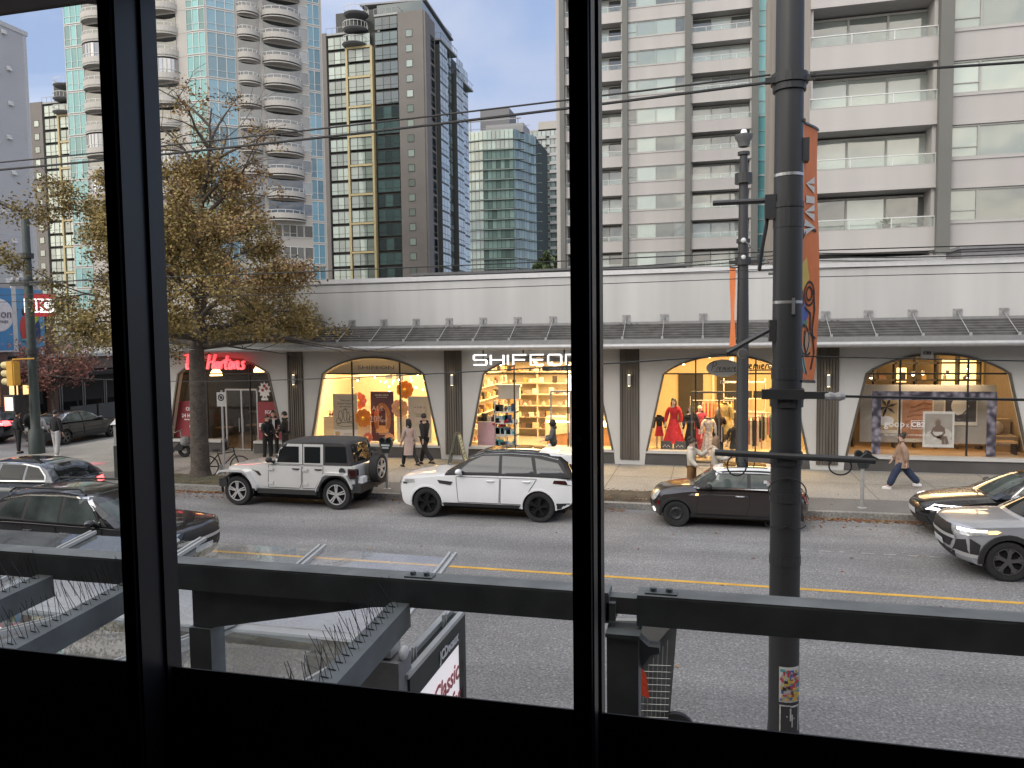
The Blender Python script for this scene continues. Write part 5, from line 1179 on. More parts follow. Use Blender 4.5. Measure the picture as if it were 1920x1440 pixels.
b = MB(); b.tube([(-.2,0,zp(374)),(-.78,0,zp(374))], .03, 8); b.tube([(-.15,-.05,zp(614)),(-.42,-.05,zp(640)),(-.62,-.05,zp(660))], .028, 8); b.tube([(-.62,-.05,zp(660)),(-.62,-.05,zp(668))], .012, 6)
b.tube([(-.75,-.18,zp(847)),(.86,-.18,zp(855))], .036, 10); b.prism([(.70,-.2,zp(852)),(.90,-.2,zp(852)),(.78,-.2,zp(840))], (0,.05,0)); b.build('arm', polem, pl, smooth=40)
b = MB(); b.lathe([(.0,0),(.035,0),(.05,.05),(.035,.1),(.05,.15),(.03,.2)], 10, 'x', (.36,-.18,zp(740))); b.build('insulator', mat('grey insulator', (.32,.32,.33), .3), pl)
b = MB(); b.ball((.0,-.0,0), .0001, 4, 3) if 0 else b.lathe([(0,-.03),(.05,-.03),(.055,.03),(0,.035)], 12, 'y', (-.46,-.1,zp(662))); b.lathe([(0,-.01),(.035,-.01)], 12, 'y', (-.46,-.125,zp(662))); b.build('camera', mat('camera grey', (.12,.12,.12), .3), pl)
cb = MB()
def loop(b, cx, cz, rx, rz_, y, a0=0, a1=360, r=.008): b.tube([(cx+rx*math.cos(R(a0+(a1-a0)*i/20)), y, cz+rz_*math.sin(R(a0+(a1-a0)*i/20))) for i in range(21)], r, 6)
loop(cb, -.52, zp(870), .10, .11, -.2, 120, 400); loop(cb, .52, zp(866), .11, .09, -.2, 150, 420)
loop(cb, 0, zp(915), .19, .14, -.18, -20, 200, .007); loop(cb, -.1, zp(975), .12, .05, -.175, 180, 360, .005); loop(cb, .09, zp(975), .1, .05, -.175, 180, 360, .005)
cb.tube([(-.2,0,zp(378)),(-.22,0,zp(420)),(-.27,0,zp(470)),(-.29,.0,zp(505))], .02, 6); cb.build('cable', blackm, pl)
# poster and torn paper wrapped on the shaft
def wrap(b, a0, a1, z0, z1, r, n=8):
    vs = [(r*math.sin(R(a0+(a1-a0)*i/n)), -r*math.cos(R(a0+(a1-a0)*i/n)), z) for i in range(n+1) for z in (z0, z1)]
    b.add(vs, [(2*i,2*i+2,2*i+3,2*i+1) for i in range(n)])
ps = thing('poster', 'colourful square poster stuck on the big charcoal pole', 'poster', (PX_, PY_, .15))
b = MB(); wrap(b, -22, 62, zp(1305), zp(1240), .166); b.build('paper', mat('poster paper', (.62,.62,.62), .7, var=.05), ps)
b = MB(); rr = random.Random(5); PC = [mat('ink '+n, c, .7, var=.1) for n, c in (('yellow',(.62,.42,.08)),('red',(.5,.06,.08)),('blue',(.08,.15,.42)),('pink',(.6,.25,.35)),('black',(.03,.03,.03)),('teal',(.1,.35,.38)))]
z0, z1 = zp(1302), zp(1244)
for i in range(7):
    for j in range(9):
        b.mi = (1 if j < 2 else 0) if rr.random() < .35 else rr.randrange(6) if j < 8 else 2
        a0_ = -17+i*10.5+rr.uniform(-5,5); z_ = rr.uniform(-.4,.4); wrap(b, max(-18,a0_), min(58,a0_+rr.uniform(5,20)), z0+(z1-z0)*max(0,8-j+.06+z_)/9, z0+(z1-z0)*min(9,max(.2,8-j+z_+rr.uniform(.3,1.2)))/9, .168+.0002*(i+j*7), 2)
b.build('print', PC, ps)
b = MB(); zz = (zp(1368), zp(1310))
for a0, a1, u0, u1 in ((-20,-15,.05,1),(-20,20,.96,1),(20,62,.93,.98),(56,61,.1,.9),(40,60,.02,.08),(-20,30,.02,.06),(18,24,.5,.9),(5,10,.62,.66),(25,30,.3,.7),(34,37,.55,.6),(50,64,.0,.05)): wrap(b, a0, a1, zz[0]+(zz[1]-zz[0])*u0, zz[0]+(zz[1]-zz[0])*u1, .167, 4)
b.build('torn_paper', mat('torn paper', (.55,.55,.54), .8, var=.3, scale=20), ps)
# cloth banner: base line (x,y) a -> b, top and bottom z
def banner(name, label, a, b_, zt, zb, wav, parent_label=None, group=None):
    t = thing(name, label, 'banner', (a[0], a[1], zb), 0, group); H = zt-zb; dx, dy = b_[0]-a[0], b_[1]-a[1]; l = math.hypot(dx, dy); nx, ny = -dy/l, dx/l
    def f(u, v, e=0):
        w_ = wav*math.sin(u*3.4+v*2.0)*(.6+.4*math.sin(v*5.5))+e
        return (dx*u+nx*w_, dy*u+ny*w_, H*v+(.07*u if v > .5 else -.05*u))
    b = MB(); n, m = 10, 24; vs = [f(i/n, j/m) for i in range(n+1) for j in range(m+1)]
    b.add(vs, [(i*(m+1)+j, (i+1)*(m+1)+j, (i+1)*(m+1)+j+1, i*(m+1)+j+1) for i in range(n) for j in range(m)]); o = b.build('cloth', orange, t, smooth=60)
    b = MB()
    for v in (.0, 1.0): b.tube([(-dx*.15,-dy*.15,H*v)]+[f(u/5,v) for u in range(6)], .018, 6)
    b.build('banner_arm', polem, t)
    return t, f
bt_, f = banner('street_banner', 'orange street banner with line drawings hanging from the big charcoal pole', (PX_+.17, 8.80), (PX_+.36, 9.48), ZW(238,1510,9.0), ZW(712,1510,9.0), .07)
def bpatch(name, poly, m, e=.006, parent=None):
    for sgn in (1, -1):
        b = MB(); r = geometry.delaunay_2d_cdt([Vector(p) for p in resample(poly+[poly[0]], .06)[:-1]], [], [list(range(len(resample(poly+[poly[0]], .06))-1))], 1, 1e-5)
        b.add([f(p.x, p.y, e*sgn) for p in r[0]], [tuple(q_) for q_ in r[2]]); b.build(name, m, bt_)
bpatch('yellow_print', [(.05,.44),(.45,.50),(.6,.42),(.35,.36),(.1,.36)], mat('banner yellow', (.72,.52,.12), .7))
bpatch('blue_print', [(.05,.30),(.4,.34),(.65,.27),(.45,.22),(.1,.24)], mat('banner blue', (.09,.14,.42), .7))
bpatch('teal_print', [(.05,.24),(.3,.22),(.45,.12),(.6,.05),(.45,.03),(.2,.1),(.05,.16)], mat('banner teal', (.18,.42,.45), .7))
bpatch('tan_print', [(.5,.19),(.7,.21),(.78,.15),(.66,.11),(.54,.14)], mat('banner tan', (.5,.36,.24), .7), .007)
bpatch('leaf_print', [(.42,.245),(.62,.25),(.55,.215)], mat('banner green', (.1,.3,.17), .7), .008)
def bline(b, pts, w=.02, e=.009):
    for sgn in (1, -1):
        n = len(pts); vs = []
        for i, (u, v) in enumerate(pts):
            a, c = pts[max(0,i-1)], pts[min(n-1,i+1)]; du, dv = c[0]-a[0], (c[1]-a[1])*3.6; l_ = math.hypot(du, dv) or 1
            vs += [f(u-dv/l_*w, v+du/l_*w/3.6, e*sgn), f(u+dv/l_*w, v-du/l_*w/3.6, e*sgn)]
        b.add(vs, [(2*i,2*i+1,2*i+3,2*i+2) for i in range(n-1)])
b = MB()
for cx, cy_, r_ in ((.3,.33,.12),(.62,.36,.16),(.62,.36,.09),(.5,.17,.2)): bline(b, [(cx+r_*math.cos(k*.42), cy_+r_*.30*math.sin(k*.42)) for k in range(16)], .015)
bline(b, [(.5,.30),(.7,.28),(.72,.2),(.9,.18)]); bline(b, [(.75,.38),(.82,.3),(.78,.22),(.9,.12),(.8,.05)]); bline(b, [(.2,.2),(.3,.13),(.5,.06),(.62,.03)]); bline(b, [(.55,.21),(.52,.15),(.62,.105),(.76,.12)]); bline(b, [(.1,.55),(.4,.6),(.8,.585)])
b.build('line_drawing', mat('banner ink', (.02,.02,.02), .7), bt_)
b = MB()
for s_, pts in (('V',[(.25,.72),(.75,.70),(.25,.68)]),('I',[(.25,.76),(.75,.76)]),('V',[(.25,.83),(.75,.81),(.25,.79)]),('A',[(.75,.89),(.25,.87),(.75,.85)]),):
    bline(b, [(.95-u, 1.47-v) for u, v in pts], .05)
b.build('lettering', mat('banner white', (.7,.68,.62), .7), bt_)
# far street lamp
LX, LY = XW(1392,20.85,700), 20.85
sl_ = thing('street_lamp', 'dark street lamp pole with a short lantern head standing by the far kerb', 'street lamp', (LX, LY, .15))
zl = lambda py: ZW(py, 1392, LY)-.15
b = MB(); b.lathe([(0,0),(.22,0),(.19,.25),(.165,.3),(.15,zl(600)),(.13,zl(480)),(.11,zl(330)),(.09,zl(285)),(0,zl(285))], 20); b.build('shaft', polem, sl_, smooth=50)
b = MB()
for py, rr, hh in ((288,.15,.04),(335,.22,.13),(452,.17,.05),(490,.2,.1),(640,.17,.06)): b.lathe([(.06,-hh),(rr,-hh),(rr,hh),(.06,hh)], 14, c=(0,0,zl(py)))
b.box(-.35,.4,-.06,.06,zl(495),zl(488)); b.build('collar', polem, sl_)
b = MB(); b.lathe([(.05,-.12),(.13,-.1),(.16,.03),(.22,.12),(.23,.2),(.05,.24)], 16, c=(0,0,zl(268))); b.build('lantern', mat('lantern grey', (.12,.125,.13), .5, var=.1), sl_, smooth=40)
b = MB(); b.lathe([(0,.12),(.06,.1),(.08,.04),(.08,0)], 12, c=(0,0,zl(260)+.12)); b.build('photocell', lampm('photocell cap', (.9,.95,1), .2), sl_)
b = MB(); b.tube([(0,-.1,zl(450)),(.45,-.5,zl(488)),(.9,-1.0,zl(518))], .02, 6); b.tube([(.55,-1.0,zl(520)),(1.15,-1.0,zl(520))], .03, 6); b.tube([(.87,-1.0,zl(520)),(.87,-1.0,zl(505))], .05, 6); b.build('pull_off', mat('pull off grey', (.1,.1,.1), .5), sl_)
b = MB(); b.ball((0,-.15,zl(452)), .07, 8, 6); b.ball((0,-.15,zl(484)), .07, 8, 6); b.build('insulator', mat('white insulator', (.6,.6,.6), .3), sl_)
banner('street_banner', 'narrow orange banner seen edge on at the far street lamp', (LX-.17, LY-.05), (LX-.33, LY+.55), ZW(502,1386,LY), ZW(650,1386,LY), .06)
# corner pole on the left with its arm
CX, CY = -26.0, 25.0
cp = thing('trolley_pole', 'dark green trolley pole with a curved arm beside the traffic light', 'pole', (CX, CY, .15))
zc_ = lambda py: ZW(py, 45, CY)-.15
b = MB(); b.lathe([(0,0),(.30,0),(.28,.9),(.19,1.0),(.17,4),(.14,zc_(400)),(0,zc_(388))], 18); b.build('shaft', mat('dark green pole', (.035,.048,.045), .5, .1, var=.2), cp, smooth=50)
b = MB(); b.tube([(-.1,0,zc_(395)),(-.5,-.2,zc_(400)+.25),(-1.2,-.5,zc_(385)+.3),(-3.0,-1.2,zc_(375)+.35)], .09, 8)
for py in (530, 480, 660): b.lathe([(.12,-.1),(.24,-.1),(.24,.1),(.12,.1)], 14, c=(0,0,zc_(py)))
b.box(-.75,.75,-.15,.05,zc_(536),zc_(528)); b.build('arm', polem, cp)
b = MB()
for x in (-.7,-.4,.4,.7): b.lathe([(0,0),(.07,0),(.09,.08),(.06,.16),(0,.18)], 8, c=(x,-.05,zc_(528)))
b.build('insulator', mat('grey insulator', (.32,.32,.33), .3), cp)
tl = thing('traffic_light', 'yellow traffic light housing with three hooded lamps on the corner pole', 'traffic light', tuple(P(20,700,24.3)))
ylw = mat('traffic light yellow', (.62,.33,.04), .5, var=.1)
b = MB(); b.box(-.02,.26,-.17,.17,-.48,.48); b.box(.26,.31,-.14,.14,-.44,.44); b.tube([(.12,0,.46),(.12,0,.54),(.75,.4,.56)], .03, 8); b.build('housing', ylw, tl)
for k in range(3):
    b = MB(); b.lathe([(.13,0),(.14,-.22),(.12,-.30)], 14, 'x', (-.05,0,.32-k*.32)); b.build('hood', mat('hood pale yellow', (.6,.5,.25), .5), tl, smooth=50)
ps_ = thing('pedestrian_signal', 'pedestrian signal box glowing orange red under the traffic light', 'signal', tuple(P(22,757,24.3)))
b = MB(); b.box(-.26,.26,-.12,.2,-.34,.34); b.tube([(.1,.1,.3),(.1,.1,.8)], .04, 6); b.build('housing', blackm, ps_)
b = MB(); b.quad((-.2,-.125,-.26),(.02,-.125,-.26),(.02,-.125,.26),(-.2,-.125,.26)); b.build('hand_light', lampm('orange hand', (1,.16,.06), 2.2), ps_)
b = MB(); b.quad((.02,-.126,-.26),(.2,-.126,-.26),(.2,-.126,.26),(.02,-.126,.26)); b.build('count_light', lampm('pale hand', (.8,.75,.65), .5), ps_)
# parking sign, meters, kiosk, sandwich board
sgp = thing('parking_sign', 'grey metal parking sign on a thin post in front of the coffee shop', 'sign', (XW(420,21.6,860), 21.6, .15))
b = MB(); b.tube([(0,0,0),(0,0,ZW(735,417,21.6)-.1)], .035, 8); b.build('post', rodm, sgp)
zs_ = ZW(762,417,21.6)-.15; b = MB(); b.prism([(-.16,-.04,zs_),(.17,-.04,zs_),(.17,-.04,zs_+.46),(-.16,-.04,zs_+.46)], (0,.012,0)); b.build('plate', mat('sign plate', (.50,.50,.50), .45, .3, var=.08), sgp)
b = MB(); b.lathe([(.075,-.003),(.115,-.003)], 20, 'y', (0,-.043,zs_+.29)); b.bar((-.07,-.045,zs_+.36),(.07,-.045,zs_+.22),.03,.004); b.lathe([(0,-.002),(.05,-.002)], 14, 'y', (0,-.043,zs_+.29)); b.build('symbol', blackm, sgp)
mtm = mat('meter body', (.035,.042,.042), .4, .3, var=.1)
def meter(label, x, y, h):
    t = thing('parking_meter', label, 'parking meter', (x, y, .15), 0, 'twin head parking meters')
    b = MB(); b.lathe([(0,0),(.12,0),(.12,.02),(.045,.03),(.045,h),(0,h)], 12); b.build('post', rodm, t, smooth=40)
    b = MB(); b.prism([(-.11,-.06,h),(.11,-.06,h),(.19,-.06,h+.24),(.19,-.06,h+.3),(-.19,-.06,h+.3),(-.19,-.06,h+.24)], (0,.12,0)); 
    for s in (-.1,.1): b.lathe([(0,-.07),(.1,-.07),(.1,.06),(0,.06)], 16, 'y', (s,0,h+.36))
    b.build('head', mtm, t)
    b = MB(); b.box(-.13,.13,-.068,-.06,h+.20,h+.25); b.box(-.1,.1,-.066,-.06,h+.13,h+.17); b.build('display', mat('meter display', (.45,.50,.50), .3), t)
    b = MB()
    for s in (-.1,.1): b.lathe([(0,-.075),(.07,-.075)], 14, 'y', (s,0,h+.37))
    b.build('window', carglass, t)
meter('parking meter with two round heads near the woman in the tan jacket', XW(1616,20.75,960), 20.75, 1.02)
meter('parking meter with two round heads right behind the off-roader', XW(726,20.8,920), 20.8, 1.08)
ks = thing('newspaper_kiosk', 'dark kiosk with a white roofed poster cabinet near the corner', 'kiosk', (-18.35, 21.3, .15), R(20))
b = MB(); b.box(-.42,.42,-.35,.35,0,1.05); b.build('bin', mat('dark bin', (.045,.05,.05), .6, var=.2), ks)
b = MB(); b.box(-.40,.40,-.33,.33,1.05,1.75); b.build('cabinet', mat('grey cabinet', (.33,.33,.33), .5, var=.1), ks)
b = MB(); b.quad((-.32,-.335,1.1),(.32,-.335,1.1),(.32,-.335,1.7),(-.32,-.335,1.7)); b.build('poster_pane', carglass2, ks)
b = MB(); b.add([(-.48,-.4,1.75),(.48,-.4,1.75),(.48,.4,1.75),(-.48,.4,1.75),(-.3,-.25,1.98),(.3,-.25,1.98),(.3,.25,1.98),(-.3,.25,1.98)], [(0,1,5,4),(1,2,6,5),(2,3,7,6),(3,0,4,7),(4,5,6,7),(3,2,1,0)]); b.build('roof', mat('kiosk white', (.7,.7,.7), .5), ks)
b = MB(); b.lathe([(0,-.01),(.07,-.01)], 12, 'y', (.05,-.345,1.32)); b.build('poster_emblem', mat('kiosk red', (.55,.06,.05), .5), ks)
sb = thing('sandwich_board', 'pale green sandwich board standing at the foot of the slatted pier', 'sign board', (XW(858,25.4,850), 25.4, .15), R(8))
for s in (-1, 1):
    b = MB(); b.bar((s*.30,-.28,0),(s*.05,-.28,1.08),.04,.04); b.bar((s*.30,.28,0),(s*.05,.28,1.08),.04,.04); b.bar((s*.05,-.28,1.08),(s*.05,.28,1.08),.04,.04); b.bar((s*.22,-.28,.35),(s*.22,.28,.35),.03,.03); fo_ = b.build('frame', mat('board frame', (.12,.115,.1), .6), sb)
    b = MB(); b.prism([(s*.285,-.27,.06),(s*.285,.27,.06),(s*.06,.27,1.03),(s*.06,-.27,1.03)], (s*.012,0,0)); b.build('panel', mat('board pale green', (.42,.50,.42), .6, var=.06), fo_)
    b = MB()
    for k in range(6): b.box(s*(.10+k*.028)+s*.014,s*(.10+k*.028)+s*.017,-.16+.02*(k%3),.16-.03*(k%2),.86-k*.12,.90-k*.12)
    b.build('writing', mat('board writing', (.12,.16,.14), .8), fo_)
# wires
def wire(name, label, pts, r=.012, sag=.3, n=24, group=None):
    b = MB(); out = []
    for i in range(len(pts)-1):
        a, c = Vector(pts[i]), Vector(pts[i+1])
        for k in range(n+(1 if i == len(pts)-2 else 0)): u = k/n; p = a.lerp(c, u); p.z -= sag*4*u*(1-u); out.append(p)
    b.tube(out, r, 6); return plain(name, label, 'wire', b, mat('wire black', (.015,.015,.015), .5, var=0), group)
zt_ = zp(157)+.15
wire('overhead_wire', 'thick black cable from the left edge to the top clamp of the big pole', [(-16,9.9,zt_+.1),(PX_-.2,PY_-.1,zt_)], .016, .12)
wire('overhead_wire', 'thin cable just above the thick one left of the big pole', [(-16,10.0,zt_+.2),(PX_-.2,PY_-.12,zt_+.07)], .011, .08)
wire('overhead_wire', 'single cable running right from the top clamp of the big pole', [(PX_+.2,PY_-.1,zt_+.03),(14,9.3,zt_+.05)], .014, .05)
for yv, z, lab in ((11.3,5.72,'trolley wire over the near lane, lowest of the strands crossing above the parapet'),(11.9,5.78,'trolley wire of the near lane, a hand above its lower partner'),(16.6,5.72,'thin trolley wire over the far lane drawn across the white parapet'),(17.3,5.95,'upper thin trolley wire over the far lane under the parapet cap')):
    wire('trolley_wire', lab, [(-60,yv,z),(-26,yv,z),(.9,yv,z),(30,yv,z)], .008, .06, 12, 'trolley wires along the street')
wire('overhead_wire', 'slack wire crossing the shop fronts to the drooping arm of the big pole', [(CX,CY,ZW(700,47,CY)),(PX_-.62,PY_-.05,zp(666)+.15)], .009, .30)
wire('overhead_wire', 'span wire between the upper arm of the big pole and the far street lamp', [(PX_-.29,PY_,zp(505)+.15),(LX+.87,LY-1.0,zl(508)+.15)], .012, .02)
wire('overhead_wire', 'thick feeder cable passing in front of the furniture shop window', [(PX_+.55,PY_-.18,zp(740)+.15),(14,8.9,3.7)], .014, -.01)
wire('overhead_wire', 'thin wire across the top of the furniture shop arch', [(PX_+.15,PY_,zp(668)+.15),(14,9.2,4.1)], .007, .04)
wire('overhead_wire', 'fine wire from the corner pole towards the autumn tree', [(CX,CY,zc_(530)+.15),(-9,11.6,5.9)], .01, .1)
for k, (yy_, z0_) in enumerate(((26.0,7.1),(26.2,7.0),(26.9,6.95))):
    wire('overhead_wire', ('upper','middle','lowest')[k]+' of the dark cables slung along the shop roof edge', [(-12,yy_+6,z0_+.2),(3,yy_,z0_),(12,yy_,z0_-.05)], .018, .12, 12, 'cables along the roof edge')
# ================================================================ trees
barkm = mat('bark', (.085,.07,.058), .9, var=.35, scale=5, streak=False, fine=6, bump=.3)
def tree(name, label, loc, seed, trunk_r, fork, height, spread, nleaf, leafs, lsize, bare_top=.75, group=None, sub=3, up=.55, shift=(0,0), leader=0):
    rr = random.Random(seed); t = thing(name, label, 'tree', loc, 0, group); b = MB(); tips = []
    b.tube([(0,0,-.1),(0,0,.0),(.02,0,.25),(.0,.03,fork*.5),(.04,0,fork)], [trunk_r*1.7,trunk_r*1.45,trunk_r*1.1,trunk_r*.95,trunk_r*.85], 12)
    def grow(p, d, ln, r, lev):
        pts = [p]; rad = [r]; n = 5
        for i in range(n):
            d = (d+Vector((rr.gauss(0,.15), rr.gauss(0,.15), rr.gauss(.02 if not leader else -.015*(lev+1),.09)))).normalized(); p = p+d*(ln/n); pts.append(p); rad.append(max(.006, r*(1-.55*(i+1)/n)))
            if lev >= 2: tips.append((p, lev))
        b.tube(pts, rad, 8 if lev == 0 else 5, cap=False)
        if lev < sub:
            k = rr.randint(3, 4) if lev < 2 else 3
            for j in range(k):
                i = rr.randint(2, n); a = rr.random()*6.28; s = Vector((math.cos(a), math.sin(a), rr.uniform(-.15,.6)))
                grow(pts[i], (d*.55+s*.75).normalized(), ln*rr.uniform(.5,.72), rad[i]*.62, lev+1)
            grow(pts[-1], d, ln*.6, rad[-1]*.9, lev+1)
    top = Vector((.04,0,fork))
    if leader:
        pts = [Vector((.04,0,fork))]; nL = 14
        for i in range(nL): pts.append(pts[-1]+Vector((rr.gauss(.03,.10), rr.gauss(0,.08), (height-fork)/nL)))
        b.tube(pts, [trunk_r*.85*(1-i/(nL+1.2)) for i in range(nL+1)], 9)
        for j in range(leader):
            u = (j/leader)**1.15; i = min(nL-1, int(u*nL*.93)); p = pts[i].lerp(pts[i+1], rr.random()); a = j*2.4+rr.gauss(0,.35); el = R(12+48*u+rr.gauss(0,7)); ln = spread*(1.0-.62*u)*rr.uniform(.8,1.15)*(1.3 if math.cos(a) < -.2 else 1.0)
            d = Vector((math.cos(a)*math.cos(el)+shift[0], math.sin(a)*math.cos(el)+shift[1], math.sin(el))).normalized(); grow(p, d, ln, trunk_r*(.42-.25*u), 0)
    else:
        for j in range(7):
            a = 2*math.pi*j/7+rr.random()*.5; out = spread*rr.uniform(.5,1)
            d = Vector((math.cos(a)*out+shift[0], math.sin(a)*out+shift[1], height*up*rr.uniform(.7,1.2))).normalized()
            grow(top+Vector((0,0,rr.uniform(-.4,.5))), d, height*.34*rr.uniform(.8,1.1), trunk_r*.5, 0)
        grow(top, Vector((.03,0,1)), height*.42, trunk_r*.72, 0)
    b.build('trunk', barkm, t, smooth=60)
    lm = MB(); zmax = max(p.z for p, _ in tips)
    cand = [(p, l) for p, l in tips if rr.random() < max(.03, 1-((p.z/(zmax*bare_top)) if p.z > 0 else 0)**3*.8-(max(0, p.x-.6)*.13 if leader else 0))]
    for _ in range(nleaf):
        p, _l = rr.choice(cand); q_ = p+Vector((rr.gauss(0,.17), rr.gauss(0,.17), rr.gauss(-.16,.17))); s = lsize*rr.uniform(.6,1.25)
        if leader and q_.z < (4.6 if q_.x > -1.0 else 3.5)-rr.random()*.35: continue
        ax = Vector((rr.gauss(0,1), rr.gauss(0,1), rr.gauss(0,.7))).normalized(); bx = ax.cross(Vector((rr.gauss(0,1), rr.gauss(0,1), rr.gauss(0,1)))).normalized()
        tone = (q_.x*.35+q_.z*.2+rr.gauss(0,.5)); lm.mi = min(len(leafs)-1, max(0, int(len(leafs)/2+tone*.6)))
        lm.add([q_-ax*s, q_+bx*s*.55-ax*s*.1, q_+ax*s, q_-bx*s*.55+ax*s*.1], [(0,1,2,3)])
    lm.build('crown', leafs, t); return t
LF = [mat('leaf '+n, c, .7, var=.25, scale=4) for n, c in (('olive',(.14,.145,.045)),('dull gold',(.22,.19,.06)),('bronze',(.20,.15,.055)),('yellow brown',(.28,.21,.07)),('russet',(.22,.125,.06)))]
tree('autumn_tree', 'big half bare autumn tree with brown gold leaves before the coffee shop', (-15.85,21.4,.18), 21, .27, 4.1, 11.6, 3.1, 80000, LF, .058, .80, shift=(-.06,0), leader=26, sub=2)
tree('street_tree', 'small russet leaved tree on the far side of the side street', (-31.6,31.5,.15), 5, .09, 1.5, 5.0, 1.0, 2600, [mat('leaf red brown', (.19,.075,.055), .7, var=.3), mat('leaf dusty rose', (.25,.11,.085), .7, var=.3)], .08, 1.0, sub=2)
tree('green_tree', 'green tree at the foot of the distant glass tower', (XW(1035,150,480)-1, 150, 0), 8, .6, 5, 26, 7, 5200, [mat('leaf green', (.05,.085,.03), .7, var=.3), mat('leaf green pale', (.085,.12,.045), .7, var=.3)], .75, 1.0, sub=2)
# ================================================================ low corner building beyond the side street
lb = thing('corner_shop', 'low corner building with a dark shopfront and a mesh fence on its roof', 'building', (-34.2, 26, 0))
browns = mat('brown fascia', (.16,.125,.115), .8, var=.1); darkf = mat('dark shopfront', (.03,.03,.032), .5, var=.2)
b = MB(); b.box(-14,0,-2,22,.1,3.05); b.build('shopfront', mat('shopfront panel', (.06,.055,.052), .7, var=.2), lb)
b = MB(); b.box(-14,.25,-2.1,22.2,3.05,3.75); b.build('fascia', browns, lb)
b = MB(); b.box(-14,.45,7.6,22.3,3.75,3.92); b.build('cornice', mat('pale cornice', (.42,.42,.41), .6), lb)
b = MB(); b.box(-14,1.2,6.5,22,2.75,2.95); b.box(.0,.5,6,14,2.4,2.75); b.build('awning', mat('black awning', (.016,.016,.017), .7), lb)
for k in range(6):
    b = MB(); y0 = 7.0+k*1.6; b.box(.02,.07,y0,y0+.06,.4,2.4); b.box(.02,.07,y0+1.45,y0+1.5,.4,2.4); b.box(.02,.07,y0,y0+1.5,2.35,2.42); fo_ = b.build('window_frame', greym, lb)
    b = MB(); b.quad((.04,y0+.06,.4),(.04,y0+1.45,.4),(.04,y0+1.45,2.35),(.04,y0+.06,2.35)); b.build('pane', lampm('amber room', (1,.55,.16), .8) if k == 4 else carglass, fo_)
for k, (y0, y1, z0, z1) in enumerate(((3.6,4.8,.5,2.5),(5.0,5.9,.5,2.5),(6.2,6.9,1.9,2.6))):
    b = MB(); b.quad((.03,y0,z0),(.03,y1,z0),(.03,y1,z1),(.03,y0,z1)); b.build('lit_window', lampm('amber shop window', (1,.58,.2), .9), lb)
b = MB()
for y0 in (4.9, 7.9): b.box(0,.3,y0-.25,y0+.25,.1,6.8)
b.build('brick_pier', mat('brick pier', (.15,.095,.08), .85, var=.2, scale=6), lb)
b = MB(); b.box(-8,.0,-2,7.5,3.92,7.6); b.build('upper_wall', mat('pale upper wall', (.42,.38,.36), .8, var=.08), lb)
fn = MB(); wm = mat('white mesh fence', (.5,.5,.5), .5)
for k in range(5):
    y0 = 7.2+k*2.0
    for q in range(11): fn.bar((.1,y0+q*.17,3.95),(.1,y0+q*.17,5.35),.025,.025)
    for q in range(8): fn.bar((.1,y0,3.97+q*.195),(.1,y0+1.75,3.97+q*.195),.025,.025)
    for q in (0,1.75): fn.bar((.1,y0+q,3.92),(.1,y0+q,5.4),.06,.06)
fn.build('roof_fence', wm, lb)
b = MB(); b.tube([(-1,8.2,4.5),(-1,10.6,4.5)], .42, 12); b.tube([(-1,15,4.7),(-1,17,4.7)], .3, 12); b.box(-1.6,-.5,6.9,7.6,3.9,5.5); b.box(-.6,-.2,11.5,12.2,4.3,4.95); b.build('roof_duct', greym, lb)
b = MB()
for k in range(5): b.box(1.55,1.62,7.6+k*1.9,9.35+k*1.9,.15,1.15)
b.build('patio_panel', mat('patio panel', (.055,.06,.065), .5, var=.1), lb)
bb = thing('billboard', 'blue billboard with a white round badge and two seated figures above the corner', 'billboard', (-33.85, 30.0, 4.2))
bluem = mat('billboard blue', (.07,.24,.48), .6, var=.12, scale=1)
b = MB(); b.box(-.06,0,-3.0,1.5,0,3.1); b.build('panel', bluem, bb)
b = MB(); b.box(-.06,.02,1.74,3.4,.1,3.1); b.build('picture', mat('billboard picture blue', (.10,.27,.46), .6, var=.15, scale=1), bb)
b = MB(); b.box(-.05,.03,1.5,1.74,-.1,3.3); b.box(-.05,.04,-3,1.5,-.08,0); b.build('trim', mat('white trim', (.55,.55,.55), .6), bb)
b = MB(); b.lathe([(0,.01),(.78,.01),(.82,.0)], 28, 'x', (.0,.75,1.75)); b.build('badge', mat('badge white', (.68,.67,.70), .6), bb)
MB_ = lambda y, z, x=.03: Matrix.Translation((x, y, z)) @ Matrix.Rotation(R(90), 4, 'Z')
b = MB(); text_mb(b, 'son', None, .62, M=MB_(1.0,1.62), shear=.1, extr=.004); text_mb(b, 'STREET', None, .18, M=MB_(.95,1.36), extr=.004); b.build('lettering', mat('badge letters', (.12,.12,.14), .7), bb)
b = MB(); parts_ = [((.04,2.1,1.1),(.03,.22,.62),0),((.05,2.15,1.95),(.03,.13,.2),1),((.04,2.75,1.75),(.03,.3,.42),2),((.05,2.7,2.4),(.03,.13,.2),1),((.04,2.95,1.0),(.03,.16,.6),3),((.04,2.6,.5),(.03,.7,.14),4)]
for c_, r_, m_ in parts_: b.mi = m_; b.ball(c_, r_, 12, 8)
b.mi = 1; b.ball((.06,2.72,2.52), (.03,.13,.1), 8, 6)
b.build('figures', [mat('figure red', (.5,.06,.05), .6), mat('figure dark', (.05,.03,.03), .6), mat('figure lime', (.42,.55,.06), .6), mat('figure navy', (.03,.05,.14), .6), mat('figure teal', (.1,.3,.35), .6)], bb)
sg2 = thing('shop_sign', 'red edged white sign glowing beside the blue billboard', 'sign', tuple(P(75,572,30.4)), R(45))
b = MB(); b.box(-.65,.65,0,.15,-.55,.55); b.build('sign_box', mat('sign red', (.55,.03,.04), .5), sg2)
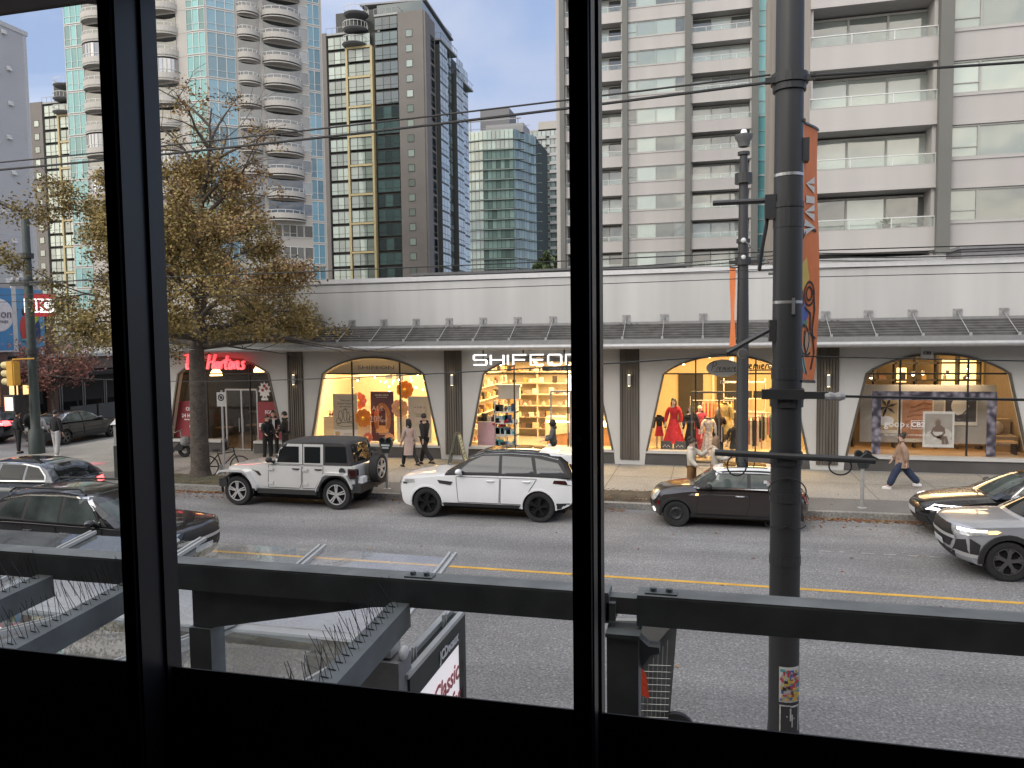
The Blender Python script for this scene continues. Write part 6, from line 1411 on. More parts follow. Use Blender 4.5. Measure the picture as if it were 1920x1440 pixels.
b = MB(); b.quad((-.65,-.004,-.36),(.65,-.004,-.36),(.65,-.004,.30),(-.65,-.004,.30)); b.build('sign_face', lampm('white sign face', (1,.97,.93), .9), sg2)
b = MB(); text_mb(b, 'IK', (0,-.012,-.27), .75, bold=.02, extr=.003); b.build('lettering', mat('sign red', (.55,.03,.04)), sg2)
# ================================================================ people
skinm = mat('skin', (.55,.36,.27), .55, var=.05); skinl = mat('mannequin skin', (.62,.55,.47), .5, var=.03)
def cloth(n, c, v=.12): return mat('cloth '+n, c, .85, var=v, scale=7)
hair_b = mat('hair black', (.012,.010,.009), .5, var=.3, scale=30); hair_d = mat('hair dark brown', (.03,.018,.012), .5, var=.3, scale=30); hair_l = mat('hair light brown', (.22,.14,.08), .55, var=.3, scale=30)
def skin_mesh(name, V, E, m, parent, sub=1, root=0):
    """grow one smooth surface round a stick figure; V: (pos, rx, ry)"""
    me = bpy.data.meshes.new(name); bm = bmesh.new(); ly = bm.verts.layers.skin.verify(); vs = []
    for p, rx, ry in V:
        v = bm.verts.new(p); v[ly].radius = (rx, ry); vs.append(v)
    vs[root][ly].use_root = True
    for a, b_ in E: bm.edges.new((vs[a], vs[b_]))
    bm.to_mesh(me); bm.free(); o = bpy.data.objects.new(name, me); C.objects.link(o)
    s = o.modifiers.new('skin', 'SKIN'); s.use_smooth_shade = True; s.branch_smoothing = .6
    u = o.modifiers.new('sub', 'SUBSURF'); u.levels = sub; u.render_levels = sub
    dg = bpy.context.evaluated_depsgraph_get(); dg.update(); nm = bpy.data.meshes.new_from_object(o.evaluated_get(dg)); o.modifiers.clear(); old = o.data; o.data = nm; bpy.data.meshes.remove(old)
    nm.materials.clear(); nm.materials.append(m); nm.polygons.foreach_set('use_smooth', [True]*len(nm.polygons)); o.parent = parent; return o
def person(label, loc, rz, h=1.7, leg=(18,-18), knee=(5,12), arm=((-20,8,15),(20,8,15)), top=None, legs=None, hair=hair_b, style='short', shoes=None, coat=0, skirt=None, sleeve=1, lean=0, turn=0, cat='person', name='person', skin=skinm, group=None, wide=1.0, wideleg=1.0, sit=False, headless=False, extra=None):
    """faces -y; leg = forward swing (deg) of the left/right leg, knee bends back; arm = (forward swing, out, elbow bend)"""
    t = thing(name, label, cat, loc, rz, group); s = h/1.7; V3 = lambda x, y, z: Vector((x*s, y*s, z*s))
    J = {}; hipz = .90 if not sit else .55
    low = []
    for i, sx in ((0,1),(1,-1)):
        a, k = R(leg[i]), R(knee[i]); hp_ = Vector((sx*.095,0,hipz)); kn = hp_+Vector((sx*.01,-math.sin(a)*.43,-math.cos(a)*.43)); an = kn+Vector((0,-math.sin(a-k)*.41,-math.cos(a-k)*.41)); J['hip',i], J['knee',i], J['ank',i] = hp_, kn, an; low.append(an.z)
    dz = .085-min(low) if not sit else 0
    for k_ in list(J): J[k_] = J[k_]+Vector((0,0,dz))
    pel = Vector((0,0,hipz+.04+dz)); la = R(lean)
    up = lambda d, y=0, x=0: pel+Vector((x, -math.sin(la)*d+y, math.cos(la)*d))
    wai, che, nek, chin, hed, tp = up(.16), up(.36), up(.52), up(.585,-.012), up(.66,-.02), up(.755,-.015)
    for i, sx in ((0,1),(1,-1)):
        sw, ou, el = [R(q_) for q_ in arm[i][:3]]; sh_ = up(.455,0,sx*.175); d = Vector((sx*math.sin(ou), -math.sin(sw)*math.cos(ou), -math.cos(sw)*math.cos(ou))); eb = sh_+d*.28
        sw2 = sw+el; inn = R(arm[i][3]) if len(arm[i]) > 3 else 0
        d2 = Vector((sx*math.sin(ou)*.5-sx*math.sin(inn), -math.sin(sw2), -math.cos(sw2))).normalized(); wr = eb+d2*.25; J['sh',i], J['el',i], J['wr',i], J['hd',i] = sh_, eb, wr, d2
    V, E = [], []
    def ad(p, r, ry=None, to=None):
        V.append((p*s, r*s, (ry or r)*s)); 
        if to is not None: E.append((to, len(V)-1))
        return len(V)-1
    p0 = ad(pel,.11,.09); p1 = ad(wai,.10,.08,p0); p2 = ad(che,.12,.085,p1); p3 = ad(nek,.058,.058,p2)
    if not headless:
        p4 = ad(chin,.064,.074,p3); p5 = ad(hed,.086,.104,p4); p6 = ad(tp,.055,.066,p5)
    for i, sx in ((0,1),(1,-1)):
        a = ad(J['sh',i],.052,None,p2); b_ = ad(J['el',i],.038,None,a); c = ad(J['wr',i],.026,None,b_); d2 = J['hd',i]; side = Vector((0,1,0)).cross(d2); side = side.normalized() if side.length > .1 else Vector((1,0,0)); pm = ad(J['wr',i]+d2*.055,.028,.016,c)
        fw = side.cross(d2)
        for k in range(4):
            kn_ = J['wr',i]+d2*.095+side*(k-1.5)*.019; f1 = ad(kn_,.0095,None,pm); f2 = ad(kn_+d2*(.032+.006*(1.5-abs(k-1.5)))-fw*sx*.0+Vector((0,-.012,0)),.0085,None,f1); ad(kn_+d2*(.055+.008*(1.5-abs(k-1.5)))+Vector((0,-.03,0)),.007,None,f2)
        th = ad(J['wr',i]+d2*.045+Vector((0,-.036,0)),.011,None,pm); ad(J['wr',i]+d2*.085+Vector((0,-.055,0)),.009,None,th)
    for i, sx in ((0,1),(1,-1)):
        a = ad(J['hip',i],.088,None,p0); b_ = ad(J['knee',i],.058,None,a); c = ad(J['ank',i],.042,None,b_); ad(J['ank',i]+Vector((0,-.11,-.045)),.035,.03,c)
    skin_mesh('body', V, E, skin, t, 1)
    if not headless:
        HC = hed+Vector((0,-.005,.02)); Mh = Matrix.Translation(HC*s) @ Matrix.Rotation(R(turn), 4, 'Z')
        b = MB(); b.xf = Mh; b.ball((0,-.098*s,-.012*s), (.012*s,.02*s,.022*s), 8, 6)
        for sx in (-1,1): b.ball((sx*.078*s,.005*s,-.01*s), (.012*s,.022*s,.032*s), 8, 5)
        b.build('nose_and_ears', skin, t, smooth=60)
        if name == 'person':
            b = MB(); b.xf = Mh
            for sx in (-1,1): b.ball((sx*.032*s,-.083*s,.012*s), (.011*s,.009*s,.007*s), 6, 4); b.box((sx*.032-.02)*s,(sx*.032+.02)*s,-.090*s,-.082*s,.028*s,.034*s)
            b.build('eyes', hair_b, t)
            b = MB(); b.xf = Mh; b.ball((0,-.084*s,-.052*s), (.022*s,.009*s,.006*s), 8, 4); b.build('mouth', mat('lips', (.38,.13,.11), .5), t)
        b = MB(); b.xf = Mh
        if hair is not None:
            n, m_ = 14, 8; vs = []; rr = random.Random(int(loc[0]*10))
            for i in range(m_+1):
                th = math.pi*.60*i/m_
                for j in range(n):
                    a = 2*math.pi*j/n; fr = max(0, -math.sin(a)); lim = th*(1-.42*fr) if style != 'bald' else th
                    vs.append((.090*s*math.sin(lim)*math.cos(a)*(1+.03*rr.random()), (.108*math.sin(lim)*math.sin(a)+.012)*s, .118*s*math.cos(lim)+.005*s))
            b.add(vs, [(i*n+j, i*n+(j+1) % n, (i+1)*n+(j+1) % n, (i+1)*n+j) for i in range(m_) for j in range(n)])
            if style == 'long':
                n2 = 12; vs = []
                for i in range(7):
                    for j in range(n2+1):
                        a = R(-25+230*j/n2); rw = .094+.012*math.sin(i*.9); vs.append((rw*math.cos(a)*s, (rw*.95*math.sin(a)+.03)*s, (.03-.062*i-.01*rr.random())*s))
                b.add(vs, [(i*(n2+1)+j, (i+1)*(n2+1)+j, (i+1)*(n2+1)+j+1, i*(n2+1)+j+1) for i in range(6) for j in range(n2)])
                b.ball((0,.065*s,-.16*s), (.085*s,.05*s,.2*s), 10, 8)
            if style == 'bun': b.ball((0,.075*s,.095*s), (.075*s,.07*s,.065*s), 10, 7)
            if style == 'cap': b.add([(-.08*s,-.06*s,.06*s),(.08*s,-.06*s,.06*s),(.06*s,-.18*s,.045*s),(-.06*s,-.18*s,.045*s)], [(0,1,2,3)])
            if style == 'hood': b.ball((0,.02*s,-.01*s), (.112*s,.125*s,.145*s), 12, 9); b.ball((0,.08*s,-.16*s), (.14*s,.09*s,.08*s), 10, 7)
            b.build('hair' if style not in ('hood','cap') else ('hood' if style == 'hood' else 'cap'), hair, t, smooth=60)
    if top is not None:
        V, E = [], []; g_ = .022*wide
        W1_ = wide*1.2; wide2 = W1_; a0 = ad(up(-.10),.14*W1_,.118*W1_); 
        base = a0
        a1 = ad(wai,.125*W1_,.105*W1_,a0); a2 = ad(che,.155*W1_,.118*W1_,a1); a3 = ad(up(.48),.135,.11,a2); ad(up(.575),.098,.092,a3)
        for i, sx in ((0,1),(1,-1)):
            a = ad(J['sh',i],.078*W1_,None,a2)
            if sleeve >= .5: b_ = ad(J['el',i],.060*W1_,None,a); ad(J['el',i].lerp(J['wr',i],.97 if sleeve >= 1 else .1),.048*W1_,None,b_)
        skin_mesh('jacket' if sleeve else 'top', V, E, top, t, 1)
        if coat:
            b = MB(); n = 24; vs = []
            for i in range(6):
                u = i/5; r_ = .172*(1+.16*(wideleg-1))+.035*u+.02*u*coat
                for j in range(n): a = 2*math.pi*j/n; c_ = pel+Vector((0,0,.16-(.30+coat*1.5)*u)); rj = r_*(1+.06*u*math.sin(a*5)); vs.append((c_+Vector((rj*math.cos(a), rj*.86*math.sin(a), 0)))*s)
            b.add(vs, [(i*n+j, i*n+(j+1) % n, (i+1)*n+(j+1) % n, (i+1)*n+j) for i in range(5) for j in range(n)]); b.build('coat_tail', top, t, smooth=70)
    if legs is not None and not skirt:
        V, E = [], []; a0 = ad(pel+Vector((0,0,.10)),.135,.115)
        for i in (0,1):
            a = ad(J['hip',i]+Vector((0,0,-.02)),.112*(1+.25*(wideleg-1)),None,a0); b_ = ad(J['knee',i],.080*wideleg,None,a); ad(J['ank',i]+Vector((0,0,-.015)),.066*wideleg*1.1,None,b_)
        skin_mesh('trousers', V, E, legs, t, 1)
    if skirt:
        ln, w0, w1 = skirt; b = MB(); n = 28; vs = []
        for i in range(6):
            u = i/5
            for j in range(n): a = 2*math.pi*j/n; r_ = (w0+(w1-w0)*u)*(1+.10*u*math.sin(a*7)); c_ = pel+Vector((0,0,.10-ln*u)); vs.append((c_+Vector((r_*math.cos(a), r_*.8*math.sin(a), 0)))*s)
        b.add(vs, [(i*n+j, i*n+(j+1) % n, (i+1)*n+(j+1) % n, (i+1)*n+j) for i in range(5) for j in range(n)]); b.build('skirt', legs, t, smooth=70)
    sm = shoes or hair_b
    for i in (0,1):
        b = MB(); c = J['ank',i]*s; b.ball((c.x, c.y-.055*s, c.z-.045*s), (.05*s,.135*s,.04*s), 10, 6); b.box(c.x-.045*s,c.x+.045*s,c.y-.17*s,c.y+.07*s,c.z-.085*s,c.z-.065*s); b.build('shoe', sm, t, smooth=50)
    if extra: extra(t, s, J, up)
    return t
blk = cloth('black', (.014,.014,.016)); cream = cloth('cream', (.56,.50,.42)); tan = cloth('tan', (.31,.21,.155)); taupe = cloth('taupe', (.46,.35,.31)); denim = cloth('denim', (.026,.038,.078), .25); white_shoe = cloth('white', (.75,.75,.75), .03); brownc = cloth('brown', (.22,.115,.045)); greyc = cloth('grey', (.10,.10,.105)); palegrey = cloth('pale grey', (.42,.42,.43)); redc = cloth('red', (.52,.02,.03), .3); whitec = cloth('white shirt', (.68,.68,.68), .05)
SWK = .15
def on(px, py): p = G(px, py, SWK); return (p.x, p.y, SWK)
def atx(px, Y, z=SWK): return (XW(px, Y, 720), Y, z)
person('woman with long black hair in a taupe coat walking past the flower window', on(768,876), R(-128), 1.66, (22,-20), (8,25), ((12,6,12),(-10,6,10)), taupe, blk, hair_b, 'long', coat=.22)
person('man in a black suit walking beside the woman in the taupe coat', on(797,872), R(-112), 1.80, (-22,22), (22,6), ((-25,8,20),(22,10,18)), blk, blk, hair_b, 'short', turn=-12)
def phone(t, s, J, up):
    p = (J['wr',0]+J['hd',0]*.08)*s; b = MB(); b.box(p.x-.04,p.x+.04,p.y-.03,p.y-.02,p.z-.02,p.z+.12); b.build('phone', blackm, t)
person('man in a black sweater standing by the slatted pier outside the coffee shop', atx(532,25.35), R(-75), 1.72, (4,-4), (2,2), ((5,10,60,20),(8,10,70,20)), blk, blk, hair_b, 'short')
person('person in a black cap and black jacket facing the man in the black sweater', atx(498,25.0), R(60), 1.62, (4,-4), (2,2), ((10,8,40),(10,8,60)), blk, blk, hair_d, 'cap')
person('person in a black coat over a white shirt outside the red shop poster', atx(510,25.9), R(35), 1.70, (4,-4), (2,2), ((20,10,80,10),(15,10,85,10)), blk, blk, hair_b, 'short', extra=lambda t, s, J, up: one('shirt_front', whitec, t, 'box', -.045*s, .045*s, -.155*s, -.12*s, 1.0*s, 1.42*s))
person('woman with dark hair tied up in a cream cardigan and brown trousers', (XW(1297,20.78,830),20.78,SWK), R(75), 1.64, (5,-5), (2,4), ((55,12,80,15),(10,10,45)), cream, brownc, hair_d, 'bun', wide=1.12)
person('woman with long light hair in a cream jacket looking up beside the small hatchback', (XW(1342,20.85,830),20.85,SWK), R(95), 1.70, (5,-5), (2,4), ((25,14,70,25),(20,12,80,20)), cream, tan, hair_l, 'long', wide=1.12, turn=30, extra=phone)
person('woman in a tan jacket, wide blue jeans and white shoes striding along the pavement', on(1690,916), R(-92), 1.60, (30,-30), (8,14), ((-16,8,14),(16,8,14)), tan, denim, hair_d, 'bun', white_shoe, wideleg=1.5, coat=.06, wide=1.25)
def bag(t, s, J, up):
    b = MB(); b.ball((.26*s,-.10*s,.82*s), (.14*s,.08*s,.14*s), 12, 8); b.build('bag', whitec, t, smooth=60)
person('person in a grey hooded jacket with a white bag in front of the glass door', atx(1036,24.9), R(-85), 1.62, (8,-8), (4,6), ((10,8,60),(12,8,70)), greyc, blk, hair_b, 'hood', wide=1.2, extra=bag)
def pack(t, s, J, up):
    b = MB(); b.ball((0,.19*s,1.22*s), (.17*s,.12*s,.25*s), 12, 8); b.build('backpack', blk, t, smooth=60)
person('person in dark clothes standing at the edge of the crossing on the corner', on(36,850), R(160), 1.66, (3,-3), (2,2), ((4,6,10),(6,6,20)), blk, blk, hair_b, 'short')
person('person with a black backpack standing beside the corner trolley pole', on(63,846), R(170), 1.78, (3,-3), (2,2), ((4,8,30),(6,8,20)), blk, blk, hair_b, 'short', extra=pack)
person('person in a pale grey top and black trousers waiting on the corner', on(76,849), R(200), 1.62, (3,-3), (2,2), ((10,8,50),(6,8,30)), palegrey, blk, hair_d, 'short')
person('person in a black jacket and pale grey trousers with their back to the street', on(107,856), R(175), 1.76, (6,-4), (2,4), ((2,8,10),(4,8,10)), blk, palegrey, hair_b, 'short', white_shoe)
# rider on a small scooter by the coffee shop wall
scx = XW(318,25.0,830)
ms = thing('motor_scooter', 'black motor scooter with carrier bags parked against the white wall', 'scooter', (scx, 25.0, SWK), R(15))
b = MB()
for x in (-.55,.55): b.lathe([(.12,-.05),(.22,-.06),(.25,0),(.22,.06),(.12,.05)], 18, 'y', (x,0,.25))
b.build('wheel', tyrem, ms)
b = MB(); b.prism([(-.45,-.15,.25),(.5,-.15,.28),(.62,-.15,.55),(.45,-.15,.62),(.2,-.15,.36),(-.15,-.15,.36),(-.25,-.15,.68),(-.7,-.15,.66),(-.62,-.15,.35)], (0,.3,0)); b.build('body', trimb, ms)
b = MB(); b.box(-.68,-.2,-.14,.14,.68,.76); b.build('seat', blackm, ms); b = MB(); b.tube([(.5,0,.55),(.42,0,1.0)], .03, 6); b.tube([(.42,-.3,1.02),(.42,.3,1.02)], .02, 6); b.build('handlebar', greym, ms)
b = MB(); b.ball((.62,-.05,.62), (.2,.2,.2), 10, 8); b.build('basket', mat('basket grey', (.22,.22,.22), .8, var=.3), ms)
person('person in a red and white jacket sitting on the black motor scooter', (scx-.42, 24.9, SWK+.22), R(105), 1.66, (75,75), (80,80), ((45,6,25),(45,6,25)), redc, blk, mat('helmet white', (.55,.55,.56), .3), 'short', sit=True, extra=lambda t, s, J, up: one('vest', whitec, t, 'box', -.10*s, .10*s, -.175*s, -.13*s, .82*s, .98*s))
# bicycle at the sign post
bc = thing('bicycle', 'black bicycle leaning on the parking sign post next to the tree', 'bicycle', (XW(421,21.75,880), 21.75, SWK), R(12))
for x in (-.52,.52):
    b = MB(); b.lathe([(.31,-.02),(.335,-.02),(.345,0),(.335,.02),(.31,.02),(.31,-.02)], 28, 'y', (x,0,.345)); w_ = b.build('wheel', tyrem, bc)
    b = MB()
    for k in range(14): a = math.pi*2*k/14; b.tube([(x,0,.345),(x+.31*math.cos(a),0,.345+.31*math.sin(a))], .003, 4, cap=False)
    b.lathe([(.0,-.03),(.03,-.03),(.03,.03),(0,.03)], 8, 'y', (x,0,.345)); b.build('spoke', rodm, w_)
b = MB()
for p, q_ in (((-.52,0,.345),(-.08,0,.32)),((-.08,0,.32),(-.22,0,.82)),((-.08,0,.32),(.36,0,.76)),((-.2,0,.74),(.34,0,.82)),((-.52,0,.345),(-.2,0,.72)),((.36,0,.74),(.52,0,.345)),((.36,0,.74),(.32,0,.95))): b.tube([p, q_], .02, 7)
b.build('frame', blackm, bc)
b = MB(); b.ball((-.25,0,.88), (.14,.07,.04), 10, 6); b.build('saddle', blackm, bc); b = MB(); b.tube([(.30,-.28,.98),(.34,0,.97),(.30,.28,.98)], .015, 6); b.tube([(.3,-.28,.98),(.22,-.28,.96)], .02, 6); b.build('handlebar', blackm, bc)
b = MB(); b.lathe([(0,-.02),(.09,-.02),(.09,-.01)], 14, 'y', (-.08,-.03,.32)); b.tube([(-.08,-.06,.32),(-.02,-.08,.16)], .012, 5); b.build('crank', greym, bc)
# ================================================================ shop interiors
GY = FY+.34
def room(cx, wallc, floorc, ceilc, dep, name):
    b = MB(); w = 3.08; y0, y1, z0, z1 = .36, dep, .16, 4.35
    b.mi = 0; b.quad((cx-w,y1,z0),(cx+w,y1,z0),(cx+w,y1,z1),(cx-w,y1,z1)); b.quad((cx-w,y0,z0),(cx-w,y1,z0),(cx-w,y1,z1),(cx-w,y0,z1)); b.quad((cx+w,y0,z0),(cx+w,y1,z0),(cx+w,y1,z1),(cx+w,y0,z1))
    b.mi = 1; b.quad((cx-w,y0,z0),(cx+w,y0,z0),(cx+w,y1,z0),(cx-w,y1,z0)); b.mi = 2; b.quad((cx-w,y0,z1),(cx+w,y0,z1),(cx+w,y1,z1),(cx-w,y1,z1))
    b.build(name, [wallc, floorc, ceilc], shop)
def lamp(cx, y, z, sx, sy, p, col=(1,.67,.30), rot=(0,0,0)):
    l = bpy.data.lights.new('shop_light', 'AREA'); l.shape = 'RECTANGLE'; l.size = sx; l.size_y = sy; l.energy = p; l.color = col
    o = bpy.data.objects.new('shop_light', l); C.objects.link(o); o.location = (cx, FY+y, z); o.rotation_euler = rot
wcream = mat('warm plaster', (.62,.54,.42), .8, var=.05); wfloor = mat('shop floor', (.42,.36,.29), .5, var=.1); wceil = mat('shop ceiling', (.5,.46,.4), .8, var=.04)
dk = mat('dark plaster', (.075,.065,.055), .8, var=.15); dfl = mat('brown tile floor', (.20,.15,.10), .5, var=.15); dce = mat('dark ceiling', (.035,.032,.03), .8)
c0, c1, c2, c3, c4 = bay_c[1], bay_c[2], bay_c[3], bay_c[4], bay_c[5]
c0, c1, c2, c3, c4 = bay_c[0], bay_c[1], bay_c[2], bay_c[3], bay_c[4]
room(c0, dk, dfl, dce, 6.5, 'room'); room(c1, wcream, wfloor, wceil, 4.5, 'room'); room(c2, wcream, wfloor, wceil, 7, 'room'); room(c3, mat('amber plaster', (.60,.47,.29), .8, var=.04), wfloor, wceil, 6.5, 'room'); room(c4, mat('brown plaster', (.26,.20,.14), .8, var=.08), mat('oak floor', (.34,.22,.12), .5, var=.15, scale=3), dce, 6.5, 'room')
lamp(c0, 3, 4.2, 3, 3, 28, (1,.74,.45)); lamp(c1, 1.7, 4.25, 4.5, 2.2, 430); lamp(c2, 3.2, 4.25, 4.5, 5, 580); lamp(c3, 2.6, 4.25, 4.5, 4, 420, (1,.68,.30)); lamp(c4, 3.8, 4.2, 4, 3, 110, (1,.66,.32)); lamp(c4+.3, .9, 3.2, 2.4, .3, 26, (1,.74,.45))
lamp(c1, .385, 4.25, 4.6, .05, 110); lamp(c3, .55, 4.3, 4.6, .2, 60)
# visible ceiling spots
spotm = lampm('spot bulb', (1,.80,.48), 14)
sp0 = None
def spots(label, pts, group):
    global sp0
    for x, y, z in pts:
        if sp0 is None:
            t = thing('ceiling_spot', label, 'spotlight', (x, FY+y, z), 0, group); b = MB(); b.lathe([(.05,.12),(.06,0),(.045,0)], 10); b.build('shade', whitec, t); b = MB(); b.ball((0,0,0), (.045,.045,.03), 8, 5); b.build('bulb', spotm, t); sp0 = t
        else: t = copy_tree(sp0); t.location = (x, FY+y, z); t['label'] = label; t['group'] = group
rr = random.Random(2)
spots('small warm ceiling spotlight inside the flower display window', [(c1-1.5+rr.random()*.3,.8,3.55),(c1-.2,.9,3.72),(c1+.5,.8,3.66),(c1+1.3,.9,3.5)], 'spots over the flower display')
spots('small warm ceiling spotlight inside the beauty shop', [(c2-1.6+k*.42,.8+1.1*(k%3),3.55+.12*(k%2)) for k in range(9)], 'spots in the beauty shop')
spots('small warm ceiling spotlight inside the dress shop', [(c3-1.4,1,3.55),(c3+.2,1.2,3.6),(c3+.3,3,3.6),(c3+1.5,1.1,3.5),(c3-.5,4,3.7)], 'spots in the dress shop')
spots('small warm track spotlight inside the furniture shop', [(c4-1.6,1.5,3.05),(c4-.1,2.4,3.1),(c4+.35,3,3.1),(c4+.9,2.2,3.15),(c4+1.4,1.8,3.05),(c4+1.75,3,3.3)], 'spots in the furniture shop')
# pendant lamps of the coffee shop
pd = None
for x, y, z in ((XW(405,27.8,698),1.4,ZW(699,405,27.8)),(XW(487,27.8,690),1.4,ZW(692,487,27.8))):
    if pd is None:
        pd = t = thing('pendant_lamp', 'ribbed glass pendant lamp glowing under the left end of the red lettering', 'pendant lamp', (x,FY+y,z), 0, 'coffee shop pendants')
        b = MB(); b.lathe([(.06,.2),(.16,.1),(.24,-.02),(.25,-.12)], 16); b.build('shade', lampm('pendant glow', (1,.62,.22), 3), t); b = MB(); b.tube([(0,0,.2),(0,0,.7)], .01, 5); b.build('stem', blackm, t)
    else: t = copy_tree(pd); t.location = (x,FY+y,z); t['label'] = 'ribbed glass pendant lamp glowing near the right shoulder of the coffee shop arch'
def board(name, label, cat, x0, x1, y, z0, z1, m, th=.02, extra=None, group=None):
    t = thing(name, label, cat, ((x0+x1)/2, FY+y, z0), 0, group); b = MB(); b.box(-(x1-x0)/2,(x1-x0)/2,0,th,0,z1-z0); b.build('panel', m, t)
    if extra: extra(t, x1-x0, z1-z0)
    return t
def words(t, lines, m, w, z, y=-.006, lh=1.35, name='lettering', bold=0, sx=1.0, x=0, shear=0):
    b = MB()
    for i, (s_, sz) in enumerate(lines):
        text_mb(b, s_, (x, y, z), sz, extr=.002, bold=bold, sx=sx, shear=shear)
        z -= sz*lh if i+1 >= len(lines) else lines[i+1][1]*lh
    b.build(name, m, t)
maroon = mat('maroon poster', (.27,.035,.045), .6, var=.06); whitei = mat('white ink', (.72,.70,.68), .6, var=.02); inkd = mat('dark ink', (.05,.045,.04), .6)
# --- bay one: coffee shop
def open_sign(t, w, h):
    words(t, [('OPEN',.20),('24 HOURS',.20),('we are always fresh',.085)], whitei, w, h-.38, bold=.006, x=.02)
    b = MB(); b.ball((0,-.006,.45), (.10,.004,.09), 10, 7); b.box(-.02,.02,-.008,-.003,.1,.38); b.build('heart', whitei, t)
def trap(name, label, pts, m, y, extra=None):
    """poster cut to the slanted side of the window"""
    x = sum(p[0] for p in pts)/len(pts); z0 = min(p[1] for p in pts); t = thing(name, label, 'poster', (x, FY+y, z0)); b = MB(); b.prism([(p[0]-x, 0, p[1]-z0) for p in pts], (0,.012,0)); b.build('panel', m, t)
    w = max(p[0] for p in pts)-min(p[0] for p in pts); h = max(p[1] for p in pts)-z0
    if extra: extra(t, w, h)
    return t
trap('window_poster', 'maroon poster with opening hours behind the tree trunk', [(c0-2.52,.68),(c0-1.05,.68),(c0-1.05,2.15),(c0-2.24,2.15)], maroon, .30, open_sign)
def scan(t, w, h):
    words(t, [('SCAN',.17),('& PAY',.17)], whitei, w, h-.45, bold=.005)
    b = MB()
    for k in range(4): b.box(-.5+k*.28,-.34+k*.28,-.006,-.003,h-1.0,h-.84); b.box(-.48+k*.28,-.36+k*.28,-.006,-.003,h-1.09,h-1.06)
    b.build('icon', whitei, t)
trap('window_poster', 'maroon poster about scanning and paying right of the coffee shop door', [(c0+1.30,.68),(c0+2.52,.68),(c0+2.24,2.15),(c0+1.30,2.15)], maroon, .30, scan)
ml = thing('leaf_sticker', 'white maple leaf sticker on the coffee shop window', 'sticker', (c0+1.62, FY+.31, 2.25))
pts = []
for k in range(22): a = 2*math.pi*k/22+math.pi/2; r_ = .30 if k % 2 == 0 else .21; pts.append((r_*math.cos(a)*.95, 0, .36+r_*math.sin(a)*1.15))
b = MB(); b.prism(pts, (0,.004,0)); b.box(-.15,.15,0,.004,-.04,.06); b.build('leaf', whitei, ml)
b = MB()
for x, z in ((-.08,.36),(.09,.42),(0,.52)): b.prism([(x+.07*math.cos(k*1.05), -.004, z+.07*math.sin(k*1.05)) for k in range(6)], (0,.003,0))
b.build('berry', maroon, ml)
sc = thing('shop_sign', 'glowing red script lettering over the coffee shop arch', 'sign', (XW(343,26.15,680), 26.15, ZW(692,343,26.15)))
redn = lampm('red neon letters', (1,.025,.04), 1.1)
def script(paths, m, parent, scale, w, th=.10, name='lettering', shear=.22, sx=1.0):
    b = MB()
    for p in paths:
        q_ = [(x*scale*sx+z*scale*shear, z*scale) for x, z in chaikin(p, 2)]; stroke(b, q_, w, th)
    return b.build(name, m, parent)
TIM = [[(.05,1.0),(.35,1.06),(.75,1.02)],[(.42,1.04),(.36,.6),(.33,.15),(.42,.0),(.55,.08)],[(.72,.55),(.69,.15),(.76,.0),(.88,.08)],[(.75,.78),(.77,.83)],[(.98,.0),(1.0,.55)],[(1.0,.38),(1.12,.58),(1.2,.5),(1.19,.0)],[(1.2,.38),(1.32,.58),(1.41,.5),(1.39,.1),(1.48,.0),(1.58,.1)]]
HOR = [[(2.06,1.05),(2.02,.5),(2.0,.0)],[(2.0,.48),(2.25,.56),(2.42,.5)],[(2.50,1.05),(2.42,.5),(2.40,.1),(2.50,.0)],[(2.78,.52),(2.64,.48),(2.60,.2),(2.68,.0),(2.82,.05),(2.88,.32),(2.80,.52),(2.95,.46)],[(3.02,.0),(3.04,.55)],[(3.04,.38),(3.12,.56),(3.24,.5)],[(3.46,.95),(3.40,.5),(3.38,.1),(3.48,.0),(3.58,.08)],[(3.24,.62),(3.7,.66)],[(3.86,.52),(3.72,.48),(3.68,.2),(3.76,.0),(3.90,.05),(3.96,.32),(3.88,.52),(4.02,.46)],[(4.10,.0),(4.12,.55)],[(4.12,.38),(4.26,.58),(4.36,.48),(4.33,.1),(4.42,.0),(4.5,.1)],[(4.82,.52),(4.66,.52),(4.66,.36),(4.80,.24),(4.78,.02),(4.56,.02)]]
script(TIM+HOR, redn, sc, .535, .07, shear=.16, sx=1.06)
b = MB(); b.box(.1,2.7,.0,.03,.05,.09); b.box(.1,2.7,0,.03,.36,.40); b.build('backing_rail', mat('sign rail', (.3,.05,.05), .6), sc)
cn = thing('coffee_counter', 'dim counter with a pale menu strip at the back of the coffee shop', 'counter', (c0, FY+5.2, .16))
b = MB(); b.box(-2.2,2.4,0,.7,0,1.05); b.build('base', mat('dark counter', (.09,.065,.05), .6, var=.2), cn); b = MB(); b.box(-.3,2.6,.9,1.0,2.1,2.35); b.build('menu_strip', lampm('menu strip', (1,.92,.8), 1.2), cn); b = MB(); b.box(-2.3,2.5,-.05,.75,1.05,1.1); b.build('worktop', greym, cn)
for k, (x, y) in enumerate(((c0-1.4,2.0),(c0-.6,3.0),(c0+1.9,1.7))):
    t = thing('cafe_table', 'small round cafe table in the dim coffee shop', 'table', (x, FY+y, .16), 0, 'coffee shop tables'); b = MB(); b.lathe([(0,.72),(.38,.72),(.38,.75),(0,.75)], 16); b.build('top', mat('table wood', (.17,.10,.05), .5), t); b = MB(); b.tube([(0,0,0),(0,0,.72)], .03, 6); b.lathe([(0,0),(.22,0),(.2,.03),(0,.03)], 12); b.build('leg', blackm, t)
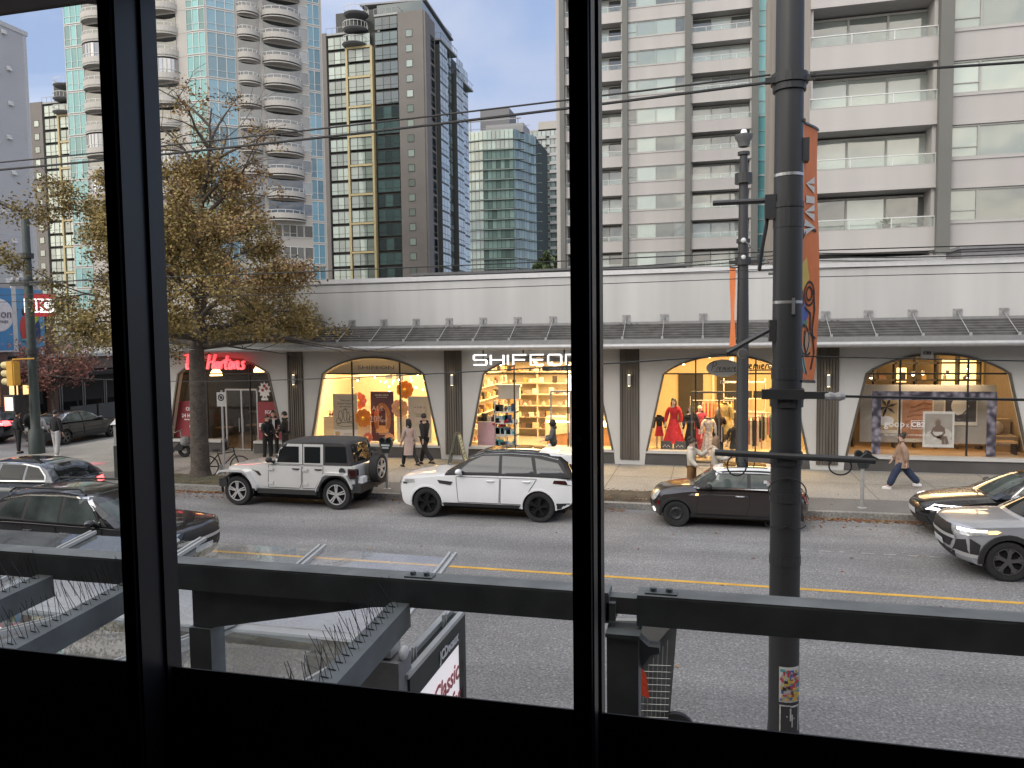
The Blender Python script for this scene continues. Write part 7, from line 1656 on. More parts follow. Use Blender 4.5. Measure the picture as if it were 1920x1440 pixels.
# --- bay two: flower display
b = MB(); b.box(c1-3.0,c1+3.0,.40,.46,3.22,4.3); b.build('header_panel', mat('header beige', (.50,.43,.33), .8, var=.04), shop)
b = MB(); b.box(c1-2.9,c1+2.9,.36,1.3,.16,.62); b.build('display_plinth', mat('display white', (.66,.62,.55), .6, var=.03), shop)
sh2 = thing('shop_sign', 'thin grey lettering inside the top of the flower window arch', 'sign', (c1-.02, FY+.395, 3.42)); b = MB(); text_mb(b, 'SHIFEON', (0,0,0), .20, extr=.004, sx=1.9); b.build('lettering', mat('grey letters', (.16,.13,.10), .6), sh2)
goldm = mat('gold print', (.55,.40,.20), .6, var=.1); beigep = mat('beige print', (.50,.46,.38), .7, var=.04)
def organic(t, w, h):
    words(t, [('Book your',.10),('Essential Organics',.088),('spa treatment',.085),('today!',.085)], inkd, w, h-.28, shear=.15)
    b = MB()
    for k, (x, z, rx, rz_) in enumerate(((-.2,.95,.09,.2),(.0,1.0,.07,.25),(.12,.9,.06,.2),(.25,.82,.1,.1),(-.28,.75,.1,.12))): loop(b, x, z, rx, rz_, -.006, r=.008)
    loop(b, 0, .62, .36, .08, -.006, r=.008); b.build('line_drawing', inkd, t)
    b = MB(); b.box(-w/2,w/2,-.008,-.003,0,.42); b.build('footer', whitei, t); b = MB(); b.box(-w/2+.08,-w/2+.26,-.012,-.008,.12,.34); text_mb(b, 'EMINENCE', (.14,-.012,.22), .09, extr=.002); text_mb(b, 'SKIN CARE', (.14,-.012,.10), .05, extr=.002); b.build('footer_lettering', goldm, t)
board('poster', 'pale poster with a line drawing of bottles left in the flower window', 'poster', c1-1.95, c1-.93, .62, .66, 2.46, beigep, extra=organic)
def serum(t, w, h):
    b = MB(); b.mi = 0; b.ball((0,-.004,h*.45), (.36,.006,.62), 16, 10); b.mi = 1; b.ball((0,-.012,h*.45), (.20,.006,.48), 16, 10); b.mi = 2; b.prism([(-.14,-.024,h*.32),(.14,-.024,h*.32),(.14,-.024,h*.62),(.06,-.024,h*.68),(-.06,-.024,h*.68),(-.14,-.024,h*.62)], (0,.006,0)); b.mi = 1; b.ball((0,-.02,h*.22), (.28,.004,.10), 14, 6)
    b.build('bottle_print', [mat('amber print', (.42,.16,.05), .6, var=.3, scale=5), mat('bright amber print', (.75,.36,.12), .6, var=.2), mat('bottle print', (.10,.03,.025), .4, var=.3)], t)
    words(t, [('DOUBLE SERUM',.075),('the youth concentrate',.05)], whitei, w, h-.16, y=-.008); words(t, [('20 ACTIVE BOTANICALS',.05),('75 % NATURAL',.045)], whitei, w, .32, y=-.008)
board('poster', 'dark amber poster of a glowing bottle in the middle of the flower window', 'poster', c1-.42, c1+.52, .72, .64, 2.55, mat('plum print', (.10,.035,.04), .6, var=.2, scale=3), extra=serum)
def coll(t, w, h):
    b = MB(); loop(b, -.02, h-.42, .30, .26, -.006, r=.008); b.build('ring_print', goldm, t); words(t, [('La Collect',.11)], inkd, w, h-.44); words(t, [('skin beauty',.06),('now in store',.05)], inkd, w, h-.70)
board('poster', 'pale poster with a thin ring right in the flower window', 'poster', c1+1.15, c1+2.05, .62, .64, 2.38, beigep, extra=coll)
flm = [mat('petal '+n, c, .7, var=.2, scale=6) for n, c in (('orange',(.80,.27,.04)),('coral',(.72,.20,.13)),('peach',(.78,.42,.22)))]
def flower(label, x, y, z, r, ci, stem=True):
    t = thing('paper_flower', label, 'flower', (x, FY+y, z), 0, 'giant paper flowers'); b = MB(); fr = random.Random(int(x*100))
    for ring, (nn, rr_, tilt) in enumerate(((9,1.0,.25),(8,.75,.5),(6,.5,.75))):
        for k in range(nn):
            a = 2*math.pi*k/nn+ring*.4; c, s_ = math.cos(a), math.sin(a); L2 = r*rr_; wd = L2*.36
            P_ = lambda u, v: (c*u-s_*v, -.05-tilt*u*.5-.02*ring, s_*u+c*v)
            b.add([P_(0,0),P_(L2*.5,-wd*.9),P_(L2*.9,-wd*.7),P_(L2,0),P_(L2*.9,wd*.7),P_(L2*.5,wd*.9)], [(0,1,2,3),(0,3,4,5)])
    b.build('petal', flm[ci], t); b = MB(); b.ball((0,-.14,0), (r*.2,.06,r*.2), 10, 6); b.build('flower_centre', mat('flower centre', (.75,.45,.05), .7, var=.3, scale=40), t)
flower('large orange paper flower high at the right of the flower window', c1+.98, .85, 2.62, .36, 0); flower('large orange paper flower low beside the dark amber poster', c1-.62, .58, 1.55, .36, 0)
flower('coral red paper flower left of the dark amber poster, above the orange one', c1-.98, .95, 2.18, .34, 1); flower('pale peach paper flower between the amber poster and the ring poster', c1+.78, .8, 1.92, .36, 2); flower('small coral paper flower at the foot of the dark amber poster', c1-.42, .5, .82, .2, 1); flower('small peach paper flower at the foot of the window beside the ring poster', c1+.45, .48, .82, .2, 2)
pdm = mat('pedestal cream', (.66,.58,.45), .6, var=.04)
for x, w_, h_, lab in ((c1-2.25,.42,.9,'cream display pedestal in the left corner of the flower window'),(c1-.75,.55,1.05,'cream display pedestal under the low orange flower'),(c1+.82,.42,1.0,'cream display pedestal under the pale peach flower'),(c1+1.62,.5,1.1,'cream display pedestal behind the ring poster')):
    t = thing('pedestal', lab, 'pedestal', (x, FY+1.0, .62), 0, 'display pedestals'); b = MB(); b.box(-w_/2,w_/2,-.2,.2,0,h_); b.build('base', pdm, t); b = MB(); b.box(-w_/2-.01,w_/2+.01,-.21,.21,h_,h_+.025); b.build('top', pdm, t)
for k, (x, z) in enumerate(((c1-2.25,1.56),(c1-2.13,1.56),(c1+.82,1.66),(c1+.92,1.66))):
    t = thing('perfume_bottle', 'small dark bottle standing on a cream pedestal', 'bottle', (x, FY+.95, z), 0, 'bottles on the pedestals'); b = MB(); b.lathe([(0,0),(.05,0),(.055,.1),(.02,.15),(.02,.18),(0,.18)], 12); b.build('glass', mat('brown bottle', (.12,.05,.03), .2, coat=1), t); b = MB(); b.lathe([(0,.18),(.022,.18),(.022,.22),(0,.22)], 10); b.build('cap', goldm, t)
st = thing('string_lights', 'warm string lights and dark cards strung across the back of the flower window', 'string lights', (c1, FY+2.6, 2.9)); b = MB(); rs = random.Random(6)
for k in range(56): b.ball((rs.uniform(-2.5,2.5), rs.uniform(-.5,.5), rs.uniform(-.5,.75)), .035, 6, 4)
b.build('bulb', lampm('fairy bulb', (1,.74,.36), 12), st); b = MB()
for k in range(10): x = -2.2+k*.48; b.box(x, x+.30, .35, .37, rs.uniform(-.1,.3), rs.uniform(.4,.7))
b.build('card', mat('dark card', (.09,.10,.13), .7, var=.3), st)
b = MB(); b.bar((-2.6,.2,.05),(2.6,-.3,.55),.06,.12); b.build('beam', pdm, st)
sl2 = thing('window_decal', 'sale lettering stuck on the flower window glass', 'lettering', (c1, FY+.30, .62))
b = MB()
for x, z, s_ in ((-.02,1.25,.24),(1.62,1.22,.24)): text_mb(b, 'SALE', (x,0,z), s_, extr=.002, space=1.25); text_mb(b, '20%', (x-.0,0,z-.44), .34, extr=.002); text_mb(b, 'off', (x+.34,0,z-.44), .2, extr=.002, shear=.2)
for z in (.6,.8,1.0,1.2): text_mb(b, 'SALE', (-1.9,0,z-.05), .14, extr=.002)
b.build('lettering', mat('clay letters', (.60,.42,.36), .6), sl2)
# --- bay three: beauty shop
sf = thing('shop_sign', 'wide white glowing capital letters over the beauty shop door', 'sign', (-7.95, 26.02, 3.60))
H_, W1 = .345, .46; lw_ = .050
def Lt(ch, x):
    r_ = {'S': [[(W1,H_),(0.03,H_),(0,H_*.93),(0,H_*.57),(.03,H_*.5),(W1-.03,H_*.5),(W1,H_*.43),(W1,H_*.07),(W1-.03,0),(0,0)]], 'H': [[(0,0),(0,H_)],[(W1,0),(W1,H_)],[(0,H_/2),(W1,H_/2)]], 'I': [[(0,0),(0,H_)]], 'F': [[(0,0),(0,H_),(W1,H_)],[(0,H_*.5),(W1*.9,H_*.5)]], 'E': [[(W1,H_),(0,H_),(0,0),(W1,0)],[(0,H_*.5),(W1*.95,H_*.5)]], 'O': [[(.04,0),(0,.05),(0,H_-.05),(.04,H_),(W1-.04,H_),(W1,H_-.05),(W1,.05),(W1-.04,0),(.04,0)]], 'N': [[(0,0),(0,H_),(W1-.05,H_),(W1,H_-.05),(W1,0)]]}[ch]
    return [[(x+a, z) for a, z in p] for p in r_]
b = MB(); x = 0
for ch in 'SHIFEON':
    for p in Lt(ch, x): stroke(b, p, lw_, .09)
    x += .62 if ch != 'I' else .19
b.build('lettering', lampm('white sign letters', (1,.98,.95), 1.0), sf)
b = MB(); b.box(.1,x-.1,.01,.06,.10,.24)
for q in (.3,1.75,3.2): b.box(q,q+.05,.01,.05,.2,.75)
b.tube([(1.85,.03,.6),(2.0,.02,.5),(2.3,.03,.56),(2.6,.02,.62)], .015, 5); b.build('backing_bar', mat('sign backing', (.07,.065,.06), .6), sf)
b = MB(); b.box(2.45,4.2,-.03,.03,-.21,-.055); o = b.build('tagline_panel', mat('tagline panel', (.05,.05,.052), .6), sf); b = MB(); text_mb(b, 'beauty & skincare', (3.3,-.034,-.17), .15, extr=.002, sx=1.15); b.build('tagline', mat('tagline grey', (.30,.30,.29), .6), o)
shm = mat('shelf white', (.66,.62,.55), .6, var=.03)
ws = thing('wall_shelf', 'tall run of cream shelves along the back wall of the beauty shop', 'shelving', (c2, FY+6.6, .16))
for k in range(7): b = MB(); b.box(-3.0,3.0,-.15,.3,.35+k*.5,.39+k*.5); b.build('shelf', pdm, ws)
for x in (-3,-1.5,0,1.5,2.97): b = MB(); b.box(x,x+.04,-.14,.3,.0,3.5); b.build('upright', pdm, ws)
pms = [mat('carton '+n, c, .6, var=.25, scale=12) for n, c in (('cream',(.62,.50,.36)),('rose',(.55,.30,.25)),('white',(.68,.64,.58)),('brown',(.16,.09,.06)),('dark',(.04,.035,.035)),('gold',(.5,.33,.12)))]
protos = []
rs = random.Random(12)
def product(x, y, z, label, group, mset=pms):
    k = rs.randrange(len(mset)); 
    w_, h_ = rs.uniform(.06,.16), rs.uniform(.12,.30)
    b = MB(); b.box(-w_,w_,-.07,.07,0,h_) if rs.random() < .6 else b.lathe([(0,0),(w_*.7,0),(w_*.7,h_*.7),(w_*.3,h_*.8),(w_*.3,h_),(0,h_)], 8)
    return setp(b.build('carton', mset[k], None, loc=(x, y, z)), label, 'carton', group)
for k in range(7):
    x = -2.9
    while x < 2.9:
        x += rs.uniform(.16,.34)
        if rs.random() < .92: product(c2+x, FY+6.5, .552+k*.5, 'small carton or bottle on the cream back shelves of the beauty shop', 'goods on the back shelves')
for nm_, x_, in (('left',-2.98),):
    ws2 = thing('wall_shelf', 'cream shelves along the side wall of the beauty shop beside the white product tower', 'shelving', (c2-2.9, FY+3.2, .16))
    for k in range(6): b = MB(); b.box(-.15,.25,-2.2,2.6,.45+k*.5,.49+k*.5); b.build('shelf', pdm, ws2)
    for k in range(6):
        y = -2.1
        while y < 2.5: y += rs.uniform(.22,.4); product(c2-2.78, FY+3.2+y, .652+k*.5, 'small carton or bottle on the side wall shelves of the beauty shop', 'goods on the side shelves')
tw = thing('product_tower', 'white four tier product tower full of bottles behind the beauty shop window', 'display shelf', (XW(950,27.2,800), 27.2, .55))
for z in (0,.42,.84,1.26): b = MB(); b.box(-.42,.42,-.2,.2,z,z+.05); b.build('shelf', shm, tw)
for sx in (-.42,.38): b = MB(); b.box(sx,sx+.04,-.2,.2,.05,1.7); b.build('upright', shm, tw)
b = MB(); b.box(-.3,.5,-.02,.2,1.75,2.2); b.box(-.35,.55,-.05,.22,2.2,2.28); b.build('header', shm, tw)
tms = [mat('bottle '+n, c, .4, var=.2) for n, c in (('teal',(.05,.30,.30)),('pale blue',(.35,.48,.52)),('black',(.03,.03,.035)),('white',(.66,.66,.64)),('navy',(.05,.08,.16)))]
for z in (0,.42,.84,1.26):
    for k in range(7): product(tw.location.x-.34+k*.11, 27.1, .60+z, 'bottle or box on the white product tower', 'goods on the product tower', tms)
pp = thing('pink_pedestal', 'pink pedestal carrying small bottles at the left of the beauty shop window', 'pedestal', (c2-2.12, FY+.75, .2)); b = MB(); b.box(-.32,.32,-.2,.2,0,1.25); b.build('base', mat('pink pedestal', (.58,.36,.40), .5, var=.06), pp); b = MB(); b.box(-.33,.33,-.21,.21,1.25,1.28); b.build('top', shm, pp)
for k in range(5): product(c2-2.36+k*.12, FY+.75, 1.482, 'bottle or box on top of the pink pedestal', 'goods on the pink pedestal', pms)
fb = thing('flower_bucket', 'bucket of red flowers on a white stool in the beauty shop window', 'flowers', (c2-1.55, FY+.8, .2))
for sx in (-.2,.2):
    for sy in (-.15,.15): b = MB(); b.bar((sx,sy,0),(sx*.7,sy*.7,.72),.035,.035); b.build('leg', shm, fb)
b = MB(); b.box(-.22,.22,-.18,.18,.72,.76); b.build('stool_top', shm, fb); b = MB(); b.lathe([(0,.76),(.13,.76),(.18,1.08),(.16,1.08)], 14); b.build('bucket', mat('bucket grey', (.35,.35,.33), .5), fb)
b = MB(); fr = random.Random(3)
for k in range(46): b.ball((fr.gauss(0,.13), fr.gauss(0,.1), 1.22+fr.gauss(0,.07)), .05, 6, 4)
b.build('blossom', mat('red blossom', (.45,.015,.04), .7, var=.3, scale=20), fb)
ct = thing('sales_counter', 'cream sales counter with a lit front edge and wooden base', 'counter', (c2+1.1, FY+4.2, .16)); b = MB(); b.box(-1.7,1.8,0,.8,0,.85); b.build('base', mat('counter wood', (.36,.19,.09), .5, var=.15, scale=3), ct); b = MB(); b.prism([(-1.75,-.03,.35),(1.85,-.03,.9),(1.85,-.03,1.12),(-1.75,-.03,1.12)], (0,.03,0)); b.box(-1.75,1.85,0,.85,1.0,1.12); b.build('top', wcream, ct); b = MB(); b.box(-1.7,1.8,-.05,-.03,.92,.97); b.box(-.5,.8,-.055,-.035,.80,.90); b.build('light_strip', lampm('counter strip', (1,.80,.42), 9), ct)
for x, lab in ((c2+.4,'white till standing on the sales counter'),(c2+1.5,'cream gift box standing on the sales counter')):
    t = thing('till', lab, 'till', (x, FY+4.5, 1.28)); b = MB(); b.box(-.22,.22,-.15,.15,0,.12); b.build('base', shm, t); b = MB(); b.prism([(-.2,-.02,.12),(.2,-.02,.12),(.2,.1,.4),(-.2,.1,.4)], (0,.03,0)); b.build('screen', blackm if 'till' in lab.split()[1] else pdm, t)
person('shop assistant in black behind the sales counter', (c2+.75, FY+5.4, .16), R(15), 1.68, (0,0), (0,0), ((20,10,60),(20,10,60)), blk, blk, hair_b, 'short')
b = MB(); b.box(c2-.1,c2+.0,6.2,6.4,.2,4.0); b.box(c2+.5,c2+.55,6.3,6.4,1.6,4.0); b.build('light_slot', lampm('light slot', (1,.78,.4), 5), shop)
plt = thing('potted_plant', 'tall leafy potted plant beside the glass door of the beauty shop', 'plant', (c2+1.95, FY+.9, .2)); b = MB(); b.lathe([(0,0),(.16,0),(.2,.4),(.18,.4)], 14); b.build('pot', greym, plt); b = MB(); fr = random.Random(8)
for k in range(34):
    a, z = fr.random()*6.28, .6+fr.random()*1.4; L2 = .25+fr.random()*.25; c, s_ = math.cos(a), math.sin(a); b.add([(0,0,z),(c*L2*.5-s_*.06,s_*L2*.5+c*.06,z+.16),(c*L2,s_*L2,z+.1),(c*L2*.5+s_*.06,s_*L2*.5-c*.06,z+.16)], [(0,1,2,3)])
b.build('foliage', mat('plant leaf', (.05,.10,.04), .5, var=.3), plt); b = MB(); b.tube([(0,0,.4),(.02,0,2.0)], .02, 6); b.build('stem', barkm, plt)
# --- bay four: dress shop
ov = thing('shop_sign', 'grey oval sign with black script hanging in the dress shop arch', 'sign', (XW(1356,26.6,690), 26.6, ZW(690,1356,26.6)))
b = MB(); b.lathe([(0,-.02),(.0,-.02)], 4) if 0 else b.prism([(.55*math.cos(k*.157), 0, .29*math.sin(k*.157)) for k in range(40)], (0,.03,0)); b.build('panel', mat('oval grey', (.36,.36,.36), .5, var=.04), ov)
PRE = [[(.2,.0),(.3,.9),(.25,1.1)],[(-.15,.9),(.3,1.2),(.75,1.0),(.6,.6),(.3,.55)],[(.8,.0),(.85,.45),(1.05,.4)],[(1.1,.2),(1.3,.3),(1.25,.45),(1.1,.4),(1.1,.05),(1.35,.05)],[(1.5,.0),(1.52,.45),(1.65,.4),(1.68,.0),(1.72,.4),(1.85,.4),(1.88,.0)],[(2.02,.4),(2.05,.0)],[(2.06,.6),(2.08,.65)],[(2.2,.2),(2.4,.3),(2.35,.45),(2.2,.4),(2.2,.05),(2.45,.05)],[(2.55,.0),(2.6,.45),(2.8,.4)],[(2.85,.2),(3.05,.3),(3.0,.45),(2.85,.4),(2.85,.05),(3.15,.1)],[(.5,-.12),(3.2,-.08)]]
o = script([[(x-1.55, z-.35) for x, z in p] for p in PRE], blackm, ov, .27, .017, .006, shear=.1); o.location.y = -.004
rm = thing('shop_sign', 'black script lettering with an underline inside the dress shop right of the oval sign', 'sign', (XW(1398,27.4,690), 27.4, ZW(692,1398,27.4)))
o = script([[(x-.8, z) for x, z in p] for p in PRE[2:]], blackm, rm, .36, .045, .02, shear=.15)
nb = thing('house_number', 'white house number on the glass above the dress shop door', 'number', (XW(1358,26.72,716), 26.715, ZW(719,1358,26.7))); b = MB(); text_mb(b, '1289', (0,0,0), .15, extr=.003, bold=.003); b.build('lettering', whitei, nb)
b = MB(); b.box(c3-2.55,c3-1.15,.36,1.3,.16,.60); b.box(c3+.75,c3+2.55,.36,1.3,.16,.60); b.build('display_plinth', mat('gold display plinth', (.50,.40,.22), .6, var=.05), shop)
gcoat = cloth('gold brocade', (.50,.38,.16), .4); floral = mat('floral cloth', (.55,.48,.45), .8, var=.5, scale=14); magen = mat('magenta print', (.42,.04,.10), .8, var=.6, scale=9)
def dummy(label, x, y, z, rz, top, legs, skirt=None, **k): return person(label, (x, FY+y, z), rz, k.pop('h',1.72), (4,-4), (0,2), k.pop('arm',((4,14,8),(6,14,10))), top, legs, k.pop('hair',None), k.pop('style','bald'), k.pop('shoes',skinl), skirt=skirt, cat='mannequin', name='mannequin', skin=skinl, group='shop mannequins', **k)
dummy('mannequin with long dark hair in a red satin dress', c3-1.72, .85, .60, R(-5), redc, redc, (.85,.13,.36), hair=hair_b, style='long')
dummy('mannequin in a black dress next to the red satin dress', c3-1.15, 1.0, .35, R(10), blk, blk, (.95,.12,.28), hair=hair_d, style='cap')
dummy('mannequin in a magenta print dress behind the black dress', c3-.85, 1.9, .3, R(20), magen, magen, (.9,.12,.3))
dummy('headless mannequin in a gold brocade coat', c3+.02, 1.7, .62, R(-10), gcoat, gcoat, (.62,.13,.34), headless=True)
dummy('headless mannequin in a dark jacket and black trousers beside the big pole', c3+1.95, .85, .5, R(-12), cloth('dark brown', (.05,.035,.03)), blk, headless=True, h=1.66)
dummy('headless black dressed bust between the shopper and the door', c3+.32, 1.0, .18, R(0), blk, blk, (.5,.13,.2), headless=True, h=1.35, arm=((0,20,20),(0,20,20)))
dummy('mannequin in a pale floral dress in front of the clothes rails', c3-.55, 1.1, .25, R(15), floral, floral, (.95,.12,.28), headless=True, h=1.6)
dummy('mannequin in black at the far left corner of the dress shop window', c3-2.22, .95, .60, R(10), blk, redc, (.5,.12,.2), headless=True, h=1.3)
person('shopper with blond hair dressed all in black, seen from behind in the dress shop', (c3-.22, FY+1.25, .2), R(185), 1.74, (3,-3), (1,1), ((30,14,90),(40,14,80)), cloth('plum black', (.03,.015,.016)), blk, hair_l, 'long', coat=.15)
gcs = [cloth('garment '+n, c, .2) for n, c in (('olive',(.14,.16,.05)),('red',(.45,.03,.03)),('orange',(.6,.17,.03)),('yellow',(.6,.36,.06)),('black',(.02,.02,.02)),('cream',(.5,.42,.3)),('rose',(.4,.15,.15)),('rust',(.3,.09,.04)),('teal',(.05,.15,.15)))]
def rack(label, x0, x1, y, z, zb, n, cs, glabel, ggroup):
    t = thing('clothes_rail', label, 'clothes rail', ((x0+x1)/2, FY+y, zb)); w = (x1-x0)/2
    b = MB(); b.tube([(-w,0,z-zb),(w,0,z-zb)], .018, 6); b.build('rail', alu, t)
    for sx in (-w, w): b = MB(); b.tube([(sx,0,0),(sx,0,z-zb+.15)], .018, 6); b.build('post', alu, t)
    for k in range(n):
        x = x0+.06+(x1-x0-.12)*k/(n-1); ln = rs.uniform(.7,1.0); b = MB(); wv = .03
        b.add([(-wv,-.22,-.1),(wv,-.22,-.1),(wv*1.3,-.27,-ln),(-wv*1.3,-.27,-ln),(-wv,.22,-.1),(wv,.22,-.1),(wv*1.3,.27,-ln),(-wv*1.3,.27,-ln),(0,0,-.0)], [(0,1,2,3),(5,4,7,6),(0,3,7,4),(1,5,6,2),(3,2,6,7),(0,8,1),(4,5,8),(0,4,8),(1,8,5)])
        setp(b.build('garment', cs[k % len(cs)], None, loc=(x, FY+y, z-.02)), glabel, 'garment', ggroup)
rack('clothes rail of bright garments at the back of the dress shop', c3-1.2, c3+.35, 3.2, 2.1, .16, 12, [gcs[i] for i in (0,0,4,6,1,1,7,2,2,3,5,3)], 'bright garment hanging on the rail at the back of the dress shop', 'garments on the back rail')
rack('clothes rail of pale garments by the right side of the dress shop', c3+1.0, c3+1.75, 2.2, 1.75, .16, 8, [gcs[i] for i in (6,5,6,4,5,6,8,5)], 'pale or rose garment hanging on the right rail of the dress shop', 'garments on the right rail')
rack('clothes rail of brown garments beside the gold coat', c3+.75, c3+1.25, 1.5, 1.7, .16, 6, [gcs[i] for i in (7,5,4,7,5,4)], 'brown garment hanging beside the gold brocade coat', 'garments by the gold coat')
b = MB(); b.box(c3-1.75,c3-.75,6.38,6.46,.9,2.95); b.box(c3-.2,c3+.9,6.36,6.46,.2,3.05); b.build('fitting_room_opening', mat('dark opening', (.03,.025,.02), .7), shop)
b = MB(); b.box(c3-.3,c3+1.0,6.3,6.36,3.05,3.12); b.box(c3-.38,c3-.3,6.3,6.36,.2,3.12); b.box(c3+1.0,c3+1.08,6.3,6.36,.2,3.12); b.build('opening_trim', pdm, shop)
gs = thing('garment_shelf', 'white metal shelf frame with black boxes behind the gold coat', 'shelving', (c3+.75, FY+3.4, .16))
for z in (1.5,2.0,2.6): b = MB(); b.box(-.75,.75,-.2,.2,z,z+.04); b.build('shelf', shm, gs)
for x in (-.75,.72): b = MB(); b.box(x,x+.03,-.2,.2,0,2.75); b.build('upright', shm, gs)
for k, x in enumerate((-.45,.1,.5)): setp(one('storage_box', blackm, None, 'box', c3+.75+x-.17, c3+.75+x+.17, FY+3.25, FY+3.5, 2.165, 2.45), 'black storage box on the white metal shelf', 'box', 'boxes on the metal shelf')
for x, z, lab in ((c3-1.95,.60,'black sign card leaning at the feet of the red dress'),(c3-1.5,.60,'grey sign card with script at the feet of the black dress')):
    t = thing('sign_card', lab, 'card', (x, FY+.5, z)); b = MB(); b.prism([(-.2,0,0),(.2,0,0),(.2,.08,.3),(-.2,.08,.3)], (0,.01,0)); b.build('panel', mat('card dark', (.05,.05,.05), .6), t); b = MB(); stroke(b, [(-.12,.1),(-.05,.18),(0,.1),(.06,.17),(.12,.1)], .015, .004, .01); b.build('writing', whitei, t)
# --- bay five: furniture shop
floralm = bpy.data.materials.new('floral print'); floralm.use_nodes = True; ntf = floralm.node_tree; bf_ = ntf.nodes['Principled BSDF']; tcf = ntf.nodes.new('ShaderNodeTexCoord'); vo_ = ntf.nodes.new('ShaderNodeTexVoronoi'); vo_.inputs['Scale'].default_value = 6.5; vo_.feature = 'SMOOTH_F1'
rpf = ntf.nodes.new('ShaderNodeValToRGB'); e = rpf.color_ramp.elements; e[0].position = .1; e[0].color = (.34,.31,.37,1); e[1].position = .62; e[1].color = (.04,.035,.05,1); ntf.links.new(tcf.outputs['Object'], vo_.inputs['Vector']); ntf.links.new(vo_.outputs['Distance'], rpf.inputs[0]); ntf.links.new(rpf.outputs[0], bf_.inputs['Base Color'])
fr_ = thing('printed_frame', 'purple grey floral border printed round the furniture shop window', 'window print', (c4, FY+.30, .66)); x0_, x1_ = 5.17-c4, 8.74-c4
for nm_, bx in (('border_side',(x0_,x0_+.27,0,1.75)),('border_side',(x1_-.27,x1_,0,1.75)),('border_top',(x0_,x1_,1.75,2.03))): b = MB(); b.box(bx[0],bx[1],0,.006,bx[2],bx[3]); b.build(nm_, floralm, fr_)
board('backdrop_panel', 'large beige backdrop panel standing in the furniture shop window', 'panel', 4.95, 8.95, 1.05, .95, 2.85, mat('beige backdrop', (.40,.37,.32), .7, var=.03), .06)
b = MB(); b.box(c4-2.9,c4+2.9,.36,1.6,.16,.64); b.build('display_plinth', mat('oak display', (.44,.29,.16), .5, var=.12, scale=3), shop)
ink_t = mat('terracotta print', (.44,.22,.12), .6, var=.25, scale=3); ink_k = mat('charcoal print', (.07,.06,.055), .6, var=.2); paperw = mat('art paper', (.66,.60,.50), .7, var=.03)
def art(label, x0, x1, z0, z1, bg, fn):
    t = thing('art_print', label, 'art print', ((x0+x1)/2, FY+1.0, z0)); w, h = x1-x0, z1-z0; b = MB(); b.box(-w/2,w/2,0,.04,0,h); b.build('frame', paperw, t); b = MB(); b.box(-w/2+.04,w/2-.04,-.004,.0,.12,h-.04); b.build('picture', bg, t); fn(t, w, h); return t
def leafart(t, w, h):
    b = MB()
    for a in (20,70,120,200,250,320): c, s_ = math.cos(R(a)), math.sin(R(a)); b.prism([(0,-.008,h*.7),(c*.16-s_*.05,-.008,h*.7+s_*.16+c*.05),(c*.34,-.008,h*.7+s_*.34),(c*.16+s_*.05,-.008,h*.7+s_*.16-c*.05)], (0,.003,0))
    stroke(b, [(-.3,.2),(-.1,.55),(.0,h*.7)], .04, .004, -.004); b.build('leaf_shape', ink_k, t); b = MB(); b.ball((-.05,-.006,.42), (.28,.004,.16), 14, 8); b.build('pale_shape', whitei, t)
art('art print of a dark plant beside the shop lettering', 5.38, 6.12, 1.25, 2.5, mat('warm print', (.50,.36,.20), .6, var=.3, scale=2), leafart)
def terra(t, w, h):
    b = MB()
    for k in range(5): stroke(b, [(-.4+.05*k,.5+k*.16),(-.1,.62+k*.13),(.2,.5+k*.2),(.42,.75+k*.12)], .05, .004, -.004)
    b.build('fold_shape', mat('terracotta shade', (.30,.12,.06), .6, var=.3), t)
art('terracotta art print with folded shapes behind the framed portrait', 6.18, 7.15, .98, 2.5, ink_t, terra)
def circ(t, w, h): b = MB(); b.ball((-.02,-.006,h*.62), (.26,.004,.30), 20, 10); b.build('disc_shape', paperw, t); b = MB(); stroke(b, [(.2,h*.85),(.28,h*.6),(.05,h*.35),(-.3,.25)], [.1,.07,.04,.02], .004, -.008); b.build('brush_shape', ink_k, t)
art('dark art print with a pale disc right of the framed portrait', 7.45, 8.42, 1.55, 2.55, ink_k, circ)
pt_ = thing('framed_portrait', 'white framed sepia portrait of a seated woman hanging in the furniture shop window', 'framed picture', (7.15, FY+.42, .90)); b = MB(); b.box(-.45,.45,0,.04,0,1.14); b.build('frame', mat('white picture frame', (.66,.63,.58), .5), pt_); b = MB(); b.box(-.39,.39,-.005,0,.10,1.07); b.build('picture', mat('sepia wall', (.36,.32,.275), .6, var=.12, scale=3), pt_)
b = MB(); b.mi = 0; b.ball((-.12,-.008,.32), (.26,.003,.24), 16, 10); b.box(-.39,.39,-.008,-.005,.10,.26); b.ball((.2,-.008,.40), (.18,.003,.20), 14, 8)
b.mi = 1; b.ball((-.02,-.014,.78), (.075,.004,.10), 12, 8); b.prism([(-.05,-.014,.72),(.05,-.014,.72),(.15,-.014,.64),(.12,-.014,.36),(-.10,-.014,.36),(-.15,-.014,.63)], (0,.003,0)); stroke(b, [(-.13,.63),(-.21,.46),(-.12,.36),(.02,.33)], .06, .004, -.018); stroke(b, [(.14,.63),(.17,.47),(.06,.36)], .055, .004, -.018); stroke(b, [(.0,.36),(.2,.32),(.25,.12)], .10, .004, -.018); stroke(b, [(-.05,.34),(.12,.26),(.14,.11)], .09, .004, -.018)
b.mi = 2; b.prism([(-.12,-.02,.5),(.11,-.02,.5),(.14,-.02,.26),(-.2,-.02,.22)], (0,.003,0)); b.mi = 3; b.ball((-.03,-.012,.80), (.10,.003,.14), 12, 8)
b.build('figure', [mat('sepia sofa', (.56,.52,.46), .6), mat('sepia skin', (.19,.13,.10), .6), mat('sepia dress', (.60,.56,.50), .6), mat('sepia hair', (.30,.24,.18), .6)], pt_)
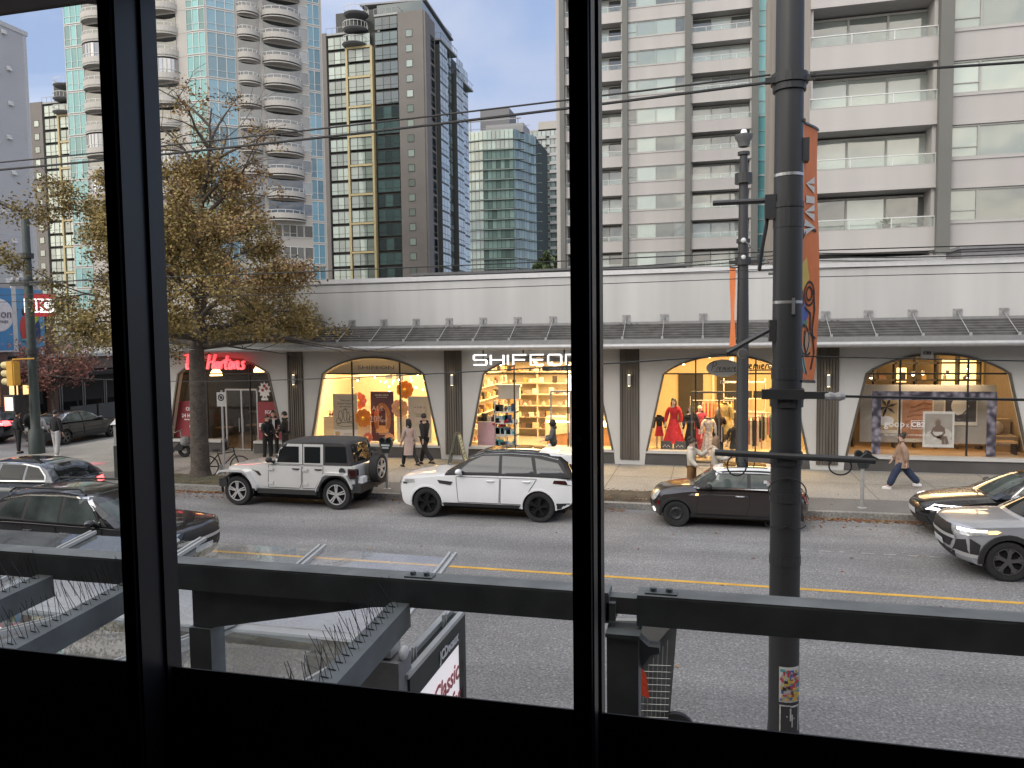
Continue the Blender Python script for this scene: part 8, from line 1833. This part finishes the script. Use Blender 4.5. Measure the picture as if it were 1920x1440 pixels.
gp = thing('window_decal', 'white partner lettering on the furniture shop glass', 'lettering', (c4, FY+.30, 1.55)); b = MB(); text_mb(b, 'goop', (5.84-c4,0,0), .30, extr=.002, bold=.003); text_mb(b, 'CB2', (6.52-c4,-.002,.01), .22, extr=.002, bold=.008); text_mb(b, 'x', (6.22-c4,0,0), .2, extr=.002)
for bx in ((6.32,6.72,-.06,-.045),(6.32,6.72,.205,.22),(6.32,6.335,-.045,.205),(6.705,6.72,-.045,.205)): b.box(bx[0]-c4,bx[1]-c4,0,.004,bx[2],bx[3])
text_mb(b, 'DECADENT HYBRID COLLABORATION', (6.2-c4,0,-.28), .075, extr=.002); b.build('lettering', whitei, gp)
hs = thing('hanging_sign', 'small grey square sign hanging at the crown of the furniture shop arch', 'sign', (XW(1738,26.1,661), 26.1, ZW(661,1738,26.1)-.0)); b = MB(); b.box(-.17,.17,-.03,.03,-.22,.2); b.tube([(0,0,.2),(0,.2,.45)], .015, 5); b.build('plate', mat('hanging plate', (.52,.52,.52), .5, var=.05), hs); b = MB(); text_mb(b, 'CB2', (0,-.036,-.06), .13, extr=.002, bold=.004); b.build('lettering', inkd, hs)
sfb = thing('sofa', 'amber lit sofa with cream cushions at the right of the furniture shop', 'sofa', (c4+2.1, FY+2.4, .64)); b = MB(); b.box(-.9,.9,-.4,.5,.12,.45); b.build('seat', mat('sofa fabric', (.42,.32,.2), .9), sfb); b = MB(); b.box(-.9,.9,.35,.6,.3,.95); b.build('backrest', mat('sofa fabric', (.42,.32,.2)), sfb)
for x in (-.3,.35): b = MB(); b.ball((x,.12,.68), (.28,.14,.24), 12, 8); b.build('cushion', cream, sfb)
bkc = thing('bookcase', 'tall dark bookcase filled with lamps and vases behind the backdrop panel', 'bookcase', (c4, FY+5.6, .16))
for z in (1.9,2.55,3.2,3.75): b = MB(); b.box(-2.9,2.9,-.2,.2,z,z+.06); b.build('shelf', dk, bkc)
for k in range(9): x = -2.9+k*.72; b = MB(); b.box(x,x+.06,-.2,.2,0,3.8); b.build('upright', dk, bkc)
for k in range(16):
    x, z = c4-2.6+(k % 8)*.72, (2.77 if k < 8 else 2.12); setp(product(x, FY+5.5, z, 'vase, lamp or picture on the dark bookcase', 'ornaments on the bookcase', pms), None, 'ornament')
b = MB(); b.box(c4+1.75,c4+3.0,5.9,6.0,2.3,3.5); b.build('lit_niche', lampm('lit niche', (1,.62,.2), 1.6), shop)
b = MB(); b.box(c4+.05,c4+.45,5.7,5.75,2.65,3.2); b.build('lit_niche', lampm('lit niche', (1,.62,.2), 1.6), shop)
tb = thing('side_table', 'low wooden side table at the right foot of the furniture window', 'table', (c4+2.2, FY+1.1, .64)); b = MB(); b.box(-.4,.4,-.25,.25,.36,.42); b.build('top', mat('table oak', (.46,.28,.13), .5), tb)
for sx in (-.36,.36): b = MB(); b.box(sx-.03,sx+.03,-.2,.2,0,.36); b.build('leg', blackm, tb)
